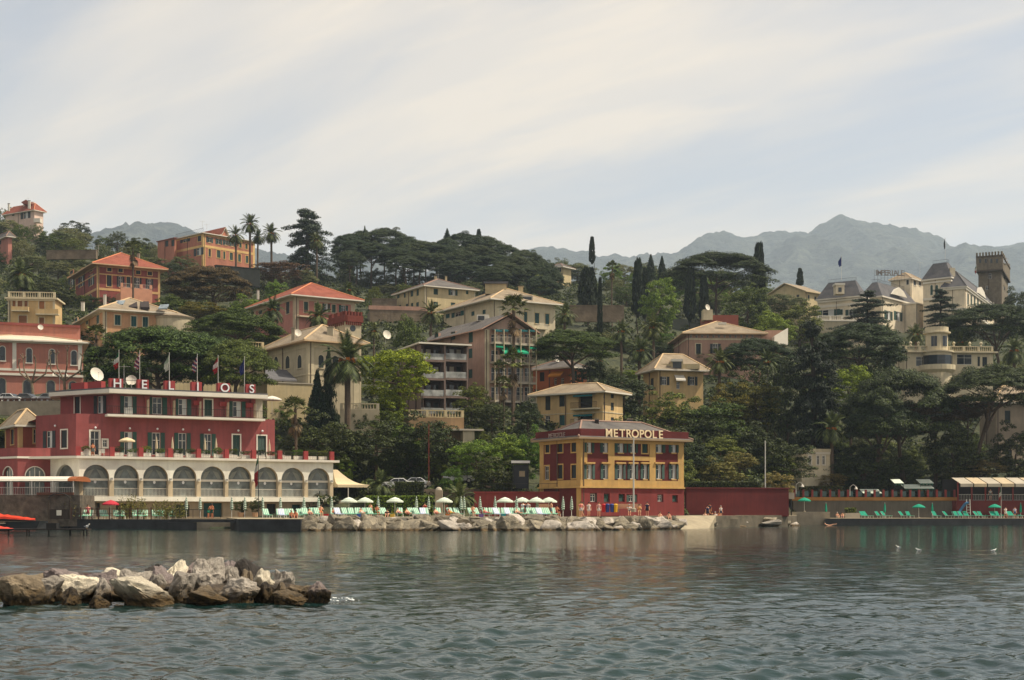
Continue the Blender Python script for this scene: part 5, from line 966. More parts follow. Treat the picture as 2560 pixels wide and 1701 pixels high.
def clumps(rg, cen, rad, n, flat=1., size=.05, up=.35, jit=.7, top=.0, var=.4, asp=.5):
    """leaf shells round many clump centres; top>0 keeps leaves to the upper side"""
    K = len(cen); rad = np.broadcast_to(rad, (K,)); d = unit(rg.normal(size=(K * n, 3)))
    if top: d[:, 2] = np.where(d[:, 2] < -top + rg.random(K * n) * .4, np.abs(d[:, 2]), d[:, 2])
    idx = np.repeat(np.arange(K), n); rr = rad[idx] * (.55 + .5 * rg.random(K * n) ** .5); C = cen[idx] + d * rr[:, None] * np.array([1, 1, flat])
    Nn = d + rg.normal(size=d.shape) * jit + np.array([0, 0, up]); return leafs(rg, C, Nn, size * (1 - var / 2 + var * rg.random(len(C))), asp)
def crown_pine(seed):
    rg = np.random.default_rng(seed); n = 170; r = np.sqrt(rg.random(n)) * .9; a = rg.random(n) * 6.283; lob = 1 + .12 * np.sin(3 * a + seed) + .08 * np.sin(5 * a + 2 * seed)
    zt = .86 - .60 * r ** 2.2 + rg.normal(size=n) * .04; C = np.stack([r * np.cos(a) * lob, r * np.sin(a) * lob, zt], 1)
    m = 90; r2 = .55 + .38 * rg.random(m); a2 = rg.random(m) * 6.283; lob2 = 1 + .12 * np.sin(3 * a2 + seed); C2 = np.stack([r2 * np.cos(a2) * lob2, r2 * np.sin(a2) * lob2, .12 + .3 * rg.random(m) * (1.1 - r2)], 1)
    return np.concatenate([clumps(rg, C, .11 + .08 * rg.random(n), 290, .62, .022, .75, .4, .3, .4, .3), clumps(rg, C2, .11 + .05 * rg.random(m), 110, .6, .024, .3, .6, .3, .4, .3)])
def crown_round(seed, n=125, size=.034):
    rg = np.random.default_rng(seed); d = unit(rg.normal(size=(n, 3))); r = .45 + .42 * rg.random(n) ** .6; r *= 1 + .2 * np.sin(d[:, 0] * 4 + seed) * np.cos(d[:, 1] * 3 + seed) + .1 * np.sin(d[:, 2] * 6 + seed); C = d * r[:, None] + np.array([0, 0, 1.])
    V = clumps(rg, C, .12 + .11 * rg.random(n), 105, .8, size, .5, .5, .15); V[:, 2] *= .5; V[:, 2] = np.clip(V[:, 2], -.03, 1.1); return V
def crown_loose(seed):
    rg = np.random.default_rng(seed); n = 170; d = unit(rg.normal(size=(n, 3))); r = .35 + .6 * rg.random(n) ** .6; C = d * r[:, None] + np.array([0, 0, 1.]); V = clumps(rg, C, .08 + .08 * rg.random(n), 60, .9, .032, .35, .8, .0); V[:, 2] *= .5; return V
def crown_cypress(seed):
    rg = np.random.default_rng(seed); n = 260; z = rg.random(n) ** .85; prof = np.minimum(1, z * 7) * np.clip(1.08 - z, 0, 1) ** .42 * .86; a = rg.random(n) * 6.283; r = prof * (.75 + .3 * rg.random(n)); C = np.stack([r * np.cos(a), r * np.sin(a), z * .97], 1)
    k = 26; V = clumps(rg, C, 1, 1, 1, .01); idx = np.repeat(np.arange(n), k); d = unit(rg.normal(size=(n * k, 3))); P_ = C[idx] + d * np.array([.22, .22, .035]) * rg.random((n * k, 1)); N_ = np.stack([np.cos(a[idx]), np.sin(a[idx]), np.full(n * k, .25)], 1) + rg.normal(size=d.shape) * .55
    t = np.stack([rg.normal(size=n * k) * .05, rg.normal(size=n * k) * .05, np.full(n * k, .022)], 1); b = unit(np.cross(unit(N_), t)) * .07; return np.stack([P_ + t, P_ + b, P_ - t, P_ - b], 1).reshape(-1, 3)
def crown_cedar(seed, levels=9, droop=.07):
    rg = np.random.default_rng(seed); C = []; R = []
    for i in range(levels):
        z = .05 + .92 * i / (levels - 1); rm = float(np.interp(z, [0, .12, .3, .42, .55, .72, .88, 1], [.62, .8, 1., .72, .74, .66, .4, .12])); m = 6 if z < .8 else 5
        for k in range(m):
            a = k * 6.283 / m + rg.random() * .8 + i * 1.7; L = rm * (.4 + .7 * rg.random()); zk = z + .035 * rg.normal()
            for s in np.linspace(.3, 1, 6): C.append([L * s * math.cos(a) + rg.normal() * .015, L * s * math.sin(a) + rg.normal() * .015, zk - droop * s * s * (1.3 - z)]); R.append(.06 + .09 * (1 - abs(s - .65)))
    C = np.array(C); R = np.array(R); n = 74; idx = np.repeat(np.arange(len(C)), n); d = unit(rg.normal(size=(len(idx), 3))); P_ = C[idx] + d * R[idx][:, None] * np.array([1.35, 1.35, .2]) * rg.random((len(idx), 1)) ** .5
    return leafs(rg, P_, d * .25 + np.array([0, 0, 1.]) + rg.normal(size=d.shape) * .3, .024 * (.7 + .6 * rg.random(len(idx))), .5)
def crown_spruce(seed):
    rg = np.random.default_rng(seed); C = []; A = []
    for i in range(20):
        z = i / 20; rm = (1 - z) ** .9 * .95
        for k in range(9):
            a = rg.random() * 6.283
            for s in np.linspace(.25, 1, 5): C.append([rm * s * math.cos(a), rm * s * math.sin(a), z - .06 * s + .02 * rg.normal()]); A.append(.05 + .06 * (1 - z))
    C = np.array(C); A = np.array(A); n = 12; idx = np.repeat(np.arange(len(C)), n); d = unit(rg.normal(size=(len(idx), 3))); P_ = C[idx] + d * A[idx][:, None] * np.array([2, 2, .35]) * .8
    return leafs(rg, P_, d * .4 + np.array([0, 0, .9]) + rg.normal(size=d.shape) * .4, .05 * (.6 + .7 * rg.random(len(idx))), .4)
def strip(rg, pts, w):
    pts = np.array(pts); return pts
def crown_date(seed, n=58):
    """feather palm: arching fronds of many leaflets, radius 1 about the growing point"""
    rg = np.random.default_rng(seed); out = []
    for k in range(n):
        el = math.radians(88 - 132 * ((k + .5) / n) ** .85 + rg.normal() * 6); a = k * 2.39996 + rg.normal() * .15; L = 1.02 * (.85 + .25 * rg.random()) * (1 if el > -.3 else .8); p = np.array([0, 0, .02]); d = np.array([math.cos(el), 0, math.sin(el)]); ca, sa = math.cos(a), math.sin(a); m = 15; prev = p.copy(); sw = rg.normal() * .25
        for s in range(m):
            f = s / (m - 1); d = d + np.array([0, 0, -.115 * (.35 + f) * (.4 + max(math.cos(el), .15))]); d /= np.linalg.norm(d); p = prev + d * L / m
            wv = np.array([0, 1., 0]); 
            q = [prev + wv * .010, p + wv * .008, p - wv * .008, prev - wv * .010]; out += q
            if s > 1:
                ll = .30 * math.sin(math.pi * (.12 + .86 * f)) ** .6 * (.9 + .2 * rg.random())
                for sd in (-1, 1):
                    for h in (.0, .5):
                        o = prev + (p - prev) * h; tip = o + (wv * sd * .62 + d * .62 + np.array([0, 0, -.26 + .2 * (f < .5)])) * ll; e = (d * .017); out += [o - e, o + e, tip + e * .15, tip - e * .15]
            prev = p
        i0 = len(out) - (4 * (m + (m - 2) * 4)); A = np.array(out[i0:]); A[:, 1] += sw * A[:, 0] ** 2 * .4; B = A.copy(); B[:, 0] = A[:, 0] * ca - A[:, 1] * sa; B[:, 1] = A[:, 0] * sa + A[:, 1] * ca; out[i0:] = list(B)
    return np.array(out)
def crown_fan(seed, n=36):
    rg = np.random.default_rng(seed); out = []; mi = []
    for k in range(n):
        dead = k > n * .78; el = math.radians(78 - 120 * (k / n) + rg.normal() * 8) if not dead else math.radians(-62 - 22 * rg.random()); a = k * 2.39996; L = (.42 + .2 * rg.random()) if not dead else .35 + .25 * rg.random(); base = np.array([0, 0, -.0 if not dead else -.1 - .55 * rg.random()])
        d = np.array([math.cos(el) * math.cos(a), math.cos(el) * math.sin(a), math.sin(el)]); c = base + d * L; s = np.array([-math.sin(a), math.cos(a), 0]); u = np.cross(s, d); w = s * .012; out += [base + w, c + w, c - w, base - w]; mi.append(int(dead))
        for j in range(13):
            th = math.radians(-100 + 200 * j / 12); v = (d * math.cos(th) + s * math.sin(th)) * .42 * (1 - .15 * abs(th)) + np.array([0, 0, -.10 - .08 * rg.random()]); e = np.cross(v, u); e = e / (np.linalg.norm(e) + 1e-9) * .032; m_ = c + v * .55; out += [c, m_ + e, c + v, m_ - e]; mi.append(int(dead))
    return np.array(out), np.array(mi)
LM = dict(pine=leafmat('umbrella pine needles', lin(42, 60, 20), lin(86, 104, 34), .08), darkpine=leafmat('dark pine needles', lin(32, 46, 22), lin(64, 80, 34), .08), brownpine=leafmat('browning pine needles', lin(58, 52, 26), lin(98, 82, 38), .1), cedar=leafmat('cedar needles', lin(28, 42, 30), lin(62, 76, 48), .1), cypress=leafmat('cypress scales', lin(22, 34, 22), lin(42, 54, 30), .08),
    olive=leafmat('olive leaves', lin(80, 88, 52), lin(134, 136, 86)), green=leafmat('garden leaves', lin(58, 72, 26), lin(108, 120, 44)), dark=leafmat('dark evergreen leaves', lin(38, 47, 19), lin(74, 84, 34), .1), bright=leafmat('young yellow green leaves', lin(104, 120, 18), lin(156, 162, 30), .22), yellow=leafmat('yellowing leaves', lin(84, 84, 26), lin(130, 118, 40), .25), brown=leafmat('brown twigs and buds', lin(84, 62, 46), lin(120, 92, 66)), lime=leafmat('fresh green leaves', lin(70, 100, 26), lin(120, 142, 44), .25), bloom=leafmat('pale flowering heads', lin(78, 78, 34), lin(150, 136, 68), .1), date=leafmat('date palm fronds', lin(46, 60, 26), lin(98, 106, 52), .12), fan=leafmat('fan palm leaves', lin(52, 64, 24), lin(104, 108, 50), .12), spruce=leafmat('spruce needles', lin(24, 40, 28), lin(48, 66, 38), .08))
DEADPALM = leafmat('dry palm skirt', lin(78, 62, 42), lin(124, 100, 66), .05); FRUIT = M('orange date stalks', lin(178, 104, 40), .7, .2); PALMTRUNK = M('ringed palm trunk', lin(88, 74, 60), .95, .3, 3, .6, 7, .05, sz=(1, 1, 3))
PROTO = {}
for k in range(4): PROTO['pine', k] = quads_mesh('pine_crown', crown_pine(11 + k), LM['pine'])
for k in range(5): PROTO['round', k] = quads_mesh('round_crown', crown_round(31 + k), LM['green'])
for k in range(3): PROTO['loose', k] = quads_mesh('loose_crown', crown_loose(51 + k), LM['olive'])
for k in range(2): PROTO['cypress', k] = quads_mesh('cypress_crown', crown_cypress(61 + k), LM['cypress'])
for k in range(3): PROTO['cedar', k] = quads_mesh('cedar_crown', crown_cedar(71 + k, 9 if k else 10, .06 if k else .1), LM['cedar'])
for k in range(2): PROTO['spruce', k] = quads_mesh('spruce_crown', crown_spruce(81 + k), LM['spruce'])
for k in range(3): PROTO['date', k] = quads_mesh('date_palm_crown', crown_date(91 + k, 58 - 8 * k), LM['date'])
for k in range(2):
    v, mi = crown_fan(101 + k); PROTO['fan', k] = quads_mesh('fan_palm_crown', v, LM['fan']); PROTO['fan', k].materials.append(DEADPALM); PROTO['fan', k].polygons.foreach_set('material_index', mi.astype(np.int32))
def fruit_mesh():
    mb = MB(); rg = random.Random(4)
    for k in range(14):
        a = rg.random() * 6.28; d = Vector((math.cos(a) * .7, math.sin(a) * .7, .35)); mb.tube((0, 0, 0), d * .28, .02, .015, 3); mb.tube(d * .28, d * .36 + Vector((0, 0, -.14)), .05, .02, 4)
    return mb.mesh('date_stalks', FRUIT)
FRUITME = fruit_mesh(); rgT = random.Random(21)
def limbs(mb, rg, kind, base, top, r0, cr, zbot, ztop):
    """trunk and main limbs reaching into the crown"""
    base, top = Vector(base), Vector(top); n = 5; bend = Vector((rg.uniform(-1, 1), rg.uniform(-1, 1), 0)) * (top - base).length * .05
    pts = [base.lerp(top, k / n) + bend * math.sin(math.pi * k / n) for k in range(n + 1)]; mb.path(pts, [r0 * (1.25 if k == 0 else 1 - .55 * k / n) for k in range(n + 1)], 7)
    if kind in ('pine', 'round', 'loose'):
        m = 7 if kind == 'pine' else 5
        for k in range(m):
            a = k * 6.283 / m + rg.random(); s = base.lerp(top, rg.uniform(.62, .95)); e = Vector((top.x + math.cos(a) * cr * rg.uniform(.45, .75), top.y + math.sin(a) * cr * rg.uniform(.45, .75), zbot + (ztop - zbot) * rg.uniform(.25, .5))); mid = s.lerp(e, .5) + Vector((0, 0, (e.z - s.z) * .12)); mb.path([s, mid, e], [r0 * .42, r0 * .3, r0 * .1], 5)
NTREE = {}
def tree(kind, cx, hw, ytop, ybot, Y, label, col=None, name=None, cat='tree', v=None, base=None, group=None, rtr=None, depth=1.):
    if cx > 1978 and Y < 234: Y = 234 + (Y - 212) * .45
    bx = cx if base is None else base; g = gz(bx, Y); c = P(cx, ybot, Y); zt = P(0, ytop, Y).z; r = hw / F * Y * {'pine': 1.12, 'round': 1.13}.get(kind, 1); seed = int(cx * 7 + ytop * 3 + Y); rg = random.Random(seed)
    if kind == 'round' and any(w in label for w in ('bush', 'shrub', 'hedge')) and c.z - g < 2.6: ybot = HZ - (g - CH) * F / Y; c = P(cx, ybot, Y)
    if kind == 'round' and col in ('dark', 'green', 'lime') and c.z - g > .5: c = P(cx, HZ - (g + (c.z - g) * .3 - CH) * F / Y, Y)
    g = min(g, c.z - .0) if kind not in ('pine', 'cedar') else min(g, c.z - .5)
    o = thing(name or {'pine': 'umbrella_pine', 'round': 'broadleaf_tree', 'loose': 'olive_tree', 'cypress': 'cypress_tree', 'cedar': 'cedar_tree', 'spruce': 'spruce_tree'}[kind], label, cat, (PX(bx, Y), Y, g), group)
    H_ = zt - c.z; mb = MB(); tr = rtr or max(.12, min(.45, r * .07)); top = (c.x, Y, c.z + H_ * {'pine': .35, 'round': .55, 'loose': .5, 'cypress': .8, 'cedar': .97, 'spruce': .95}[kind])
    limbs(mb, rg, kind, (PX(bx, Y), Y, g - .5), top, tr, r, c.z, zt)
    if kind == 'cedar':
        for k in range(9): a = rg.random() * 6.28; z = c.z + H_ * (.05 + .1 * k); mb.tube((c.x, Y, z), (c.x + math.cos(a) * r * .7 * (1.05 - k * .1), Y + math.sin(a) * r * .7 * (1.05 - k * .1), z), tr * .3, .03, 5)
    mb.build('trunk', DARKBARK if kind in ('cedar', 'cypress', 'spruce') else BARK, o)
    n = sum(1 for q in PROTO if q[0] == kind); k = (seed if v is None else v) % n; cr = link('crown', PROTO[kind, k], o); cr.location = (c.x - o.location.x, 0, c.z - g); cr.scale = (r, r * depth, H_); cr.rotation_euler = (0, 0, rg.random() * 6.28)
    if depth != 1: cr.rotation_euler = (0, 0, 0)
    if col: recolour(cr, LM[col])
    return o
def palm(kind, cx, cy, rpx, Y, label, ybase=None, v=None, fruit=True, group=None, col=None):
    if cx > 1978 and Y < 234: Y = 236
    g = gz(cx, Y); c = P(cx, cy, Y); g = min(g, c.z - .6); r = rpx / F * Y; seed = int(cx * 3 + cy); rg = random.Random(seed); o = thing('date_palm' if kind == 'date' else 'fan_palm', label, 'palm tree', (c.x, Y, g), group)
    mb = MB(); tr = max(.09, r * (.085 if kind == 'date' else .075)); n = max(3, int((c.z - g) / 1.2)); lean = rg.uniform(-.2, .2)
    pts = [Vector((c.x + lean * math.sin(math.pi * k / n) * 1.0, Y, g - .4 + (c.z - g + .4) * k / n)) for k in range(n + 1)]; mb.path(pts, [tr * (1.3 if k == 0 else 1 + .08 * (k % 2)) for k in range(n + 1)], 8); mb.build('trunk', PALMTRUNK, o)
    k = (seed if v is None else v) % (3 if kind == 'date' else 2); cr = link('crown', PROTO[kind, k], o); cr.location = (0, 0, c.z - g); cr.scale = (r, r, r); cr.rotation_euler = (0, 0, rg.random() * 6.28)
    if col: recolour(cr, LM[col])
    if kind == 'date' and fruit: f = link('fruit', FRUITME, o); f.location = (0, 0, c.z - g); f.scale = (r, r, r)
    return o
# --- umbrella pines
tree('pine', 390, 168, 815, 962, 203, 'widest dark green umbrella pine spreading behind the hotel roof flags', v=0, rtr=.5); tree('pine', 590, 85, 846, 975, 200, 'umbrella pine crown behind the roof letters O and S', v=1, base=560, rtr=.45)
tree('pine', 588, 112, 778, 862, 236, 'flat dark umbrella pine between the rotunda and the salmon villa', v=2); tree('pine', 525, 97, 666, 752, 330, 'brownish umbrella pine with bare spreading limbs right of the red villa', 'brownpine', v=3, rtr=.5, base=545)
tree('pine', 1428, 100, 826, 900, 248, 'slender umbrella pine in front of the burnt orange house', v=1, base=1440); tree('pine', 1792, 124, 632, 722, 385, 'broad umbrella pine dome against the mountain', 'darkpine', v=0, rtr=.5)
tree('pine', 1890, 86, 845, 930, 264, 'dark umbrella pine in front of the rose villa', 'darkpine', v=2); tree('pine', 2148, 112, 810, 915, 268, 'umbrella pine below the palace terrace', 'darkpine', v=3); tree('pine', 2482, 118, 760, 850, 305, 'umbrella pine in front of the stone tower', 'darkpine', v=1, base=2510)
tree('pine', 2245, 128, 916, 1105, 224, 'massive rounded umbrella pine right of centre in the dark grove', 'darkpine', v=0, rtr=.5, base=2275); tree('pine', 2490, 130, 911, 1025, 221, 'umbrella pine with leaning trunk over the seaside restaurant', 'darkpine', v=2, rtr=.5, base=2412); tree('pine', 2205, 90, 1000, 1105, 219, 'lower spreading pine under the massive rounded pine', 'darkpine', v=3, base=2190)
tree('pine', 505, 95, 832, 960, 207, 'umbrella pine filling the gap between the two behind the flags', v=3, rtr=.4)
RIDGE = [(890, 600, 50, 50), (1035, 606, 50, 50), (1100, 612, 50, 48), (1190, 612, 52, 50), (1240, 636, 50, 48), (1290, 640, 48, 52), (1140, 650, 46, 44), (1010, 640, 46, 44), (872, 585, 44, 55), (905, 576, 40, 60), (962, 571, 66, 70), (1012, 590, 48, 56), (1062, 603, 46, 50), (1118, 596, 40, 52), (1160, 583, 62, 60), (1212, 590, 50, 60), (1262, 613, 46, 50), (1310, 625, 46, 55), (1352, 648, 40, 60), (930, 607, 52, 48), (992, 618, 50, 46), (1052, 628, 44, 44), (1092, 632, 40, 46), (1150, 625, 46, 50), (1205, 640, 52, 46), (1262, 655, 44, 50), (1318, 662, 50, 54), (1180, 662, 40, 40), (1232, 668, 44, 42), (1375, 668, 34, 60), (875, 625, 36, 50), (1350, 690, 42, 50)]
for k, (x, y, hw, h) in enumerate(sorted(RIDGE)): tree('pine', x, hw, y, y + h, 500 - 2.4 * (y - 570) * .35 - (k % 3) * 4, f'dark umbrella pine in the wood on the ridge, {ordn(k)} from the big cedar', 'darkpine', group='umbrella pines of the ridge wood', rtr=.35)
for k, (x, hw, y0, y1) in enumerate(((868, 22, 615, 735), (1120, 26, 615, 720), (1290, 26, 650, 730), (912, 14, 565, 640))): tree('cypress' if k < 3 else 'spruce', x, hw, y0, y1, 492, f'dark tall conifer standing among the ridge pines, {ordn(k)} counted from the cedar', 'darkpine', name='conifer_tree')
tree('spruce', 1118, 12, 571, 600, 505, 'small forked spruce top above the ridge pines', name='conifer_tree'); tree('cypress', 1197, 7, 573, 596, 505, 'tiny cypress top sticking out of the ridge pines')
for k in range(14): tree('round', 862 + k * 39, 30, 668 + (k * 13) % 22, 735 + k % 5 * 3, 478 - k % 4 * 5, f'shadowed undergrowth tree beneath the ridge pines, {ordn(k)} from the cedar', 'dark', group='shadowed trees beneath the ridge pines')
# --- cedars, cypresses, spruces
tree('cedar', 768, 92, 527, 712, 420, 'great layered cedar standing dark against the sky', v=0, rtr=.75); tree('cedar', 2168, 92, 735, 850, 345, 'dark spreading cedar in front of the left palace pavilion', v=1); tree('cedar', 2352, 62, 726, 840, 340, 'dark cedar in front of the palace stair pavilion', v=2)
tree('cedar', 2030, 92, 822, 1150, 226, 'very tall black green cedar in the middle of the right grove', 'cypress', v=1, rtr=.7); tree('cedar', 2060, 70, 880, 1080, 228, 'dark cedar leaning out behind the tallest cedar', 'cypress', v=2)
CY = [(1480, 9, 594, 658, 430, 'lone lollipop cypress with bare stem on the skyline'), (1500, 8, 698, 850, 318, 'thin dark cypress on the garden lawn below the lollipop cypress'), (1595, 17, 648, 790, 350, 'tall broad cypress left of the fresh green tree'), (1610, 14, 672, 790, 352, 'second cypress pressed against the tall broad one'), (1897, 20, 611, 770, 392, 'tall blunt cypress at the edge of the broad pine dome'), (1725, 17, 670, 800, 372, 'dark cypress under the left side of the broad pine dome'), (1760, 14, 690, 800, 372, 'dark cypress under the middle of the broad pine dome'), (1470, 30, 672, 790, 350, 'dark conifer under the lollipop cypress'), (2000, 10, 672, 715, 440, 'small ragged cypress behind the cream gabled house')]
for x, hw, y0, y1, Y, lab in CY: tree('cypress', x, hw, y0, y1, Y, lab)
tree('spruce', 1627, 20, 636, 700, 420, 'ragged dark fir on the ridge right of the palm', name='fir_tree'); tree('spruce', 1655, 17, 640, 700, 422, 'second ragged dark fir on the ridge', name='fir_tree')
tree('spruce', 822, 32, 868, 1070, 206, 'tall narrow spruce in front of the arched villa'); tree('spruce', 793, 38, 925, 1080, 203, 'shorter spruce beside the tall narrow one')
# --- palms
for x, y, r, Y, lab in ((625, 562, 31, 398, 'tallest date palm beside the coral house'), (589, 590, 29, 392, 'date palm in front of the coral house'), (645, 594, 24, 402, 'small date palm right of the tallest one'), (678, 586, 31, 405, 'date palm next to the layered cedar'), (792, 604, 26, 408, 'date palm in front of the layered cedar'), (52, 690, 48, 300, 'bushy date palm left of the red villa'), (868, 905, 84, 203, 'big date palm with orange stalks in front of the bright green tree'), (680, 778, 42, 258, 'date palm in front of the salmon villa'), (797, 795, 42, 252, 'date palm below the salmon villa balcony'), (1078, 785, 38, 285, 'date palm left of the rose apartment house'), (1413, 788, 37, 296, 'date palm beside the large cream villa'), (1553, 832, 36, 276, 'date palm on the lawn, left of a cluster of three'), (1632, 822, 40, 280, 'date palm at the top of the cluster of three'), (1600, 880, 44, 258, 'lowest date palm of the cluster of three'), (1800, 908, 44, 246, 'date palm in front of the rose villa'), (1918, 908, 38, 252, 'date palm under the dark umbrella pine'), (2078, 1075, 52, 213, 'date palm in the dark grove below the tallest cedar'), (872, 727, 26, 325, 'small date palm above the salmon villa roof'), (2216, 840, 34, 290, 'date palm left of the round turret'), (2290, 838, 32, 300, 'dark date palm behind the round turret'), (2402, 858, 32, 300, 'date palm right of the round turret'), (2535, 880, 44, 280, 'date palm near the right edge behind the round villa'), (1500, 905, 30, 262, 'date palm behind the slender umbrella pine'), (935, 830, 26, 262, 'small date palm behind the crenellated tower')): palm('date', x, y, r, Y, lab)
palm('date', 1150, 1247, 50, 164, 'low bushy palm growing on the bathing terrace', fruit=False); palm('date', 905, 1192, 58, 200, 'low arching palm behind the cream tent', fruit=False); palm('date', 950, 1215, 45, 182, 'low palm by the coast road', fruit=False)
for x, y, r, Y, lab in ((332, 622, 32, 322, 'tall fan palm in front of the red villa'), (240, 838, 40, 205, 'shaggy fan palm at the end of the station building'), (1284, 768, 48, 228, 'tallest fan palm in front of the rose apartment house'), (1282, 905, 46, 226, 'shaggy fan palm below the tallest one'), (1247, 918, 24, 224, 'small fan palm left of the shaggy one'), (1531, 668, 22, 345, 'lone fan palm on the ridge'), (738, 1022, 46, 186, 'fan palm beside the red hotel'), (1258, 960, 30, 222, 'short fan palm at the foot of the tall ones')): palm('fan', x, y, r, Y, lab)
# --- broadleaf trees picked out by hand
for a in ((995, 92, 858, 1015, 213, 'bright yellow green tree in full leaf', 'bright', 0), (975, 44, 975, 1075, 210, 'lower yellow green tree under the brightest one', 'bright', 1), (805, 80, 1035, 1160, 190, 'large dark bush by the end of the arcade terrace', 'dark', 2), (1650, 48, 695, 790, 335, 'fresh green tree between the cypresses', 'lime', 3), (1870, 60, 712, 800, 345, 'olive green tree below the blunt cypress', 'green', 4), (1020, 38, 790, 850, 255, 'round green tree left of the rose apartment house', 'green', 1), (620, 45, 740, 800, 310, 'leafy green tree behind the salmon villa', 'lime', 2), (500, 55, 755, 800, 300, 'yellowish shrub under the brownish pine', 'yellow', 3), (690, 30, 700, 740, 345, 'small clipped green tree above the salmon villa', 'lime', 4), (700, 62, 650, 712, 395, 'brown bare-twigged shrub on the crest', 'brown', 0), (760, 38, 675, 720, 398, 'grey green bush under the layered cedar', 'olive', 1),
    (1070, 80, 1035, 1180, 193, 'dark tree behind the red lamp pole', 'dark', 2), (940, 75, 1050, 1160, 192, 'dark tree left of the red lamp pole', 'dark', 3), (870, 60, 1070, 1170, 194, 'dark green tree behind the tent', 'dark', 4), (1190, 60, 1090, 1160, 188, 'leafy green bush on the slope left of METROPOLE', 'lime', 0), (1270, 58, 1085, 1150, 190, 'fresh green bush close to METROPOLE', 'lime', 1), (1320, 45, 1070, 1150, 190, 'bush with pale flowers beside the METROPOLE roof', 'lime', 2), (1235, 58, 1140, 1225, 182, 'dark round bush by the bus shelter', 'dark', 3), (1180, 46, 960, 1050, 222, 'green tree under the loggia block', 'green', 4), (1230, 40, 1000, 1080, 218, 'dark green tree under the fan palms', 'dark', 0), (1320, 40, 1000, 1080, 212, 'dark glossy tree left of the yellow house', 'dark', 1), (1560, 55, 1045, 1100, 205, 'olive green hedge tree behind METROPOLE', 'green', 2),
    (1690, 75, 980, 1090, 232, 'large dark tree above METROPOLE', 'green', 3), (1790, 80, 1000, 1120, 228, 'dark leafy tree in the right grove', 'green', 4), (1660, 60, 1050, 1140, 215, 'dark tree right of the METROPOLE roof', 'dark', 0), (1740, 60, 1110, 1190, 208, 'dark bush right of METROPOLE', 'dark', 1), (1860, 70, 1060, 1150, 225, 'shadowed tree behind the white mast', 'dark', 2), (1830, 62, 955, 1080, 244, 'sunlit yellow green hedge tree', 'yellow', 3), (1900, 62, 962, 1070, 244, 'second sunlit yellow green hedge tree', 'yellow', 4), (2120, 60, 905, 1060, 252, 'sunlit yellow green tree right of the tallest cedar', 'bright', 0), (2330, 80, 1000, 1090, 226, 'brownish tree between the two big pines', 'brown', 1), (2380, 70, 1050, 1140, 222, 'dark tree behind the seaside restaurant', 'dark', 2), (2160, 70, 1110, 1190, 220, 'shadowed tree under the rounded pine', 'dark', 3), (1960, 70, 1100, 1180, 222, 'shadowed tree left of the cream pavilion', 'dark', 4), (2090, 60, 1130, 1200, 222, 'dark shrub mass right of the cream pavilion', 'dark', 0), (2260, 60, 1140, 1215, 221, 'dark shrub mass behind the green awnings', 'dark', 1),
    (1800, 55, 1145, 1200, 205, 'bush covered in pale flower heads right of METROPOLE', 'bloom', 2), (1850, 45, 1130, 1180, 207, 'second bush with pale flower heads', 'bloom', 3), (1945, 40, 1180, 1225, 205, 'flowering bush by the white mast', 'bloom', 4), (2078, 38, 1182, 1222, 216, 'rounded flowering shrub above the bathing quay', 'bloom', 0), (2450, 55, 1148, 1200, 222, 'flowering shrub mass behind the seaside restaurant', 'bloom', 1), (2395, 40, 1170, 1205, 221, 'second flowering shrub by the restaurant', 'bloom', 2), (1700, 45, 1150, 1205, 200, 'dark green shrub against the METROPOLE wall', 'green', 3),
    (2000, 60, 760, 830, 355, 'green tree below the cream gabled house', 'green', 4), (1960, 55, 735, 800, 375, 'olive tree in front of the cream gabled house', 'olive', 0), (1930, 50, 780, 850, 330, 'yellowish green tree above the outbuilding', 'lime', 1), (2545, 40, 720, 800, 400, 'dark tree behind the stone tower', 'dark', 2), (2420, 50, 990, 1060, 224, 'rusty brown shrub under the leaning pine', 'brown', 3), (40, 60, 1040, 1120, 192, 'bush below the street wall at the far left', 'green', 4), (1560, 60, 930, 1010, 240, 'dark tree between the yellow houses', 'dark', 0), (1480, 45, 900, 960, 252, 'dark tree behind the orange house', 'dark', 1), (2540, 60, 1060, 1150, 228, 'dark tree in front of the right edge building', 'dark', 2), (1870, 60, 915, 985, 247, 'shadowed tree under the dark umbrella pine', 'dark', 3), (1960, 60, 900, 980, 244, 'shadowed tree left of the tallest cedar', 'dark', 4), (2200, 50, 880, 950, 262, 'shadowed tree under the palace pine', 'dark', 0), (430, 60, 740, 800, 318, 'green tree right of the red villa', 'green', 1), (140, 50, 700, 780, 322, 'dark tree left of the red villa', 'dark', 2), (90, 60, 690, 760, 328, 'dark leafy tree above the yellow house', 'dark', 3)):
    tree('round', *a[:6], col=a[6], v=a[7], cat='shrub' if 'bush' in a[5] or 'shrub' in a[5] else 'tree', name='shrub' if 'bush' in a[5] or 'shrub' in a[5] else None)
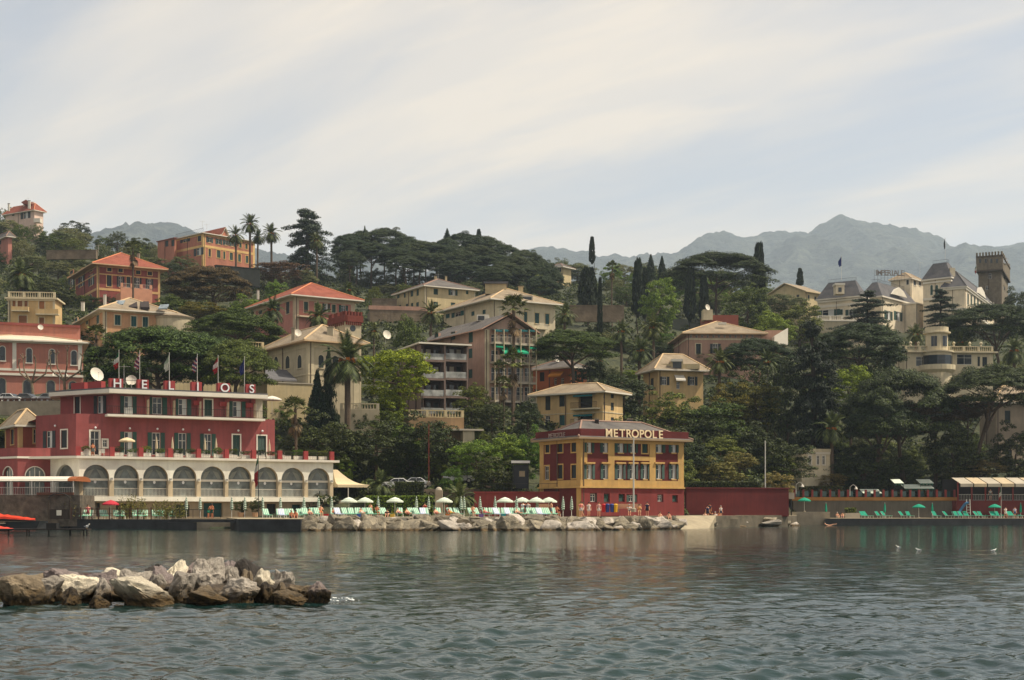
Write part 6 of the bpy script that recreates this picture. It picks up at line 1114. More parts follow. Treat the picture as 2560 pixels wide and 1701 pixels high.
# --- olive groves and hillside trees
def grove(name, n, px, ytop, Yr, hw, hh, cols, lab, seed, kind=('round', 'loose')):
    rg = random.Random(seed); items = []
    for k in range(n):
        for _ in range(30):
            x = rg.uniform(*px); Y = rg.uniform(*Yr)
            if all(abs(x - a) > hw[0] * .8 or abs(Y - c) > 12 for a, c in items): break
        items.append((x, Y))
    items = sorted((x, max(Y, 237 + k % 9 * 3) if x > 1978 else Y) for k, (x, Y) in enumerate(items))
    for k, (x, Y) in enumerate(items):
        g = gz(x, Y); h = rg.uniform(*hh); w = rg.uniform(*hw); yb = HZ - (g + h * .12 - CH) * F / Y; yt = HZ - (g + h - CH) * F / Y; tree(kind[k % len(kind)], x, w, yt, yb, Y, f'{lab}, {ordn(k)} from the left', cols[k % len(cols)], name='hillside_tree', group=name, v=k)
grove('trees on the hill below the white villa', 34, (-60, 430), None, (400, 545), (24, 44), (5.5, 9.5), ('olive', 'olive', 'green', 'dark', 'olive'), 'grey green tree on the slope below the white hilltop villa', 1)
grove('trees on the slope behind the red villa', 24, (-60, 480), None, (345, 398), (22, 40), (4, 7.5), ('olive', 'green', 'olive', 'dark'), 'leafy tree on the slope behind the red villa', 2)
grove('olive trees on the ridge behind the lawn', 28, (1395, 1960), None, (400, 520), (26, 44), (6, 10), ('olive', 'olive', 'green', 'lime'), 'olive tree in the grove along the ridge', 3, ('loose', 'round'))
grove('trees below the ridge wood', 18, (840, 1400), None, (360, 440), (22, 38), (4, 7), ('dark', 'green', 'olive'), 'dark leafy tree on the slope below the ridge wood', 4)
grove('garden trees on the middle slope', 24, (1400, 1760), None, (262, 330), (18, 36), (2.5, 5.5), ('green', 'dark', 'lime', 'dark'), 'garden tree on the terraced slope in the middle', 5)
grove('trees on the slope above the coast road', 22, (640, 1340), None, (184, 214), (24, 44), (2.5, 5), ('green', 'dark', 'lime', 'dark'), 'leafy shrub on the slope above the coast road', 6)
grove('trees of the dark right grove', 30, (1640, 2600), None, (214, 262), (34, 60), (4.5, 8.5), ('dark', 'dark', 'green', 'dark'), 'shadowed tree in the dense grove on the right', 7)
grove('trees around the palace', 22, (1740, 2600), None, (275, 380), (26, 44), (4, 8), ('dark', 'green', 'olive'), 'tree on the slope below the palace', 8)
grove('garden trees between the left villas', 22, (100, 980), None, (240, 335), (18, 34), (2.5, 5), ('green', 'dark', 'lime', 'yellow'), 'garden tree between the villas on the left slope', 9)
grove('shrubs along the terrace wall', 16, (1405, 1770), None, (310, 319), (20, 34), (2.2, 4.2), ('green', 'dark', 'olive'), 'garden shrub along the stone terrace wall on the slope', 10)
# --- planters filled, hedges, undergrowth
for o, p, hw, h in PLANT_SPOTS: c = link('foliage', PROTO['round', rgT.randrange(5)], o); c.location = Vector(p) - o.location; c.scale = (hw, .42, h); recolour(c, LM[rgT.choice(['green', 'lime', 'dark', 'green'])])
def potted(px, py, Y, hw, h, label, kind='round', col='green', name='shrub', rz=0):
    p = P(px, py, Y); o = thing(name, label, 'shrub', p); m = MB(); m.lathe(p, [(.28, 0), (.38, .5), (.34, .5), (.02, .42)], 9); m.build('pot', M('clay pot', lin(176, 140, 108)), o); c = link('foliage', PROTO[kind, rgT.randrange(3)], o); c.location = (0, 0, .45); c.scale = (hw, hw, h); recolour(c, LM[col]); return o
potted(602, 1293, 158, .9, 1.5, 'potted palm-like shrub by the bathing cabins', col='dark'); potted(638, 1293, 158, .9, 1.6, 'second potted shrub by the striped sunshades', col='dark')
def bamboo(label, px0, px1, ytop, Y, seed):
    rg = np.random.default_rng(seed); g = 1.1; x0, x1 = PX(px0, Y), PX(px1, Y); h = P(0, ytop, Y).z - g; n = int((x1 - x0) * 26); out = []
    for k in range(n):
        x = rg.uniform(x0, x1); y = Y + rg.uniform(-.7, .7); hh = h * rg.uniform(.55, 1.1) * (.6 + .4 * math.sin(math.pi * (x - x0) / (x1 - x0)) ** .5); d = np.array([rg.normal() * .18, rg.normal() * .18, 1.]); b = np.array([x, y, g])
        for j in range(9):
            c = b + d * hh * rg.uniform(.15, 1); t = np.array([rg.normal(), rg.normal(), rg.normal() * .5 + .5]); t = t / np.linalg.norm(t) * rg.uniform(.2, .42); w = np.cross(t, rg.normal(size=3)); w = w / np.linalg.norm(w) * .05; out += [c, c + t * .5 + w, c + t, c + t * .5 - w]
        w = np.array([.02, 0, 0]); out += [b - w, b + w, b + d * hh + w * .3, b + d * hh - w * .3]
    o = thing('bamboo_clump', label, 'shrub', ((x0 + x1) / 2, Y, g)); V = np.array(out) - np.array([(x0 + x1) / 2, Y, g]); link('foliage', quads_mesh('bamboo', V, leafmat('bamboo leaves', lin(78, 82, 34), lin(132, 126, 62), .25)), o)
bamboo('yellowish bamboo clump behind the deck by the red sunshade', 298, 368, 1240, 164.5, 1); bamboo('bamboo clump left of the green cabin door', 383, 462, 1252, 163.5, 2); bamboo('leafy climber by the garden gate', 160, 194, 1246, 163.5, 3)
def hedge(label, px0, px1, ytop, ybot, Y, col='lime', dep=1.2):
    rg = np.random.default_rng(int(px0)); a, b_ = P(px0, ybot, Y), P(px1, ytop, Y); n = int((b_.x - a.x) * (b_.z - a.z + dep) * 130); s = rg.integers(0, 3, n); U = rg.random((n, 3)); C = np.empty((n, 3)); C[:, 0] = a.x + U[:, 0] * (b_.x - a.x); C[:, 1] = np.where(s == 0, Y + U[:, 1] * .25, Y + U[:, 1] * dep); C[:, 2] = np.where(s == 1, b_.z - U[:, 2] * .2, a.z + U[:, 2] * (b_.z - a.z)); Nn = np.where((s == 0)[:, None], [0, -1., .3], [0, -.2, 1.]) + rg.normal(size=(n, 3)) * .6
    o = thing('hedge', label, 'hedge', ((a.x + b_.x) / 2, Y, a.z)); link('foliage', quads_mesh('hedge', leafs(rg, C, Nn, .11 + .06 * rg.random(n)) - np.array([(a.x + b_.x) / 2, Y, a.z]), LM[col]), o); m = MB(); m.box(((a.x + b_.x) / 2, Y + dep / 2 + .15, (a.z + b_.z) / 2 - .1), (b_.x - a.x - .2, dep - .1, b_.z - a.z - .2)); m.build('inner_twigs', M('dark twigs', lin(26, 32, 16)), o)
hedge('clipped bright hedge behind the parasols', 915, 1082, 1240, 1290, 173, 'lime'); hedge('dark overgrown hedge spilling over the long promenade wall', 1722, 1905, 1204, 1228, 196, 'dark', 2.); hedge('dark hedge by the coast road', 985, 1060, 1205, 1245, 178, 'dark'); hedge('flat clipped hedge behind the promenade wall on the right', 2000, 2110, 1216, 1245, 232, 'dark'); hedge('hedge in a stone trough on the bathing quay', 2113, 2142, 1270, 1283, 222, 'green', .6)
def undergrowth():
    rg = np.random.default_rng(77); n = 8200; px = rg.uniform(-250, 2850, n); Y = 182 + 330 * rg.random(n) ** 1.35; sh = shoreY(px) + 12; px = px[Y > sh]; Y = Y[Y > sh]; ok = ~((px < 215) & (Y > 196) & (Y < 240)); lawn = (px > 1390) & (px < 1560) & (Y > 270) & (Y < 318); ok &= ~lawn; px, Y = px[ok], Y[ok]; n = len(px)
    C = np.stack([(px - 1280) / F * Y, Y, ground(px, Y) + .3], 1); r = .7 + 1.0 * rg.random(n); k = 42; V = clumps(rg, C, r, k, .75, .34, .4, .7, .5, .6); o = link('undergrowth', quads_mesh('undergrowth', V, leafmat('mixed undergrowth leaves', lin(40, 52, 24), lin(92, 100, 46)))); tag(o, 'tangled green undergrowth covering the hillside between houses and trees', 'undergrowth', kind='stuff')
undergrowth()
# ------------------------------------------------------------------ rocks
def rockmat(name, c1, c2, wet=0.25):
    m, nt, p = newmat(name); v = nmap(nt); g = nt.nodes.new('ShaderNodeNewGeometry'); sp = nt.nodes.new('ShaderNodeSeparateXYZ'); nt.links.new(g.outputs['Position'], sp.inputs[0]); oi = nt.nodes.new('ShaderNodeObjectInfo')
    f = nrange(nt, nnoise(nt, v, 1.1, 9, .68, .4), .32, .68); c = nmix(nt, f, c1, c2); c = nmix(nt, nrange(nt, nnoise(nt, v, 4.5, 6, .7), .54, .76, 0, .6), c, tuple(x * .35 for x in c1))
    c = nmix(nt, nrange(nt, nnoise(nt, v, 2.3, 8, .75, 1.2), .56, .62, 0, .6), c, tuple(min(1, x * 1.35) for x in c2))
    hs = nt.nodes.new('ShaderNodeHueSaturation'); nt.links.new(c, hs.inputs['Color']); nt.links.new(nrange(nt, oi.outputs['Random'], 0, 1, .9, 1.45), hs.inputs['Value'])
    ad = nt.nodes.new('ShaderNodeMath'); ad.operation = 'MULTIPLY_ADD'; nt.links.new(nnoise(nt, v, 2.2, 4), ad.inputs[0]); ad.inputs[1].default_value = -.35; nt.links.new(sp.outputs[2], ad.inputs[2])
    alg = nmix(nt, nrange(nt, nnoise(nt, v, 3, 5), .4, .6), lin(48, 40, 28), lin(104, 84, 54)); c = nmix(nt, nrange(nt, ad.outputs[0], wet, -.02, 0, 1), hs.outputs[0], alg)
    nt.links.new(c, p.inputs['Base Color']); p.inputs['Roughness'].default_value = .85; p.inputs['Specular IOR Level'].default_value = .3
    nb = nnoise(nt, v, 7, 10, .75); ck = nt.nodes.new('ShaderNodeMath'); ck.operation = 'SUBTRACT'; nt.links.new(nnoise(nt, v, 1.7, 5, .6, 1.), ck.inputs[0]); ck.inputs[1].default_value = .5; ab = nt.nodes.new('ShaderNodeMath'); ab.operation = 'ABSOLUTE'; nt.links.new(ck.outputs[0], ab.inputs[0]); c = nmix(nt, nrange(nt, ab.outputs[0], .002, .009, .6, 0), c, (.02, .018, .015)); nt.links.new(c, p.inputs['Base Color'])
    b1 = nbump(nt, nb, 1., .09); nt.links.new(b1, p.inputs['Normal']); MATS[name] = m; return m
RK = {'c': rockmat('cream limestone', lin(190, 178, 156), lin(228, 216, 192)), 'g': rockmat('grey limestone', lin(132, 124, 114), lin(182, 172, 158)), 'd': rockmat('dark rock', lin(44, 40, 38), lin(74, 68, 62)), 'b': rockmat('brown rock', lin(98, 86, 70), lin(146, 130, 106)), 'p': rockmat('purplish rock', lin(110, 98, 96), lin(140, 128, 122)), 'r': rockmat('tan riprap rock', lin(80, 75, 66), lin(142, 131, 110), .12)}
def rock_mesh(seed, det=2, npt=16, rough=.06):
    rg = random.Random(seed); bm = bmesh.new()
    for k in range(npt):
        d = Vector((rg.gauss(0, 1), rg.gauss(0, 1), rg.gauss(0, 1))).normalized(); bm.verts.new(d * rg.uniform(.7, 1.1) * .8)
    bmesh.ops.convex_hull(bm, input=bm.verts); bmesh.ops.delete(bm, geom=[v for v in bm.verts if not v.link_faces], context='VERTS')
    bmesh.ops.bevel(bm, geom=list(bm.edges), offset=.035, segments=1, affect='EDGES', profile=.5); bmesh.ops.triangulate(bm, faces=bm.faces)
    for _ in range(det):
        es = [e for e in bm.edges if e.calc_length() > .16]; bmesh.ops.subdivide_edges(bm, edges=es, cuts=1, use_grid_fill=True); bmesh.ops.triangulate(bm, faces=bm.faces)
    for v in bm.verts:
        q = v.co * 1.6 + Vector((seed * 3.1, 0, 0)); v.co += v.co.normalized() * (noise.fractal(q, .9, 2, 5) * rough - abs(noise.noise(q * 2.1 + Vector((5, 5, 5)))) * rough * 1.3 + abs(noise.noise(q * 4.7)) * rough * .8)
    lo = [min(v.co[i] for v in bm.verts) for i in range(3)]; hi = [max(v.co[i] for v in bm.verts) for i in range(3)]
    for v in bm.verts: v.co = Vector([(v.co[i] - lo[i]) / (hi[i] - lo[i]) * 2 - 1 for i in range(3)])
    me = bpy.data.meshes.new('rock'); bm.to_mesh(me); bm.free(); me.materials.append(RK['g']); return me
FORE = [(-60, 265, 365, 572, 'b', 29.6, 'large cream-topped boulder cut by the left edge of the picture', 0), (160, 430, 374, 552, 'g', 30.0, 'flat-topped grey boulder second from the left edge in the front row', 0), (385, 500, 440, 556, 'd', 29.7, 'narrow dark slab leaning between two pale boulders', .5), (390, 645, 370, 556, 'c', 30.3, 'pale cream boulder with a dark shaded flank in the front row', .15), (585, 722, 385, 560, 'g', 30.1, 'upright grey boulder left of the largest slab', 0), (556, 702, 498, 582, 'b', 29.1, 'small brown rock at the waterline in front of the row', 0), (690, 1140, 384, 576, 'c', 29.6, 'largest cream slab sloping down to the right', .36), (255, 525, 322, 420, 'p', 32.6, 'low flat grey rocks behind the flat-topped boulder', .0), (545, 770, 328, 430, 'p', 32.4, 'low grey rock with a pale edge in the back row', .1), (620, 905, 326, 420, 'c', 33.2, 'long pale slab lying along the back of the row', .12), (790, 990, 318, 430, 'g', 32.8, 'grey slab behind the largest cream slab', .1), (958, 1068, 360, 490, 'g', 31.2, 'rounded pale grey rock right behind the largest slab', 0), (975, 1120, 312, 500, 'p', 32.0, 'smooth purplish boulder leaning in the middle of the back row', .3), (940, 1105, 298, 380, 'd', 33.8, 'low dark rock behind the purplish boulder', .1), (1100, 1215, 268, 380, 'c', 33.2, 'small cream rock perched on top of the middle', 0), (1085, 1275, 348, 545, 'g', 30.6, 'tall rounded grey boulder right of the largest slab', 0), (1200, 1330, 262, 420, 'p', 33.6, 'flat purplish slab behind the highest boulder', .15), (1255, 1455, 255, 470, 'g', 31.6, 'highest boulder with a white weathered top', 0), (1175, 1470, 432, 562, 'b', 29.7, 'brown streaked boulder at the waterline in the middle', .2), (1410, 1585, 308, 480, 'g', 32.0, 'dark grey boulder right of the highest one', .2), (1435, 1590, 276, 400, 'p', 33.4, 'grey rock at the back below the black rock', .1), (1575, 1725, 258, 370, 'd', 32.8, 'black wedge-shaped rock on top of the row', -.2), (1560, 1650, 332, 420, 'b', 32.0, 'small brown rock under the black wedge', 0), (1390, 1680, 386, 530, 'g', 30.2, 'smooth grey slab tilted in the front right part', -.2), (1620, 1815, 322, 460, 'c', 31.6, 'cream rounded boulder right of the black wedge', 0), (1785, 1900, 336, 460, 'g', 32.2, 'grey boulder at the back near the right end', .3), (1655, 1815, 408, 540, 'd', 30.6, 'dark rock in shadow under the cream rounded boulder', 0), (1795, 1875, 414, 530, 'b', 30.6, 'mottled rock between dark and brown rocks near the end', 0), (1850, 2065, 418, 540, 'b', 30.8, 'long brown slab sloping into the water at the end', .35), (1795, 2000, 462, 556, 'b', 29.6, 'brown dome-shaped rock at the waterline near the end', .1), (2005, 2155, 408, 515, 'p', 30.6, 'separate pointed grey rock at the far right end', .3)]
for k, (x0, x1, y0, y1, tone, Y, lab, tilt) in enumerate(FORE):
    s = .3814; px0, px1 = x0 * s, x1 * s; py0, py1 = 1300 + y0 * s, 1300 + y1 * s; a, b_ = P(px0, py1, Y), P(px1, py0, Y); zlo = min(a.z, .0) - .15; w = (b_.x - a.x) / 2 * 1.14; h = (b_.z - zlo) / 2 * 1.05
    o = link('boulder', rock_mesh(200 + k, 3, 15 if k % 3 else 12, .12)); o.location = ((a.x + b_.x) / 2, Y + w * .35, zlo + h * .97); o.scale = (w, max(w * .75, h * .9), h); o.rotation_euler = (0, tilt * .6, random.uniform(-.25, .25)); o.data.materials[0] = RK[tone]
    tag(o, lab, 'boulder', 'boulders of the near breakwater')
# rubble core under the near breakwater
for k in range(16):
    x = -4 + k * 6.3 ; px = (10 + k * 46); o = link('boulder', rock_mesh(400 + k % 5, 1)); Y = 31.6 + (k % 3) * .7; o.location = (PX(px, Y), Y, -.05); o.scale = (.75, .9, .42); o.rotation_euler = (0, 0, k); o.data.materials[0] = RK['d']; tag(o, f'low dark rock filling the gaps low in the near breakwater, {ordn(k)} from the left', 'boulder', 'boulders of the near breakwater')
foam = []
def splash():
    mb = MB(); rg = random.Random(2); p = P(845, 1494, 31)
    for k in range(26):
        a = rg.random() * 6.28; r = rg.random() ** .5; c = Vector((p.x + r * .5 * math.cos(a), p.y + r * .5 * math.sin(a), .03 + rg.random() * .09 * (1 - r))); s = rg.uniform(.015, .045); mb.lathe(c, [(0, -s * .4), (s, 0), (s * .7, s * .35), (0, s * .45)], 6)
    o = mb.build('foam', M('white foam', lin(225, 228, 225), .6, .03), smooth=True); tag(o, 'white foam breaking beside the pointed rock', 'foam', kind='stuff')
splash()
RPM = [rock_mesh(500 + k, 2, 15, .06) for k in range(12)]
def riprap():
    rg = random.Random(9); items = []
    front = lambda px: np.interp(px, [690, 760, 900, 1200, 1450, 1600, 1700], [146, 145, 146, 147.5, 148.5, 153, 160])
    for row, (dz, dy, n, s0, s1) in enumerate(((.25, 0, 40, .9, 1.5), (.85, 1.7, 36, .8, 1.3), (1.15, 3.1, 34, .5, .9))):
        for k in range(n):
            px = 765 + (1690 - 765) * (k + .5 + rg.uniform(-.3, .3)) / n; items.append((px, float(front(px)) + dy + rg.uniform(-.4, .4), dz + rg.uniform(-.2, .2), rg.uniform(s0, s1)))
    items.sort()
    for k, (px, Y, z, s) in enumerate(items):
        o = link('boulder', RPM[rg.randrange(12)]); o.location = (PX(px, Y), Y, z - .25); o.scale = (s * rg.uniform(.8, 1.3), s * rg.uniform(.8, 1.1), s * rg.uniform(.6, .95)); o.rotation_euler = (rg.uniform(-.4, .4), rg.uniform(-.5, .5), rg.uniform(0, 6.28)); recolour(o, RK[rg.choice('rrrrgrg')]); tag(o, f'boulder in the stone bank below the loungers, {ordn(k)} from the dark quay', 'boulder', 'boulders of the stone bank below the loungers')
riprap()
for k, (px, Y, z, s, sy) in enumerate(((1800, 184, .5, 1.6, .5), (1850, 186, .5, 2.0, .55), (1905, 189, .55, 2.4, .6), (1925, 187, .2, 1.6, .4), (1960, 192, .1, 1.2, .4), (1985, 196, .0, 1.0, .35), (1835, 183, -.1, 1.6, .3), (1700, 166, .3, 1.6, .6), (1655, 160, .45, 1.2, .6), (1610, 158, .3, 1.5, .5), (1770, 176, .1, 1.4, .3))):
    o = link('boulder', RPM[k]); o.location = (PX(px, Y), Y, z); o.scale = (s, s * .8, sy * 1.5); o.rotation_euler = (.1, .15, k); recolour(o, RK['g' if k % 2 else 'r']); tag(o, f'flat ledge rock by the slipway below the promenade, number {ordn(k)} towards the mast' if 0 else ['flat ledge rock below the seated group', 'wide ledge rock left of the flower tub', 'largest ledge rock under the white mast', 'low ledge rock below the white mast', 'wedge rock at the end of the promenade', 'last small rock before the bathing quay', 'low wet rock in front of the ledges', 'rock beside the slipway', 'rock under the two seated bathers', 'rock at the end of the stone bank steps', 'low rock at the foot of the slipway'][k], 'boulder')
prism('promenade_ledge', [XY(1712, 176), XY(1850, 182), XY(1840, 190), XY(1720, 184)], .0, 1.05, MATS['weathered shaded quay stone'], top=DECK); prism('promenade_ledge', [XY(1838, 184), XY(1970, 190), XY(1970, 200), XY(1838, 194)], -1, 1.5, MATS['weathered shaded quay stone'], top=DECK)  # dark sides below pale tops put the ledges' shade into the colour
# ------------------------------------------------------------------ beach furniture
GCLOTH = M('pale green canvas', lin(112, 176, 146), .85, .12, 9, 0); GSTR = M('white green canvas', lin(206, 214, 196), .85, .05); DGSTR = M('dark green stripe canvas', lin(30, 84, 62), .85, .05); TEALC = M('teal canvas', lin(18, 140, 112), .8, .08); LFRAME = M('white lounger frame', lin(220, 218, 208), .5, .04); BLUE = M('pale blue towel', lin(170, 184, 214), .9, .05)
def make_lounger(cloth, stripe, name='sun_lounger'):
    o = thing(name, '', 'sun lounger'); L = 1.9; w = .62
    def slab(nm, p, q, m, par=None, x0=-w / 2, x1=w / 2): mb = MB(); up = Vector((0, 0, .05)); a, b_, c, d = Vector((x0, p[0], p[1])), Vector((x1, p[0], p[1])), Vector((x1, q[0], q[1])), Vector((x0, q[0], q[1])); mb.hexa([a, b_, c, d], [a + up, b_ + up, c + up, d + up]); return mb.build(nm, m, par or o, (0, 0, 0))
    slab('seat', (-.95, .34), (.35, .36), cloth)
    bk = slab('backrest', (.36, .36), (.98, 1.0), cloth)
    for k in range(3): mb = MB(); x = -.2 + .2 * k; a = [Vector((x + dx, y, z)) for dx, y, z in ((-.04, .37, .425), (.04, .37, .425), (.04, .98, 1.055), (-.04, .98, 1.055))]; u = Vector((0, -.012, .012)); mb.hexa(a, [v + u for v in a]); mb.build('stripe', stripe, bk, (0, 0, 0))
    for x in (-w / 2, w / 2):
        mb = MB(); mb.tube((x, -1, .33), (x, .4, .35), .025, n=5); mb.tube((x, .36, .35), (x, .99, 1.0), .025, n=5); mb.build('side_rail', LFRAME, o, (0, 0, 0))
        for y in (-.85, .3): mb = MB(); mb.tube((x, y, 0), (x, y, .34), .025, n=5); mb.build('leg', LFRAME, o, (0, 0, 0))
    return o
def make_parasol(c1, c2, r=.95, h=2.15, valance=True):
    o = thing('parasol', '', 'parasol'); mb = MB(); mb.tube((0, 0, 0), (0, 0, h + .12), .03, n=6); mb.build('pole', LFRAME, o, (0, 0, 0)); mb = MB(); mb.lathe((0, 0, 0), [(.22, 0), (.22, .1), (.06, .16)], 8); mb.build('foot', STONE, o, (0, 0, 0)); mb = MB(); n = 16; rings = [(0.02, h + .1), (r * .4, h - .02), (r * .75, h - .2), (r * .82, h - .25), (r, h - .36), (r, h - .5)]
    for j in range(len(rings) - 1):
        for k in range(n):
            a0, a1 = k * 6.2832 / n, (k + 1) * 6.2832 / n; (r0, z0), (r1, z1) = rings[j], rings[j + 1]; mb.poly([(r0 * math.cos(a0), r0 * math.sin(a0), z0), (r1 * math.cos(a0), r1 * math.sin(a0), z1), (r1 * math.cos(a1), r1 * math.sin(a1), z1), (r0 * math.cos(a1), r0 * math.sin(a1), z0)], 1 if j == 2 else 0)
    mb.build('canopy', [c1, c2], o, (0, 0, 0)); return o
def make_folded(c1, c2, h=2.3):
    o = thing('folded_parasol', '', 'parasol'); mb = MB(); mb.tube((0, 0, 0), (0, 0, h + .1), .03, n=6); mb.build('pole', LFRAME, o, (0, 0, 0)); mb = MB(); n = 9
    prof = [(.04, h), (.1, h - .25), (.15, h - .6), (.17, h - .95), (.19, h - 1.3), (.14, h - 1.45)]; m = 14
    for k in range(m):
        f0, f1 = k / m, (k + 1) / m; g = lambda f: np.interp(f, np.linspace(0, 1, len(prof)), [p[0] for p in prof]); z0, z1 = h - 1.45 * f0, h - 1.45 * f1; i = len(mb.f); mb.lathe((0, 0, 0), [(float(g(f0)), z0), (float(g(f1)), z1)], n); 
        for q in range(i, len(mb.m)): mb.m[q] = (k + (q - i) // 3) % 2
    mb.build('cover', [c1, c2], o, (0, 0, 0)); return o
def put(proto, first, loc, rz, label, group=None, s=1.):
    o = proto if first else copy_tree(proto); o.location = loc; o.rotation_euler = (0, 0, rz); o.scale = (s, s, s); tag(o, label, None, group); return o
def row(proto, items, lab, group, rz=None, s=1.):
    rg = random.Random(len(items))
    for k, (px, Y, z) in enumerate(items): put(proto, k == 0, (PX(px, Y) + rg.uniform(-.12, .12), Y + rg.uniform(-.35, .35), z), (rg.uniform(-.12, .12) if rz is None else rz + rg.uniform(-.22, .22)), lab.format(ordn(k)), group, s)
lo = make_lounger(GCLOTH, GSTR); its = []
rg = random.Random(6); px = 668
while px < 1425:
    its.append((px, 155.5 + (1.2 if (px // 60) % 2 else 0), 1.35 if px > 765 else 1.24)); px += rg.choice([15, 16, 17, 17, 34])
row(lo, its, 'pale green striped sun lounger above the stone bank, {} from the tall flag', 'sun loungers above the stone bank', .35)
lo2 = make_lounger(GCLOTH, GSTR); row(lo2, [(x, 163.6, 1.12) for x in (204, 212, 222, 258, 268, 294, 306, 340, 350, 362, 386, 394, 402, 430)], 'pale green lounger on the left bathing deck, {} from the garden gate', 'loungers on the left bathing deck', .3)
tl = make_lounger(TEALC, TEALC); row(tl, [(x, 222 + (i % 3) * 1.8, .98) for i, x in enumerate((2158, 2168, 2198, 2216, 2258, 2275, 2338, 2372, 2392, 2405, 2418, 2432, 2446, 2458, 2470, 2484, 2498, 2512, 2526, 2540, 2553, 2395, 2425, 2455, 2490, 2530))], 'teal deck lounger on the right bathing quay, {} in line from the hedge trough', 'teal loungers on the right bathing quay', .4)
tw_ = make_lounger(BLUE, LFRAME); row(tw_, [(703, 153.5, 1.24), (850, 154.2, 1.35), (1060, 154.4, 1.35), (1245, 154.2, 1.35), (1272, 154.4, 1.35), (1352, 154.4, 1.35)], 'lounger covered by a pale blue towel, {} of those along the stone bank', 'towel-covered loungers', .35)
pa = make_parasol(GSTR, DGSTR); row(pa, [(x, 159.5 + (i % 2) * 1.6, 1.35) for i, x in enumerate((873, 912, 985, 1111, 1264, 1307, 1341, 1374))], 'open white and green parasol on the bathing terrace, {} from the tent', 'open parasols on the bathing terrace')
fo = make_folded(GSTR, DGSTR); row(fo, [(x, 157.5 + (i % 3), 1.3) for i, x in enumerate((463, 499, 576, 614, 659, 702, 758, 795, 831, 948, 1042, 1074, 1151, 1163, 1202, 1238, 1291, 1341, 1405, 1431))], 'folded green and white striped parasol, {} from the bamboo clump', 'folded striped parasols')
tp = make_parasol(TEALC, TEALC, 1.0, 2.1); row(tp, [(2012, 218, 1.95), (2297, 222, .98), (2490, 223, .98)], 'open teal parasol on the right bathing quay, {} from the red wall', 'teal parasols')
tf = make_folded(TEALC, TEALC); row(tf, [(2065, 222, 1.0), (2212, 224, 1.0), (2330, 226, 1.0), (2553, 226, 1.0)], 'folded teal parasol on the right bathing quay, {} from the red wall', 'folded teal parasols')
rp2 = make_parasol(M('red parasol cloth', lin(176, 44, 58), .8, .06), M('red parasol cloth', 0), .98, 2.1); put(rp2, True, (PX(277, 164), 164, 1.12), 0, 'open red parasol on the left bathing deck')
wp = make_parasol(WHITE, WHITE, 1.3, 2.3); put(wp, True, (PX(680, 190), 190, P(0, 1035, 190).z), 0, 'open white parasol on the side terrace behind the red hotel')
for k, (x, col, lab) in enumerate(((1509, (176, 24, 30), 'red'), (1519, (36, 56, 120), 'blue'), (1530, (40, 60, 126), 'second blue'), (1539, (206, 156, 24), 'yellow'))):
    p = P(x, 1281, 163); o = thing('litter_bin', f'{lab} litter bin in front of the METROPOLE wall', 'bin', p, 'litter bins'); m = MB(); m.lathe(p, [(.19, 0), (.24, .75), (.24, .8)], 10); m.build('body', M('bin plastic ' + lab, lin(*col), .5, .05), o); m = MB(); m.lathe(p, [(.26, .8), (.26, .86), (.16, .96), (.02, .98)], 10); m.build('lid', M('bin plastic ' + lab, 0), o)
for k, (x, lab) in enumerate(((1560, 'pale bench left of the tall mast'), (1588, 'pale bench right of the tall mast'), (1357, 'brown bench behind the parasols'))):
    p = P(x, 1281, 164); o = thing('bench', lab, 'bench', p); bm_ = M('bench boards', lin(196, 158, 126), .8, .1)
    for j in range(3): m = MB(); m.box((p.x, p.y - .2 + .17 * j, p.z + .45), (1.5, .13, .05)); m.build('seat_slat', bm_, o); m = MB(); m.box((p.x, p.y + .28, p.z + .6 + .15 * j), (1.5, .04, .11)); m.build('back_slat', bm_, o)
    for s in (-.65, .65): m = MB(); m.box((p.x + s, p.y, p.z + .22), (.08, .5, .42)); m.build('leg', STONE, o)
# tall white masts, lamp posts, flag pole by the arcade
def mast(label, px, ybot, ytop, Y, r=.07, mat=None):
    a, b_ = P(px, ybot, Y), P(px, ytop, Y); o = thing('mast', label, 'pole', a); m = MB(); m.tube(a, b_, r, r * .7, 8); m.build('pole', mat or STEEL, o); m = MB(); m.lathe(a, [(.3, -.2), (.3, .15), (.1, .3)], 8); m.build('foot', STONE, o); return o
mast('tall white mast in front of the METROPOLE hotel', 1584, 1276, 1094, 160, .1); mast('tall white mast standing in the flower tub on the promenade', 1913, 1280, 1102, 190, .1)
o = thing('flower_tub', 'stone tub of pink and yellow flowers round the white mast', 'planter', P(1915, 1290, 191)); p = o.location; m = MB(); m.lathe(p, [(.9, 0), (1.25, .5), (1.15, .5), (.1, .45)], 12); m.build('tub', CONC, o); c_ = link('flowers', PROTO['round', 1], o); c_.location = (0, 0, .4); c_.scale = (1.2, 1.0, .55); recolour(c_, leafmat('pink and yellow petals', lin(176, 90, 80), lin(206, 170, 100)))
flag_pole('tall pole with a hanging green, white and red flag in front of the arcade', P(646, 1292, 153), 6.6, [(30, 92, 58), (190, 186, 176), (150, 40, 46), (150, 40, 46)], 3.0, mat=IRON, wid=.4)
flag_pole('white pole with a small hanging flag on the right bathing quay', P(2503, 1296, 219), 4.9, [(40, 96, 66), (200, 196, 184), (160, 60, 50)], 1.9, wid=.3); mast('rust red lamp pole on the slope behind the bathing terrace', 1072, 1210, 1060, 188, .07, M('rust red paint', lin(120, 52, 40), .7)); mast('thin dark pole by the coast road', 1168, 1225, 1135, 186, .04, IRON)
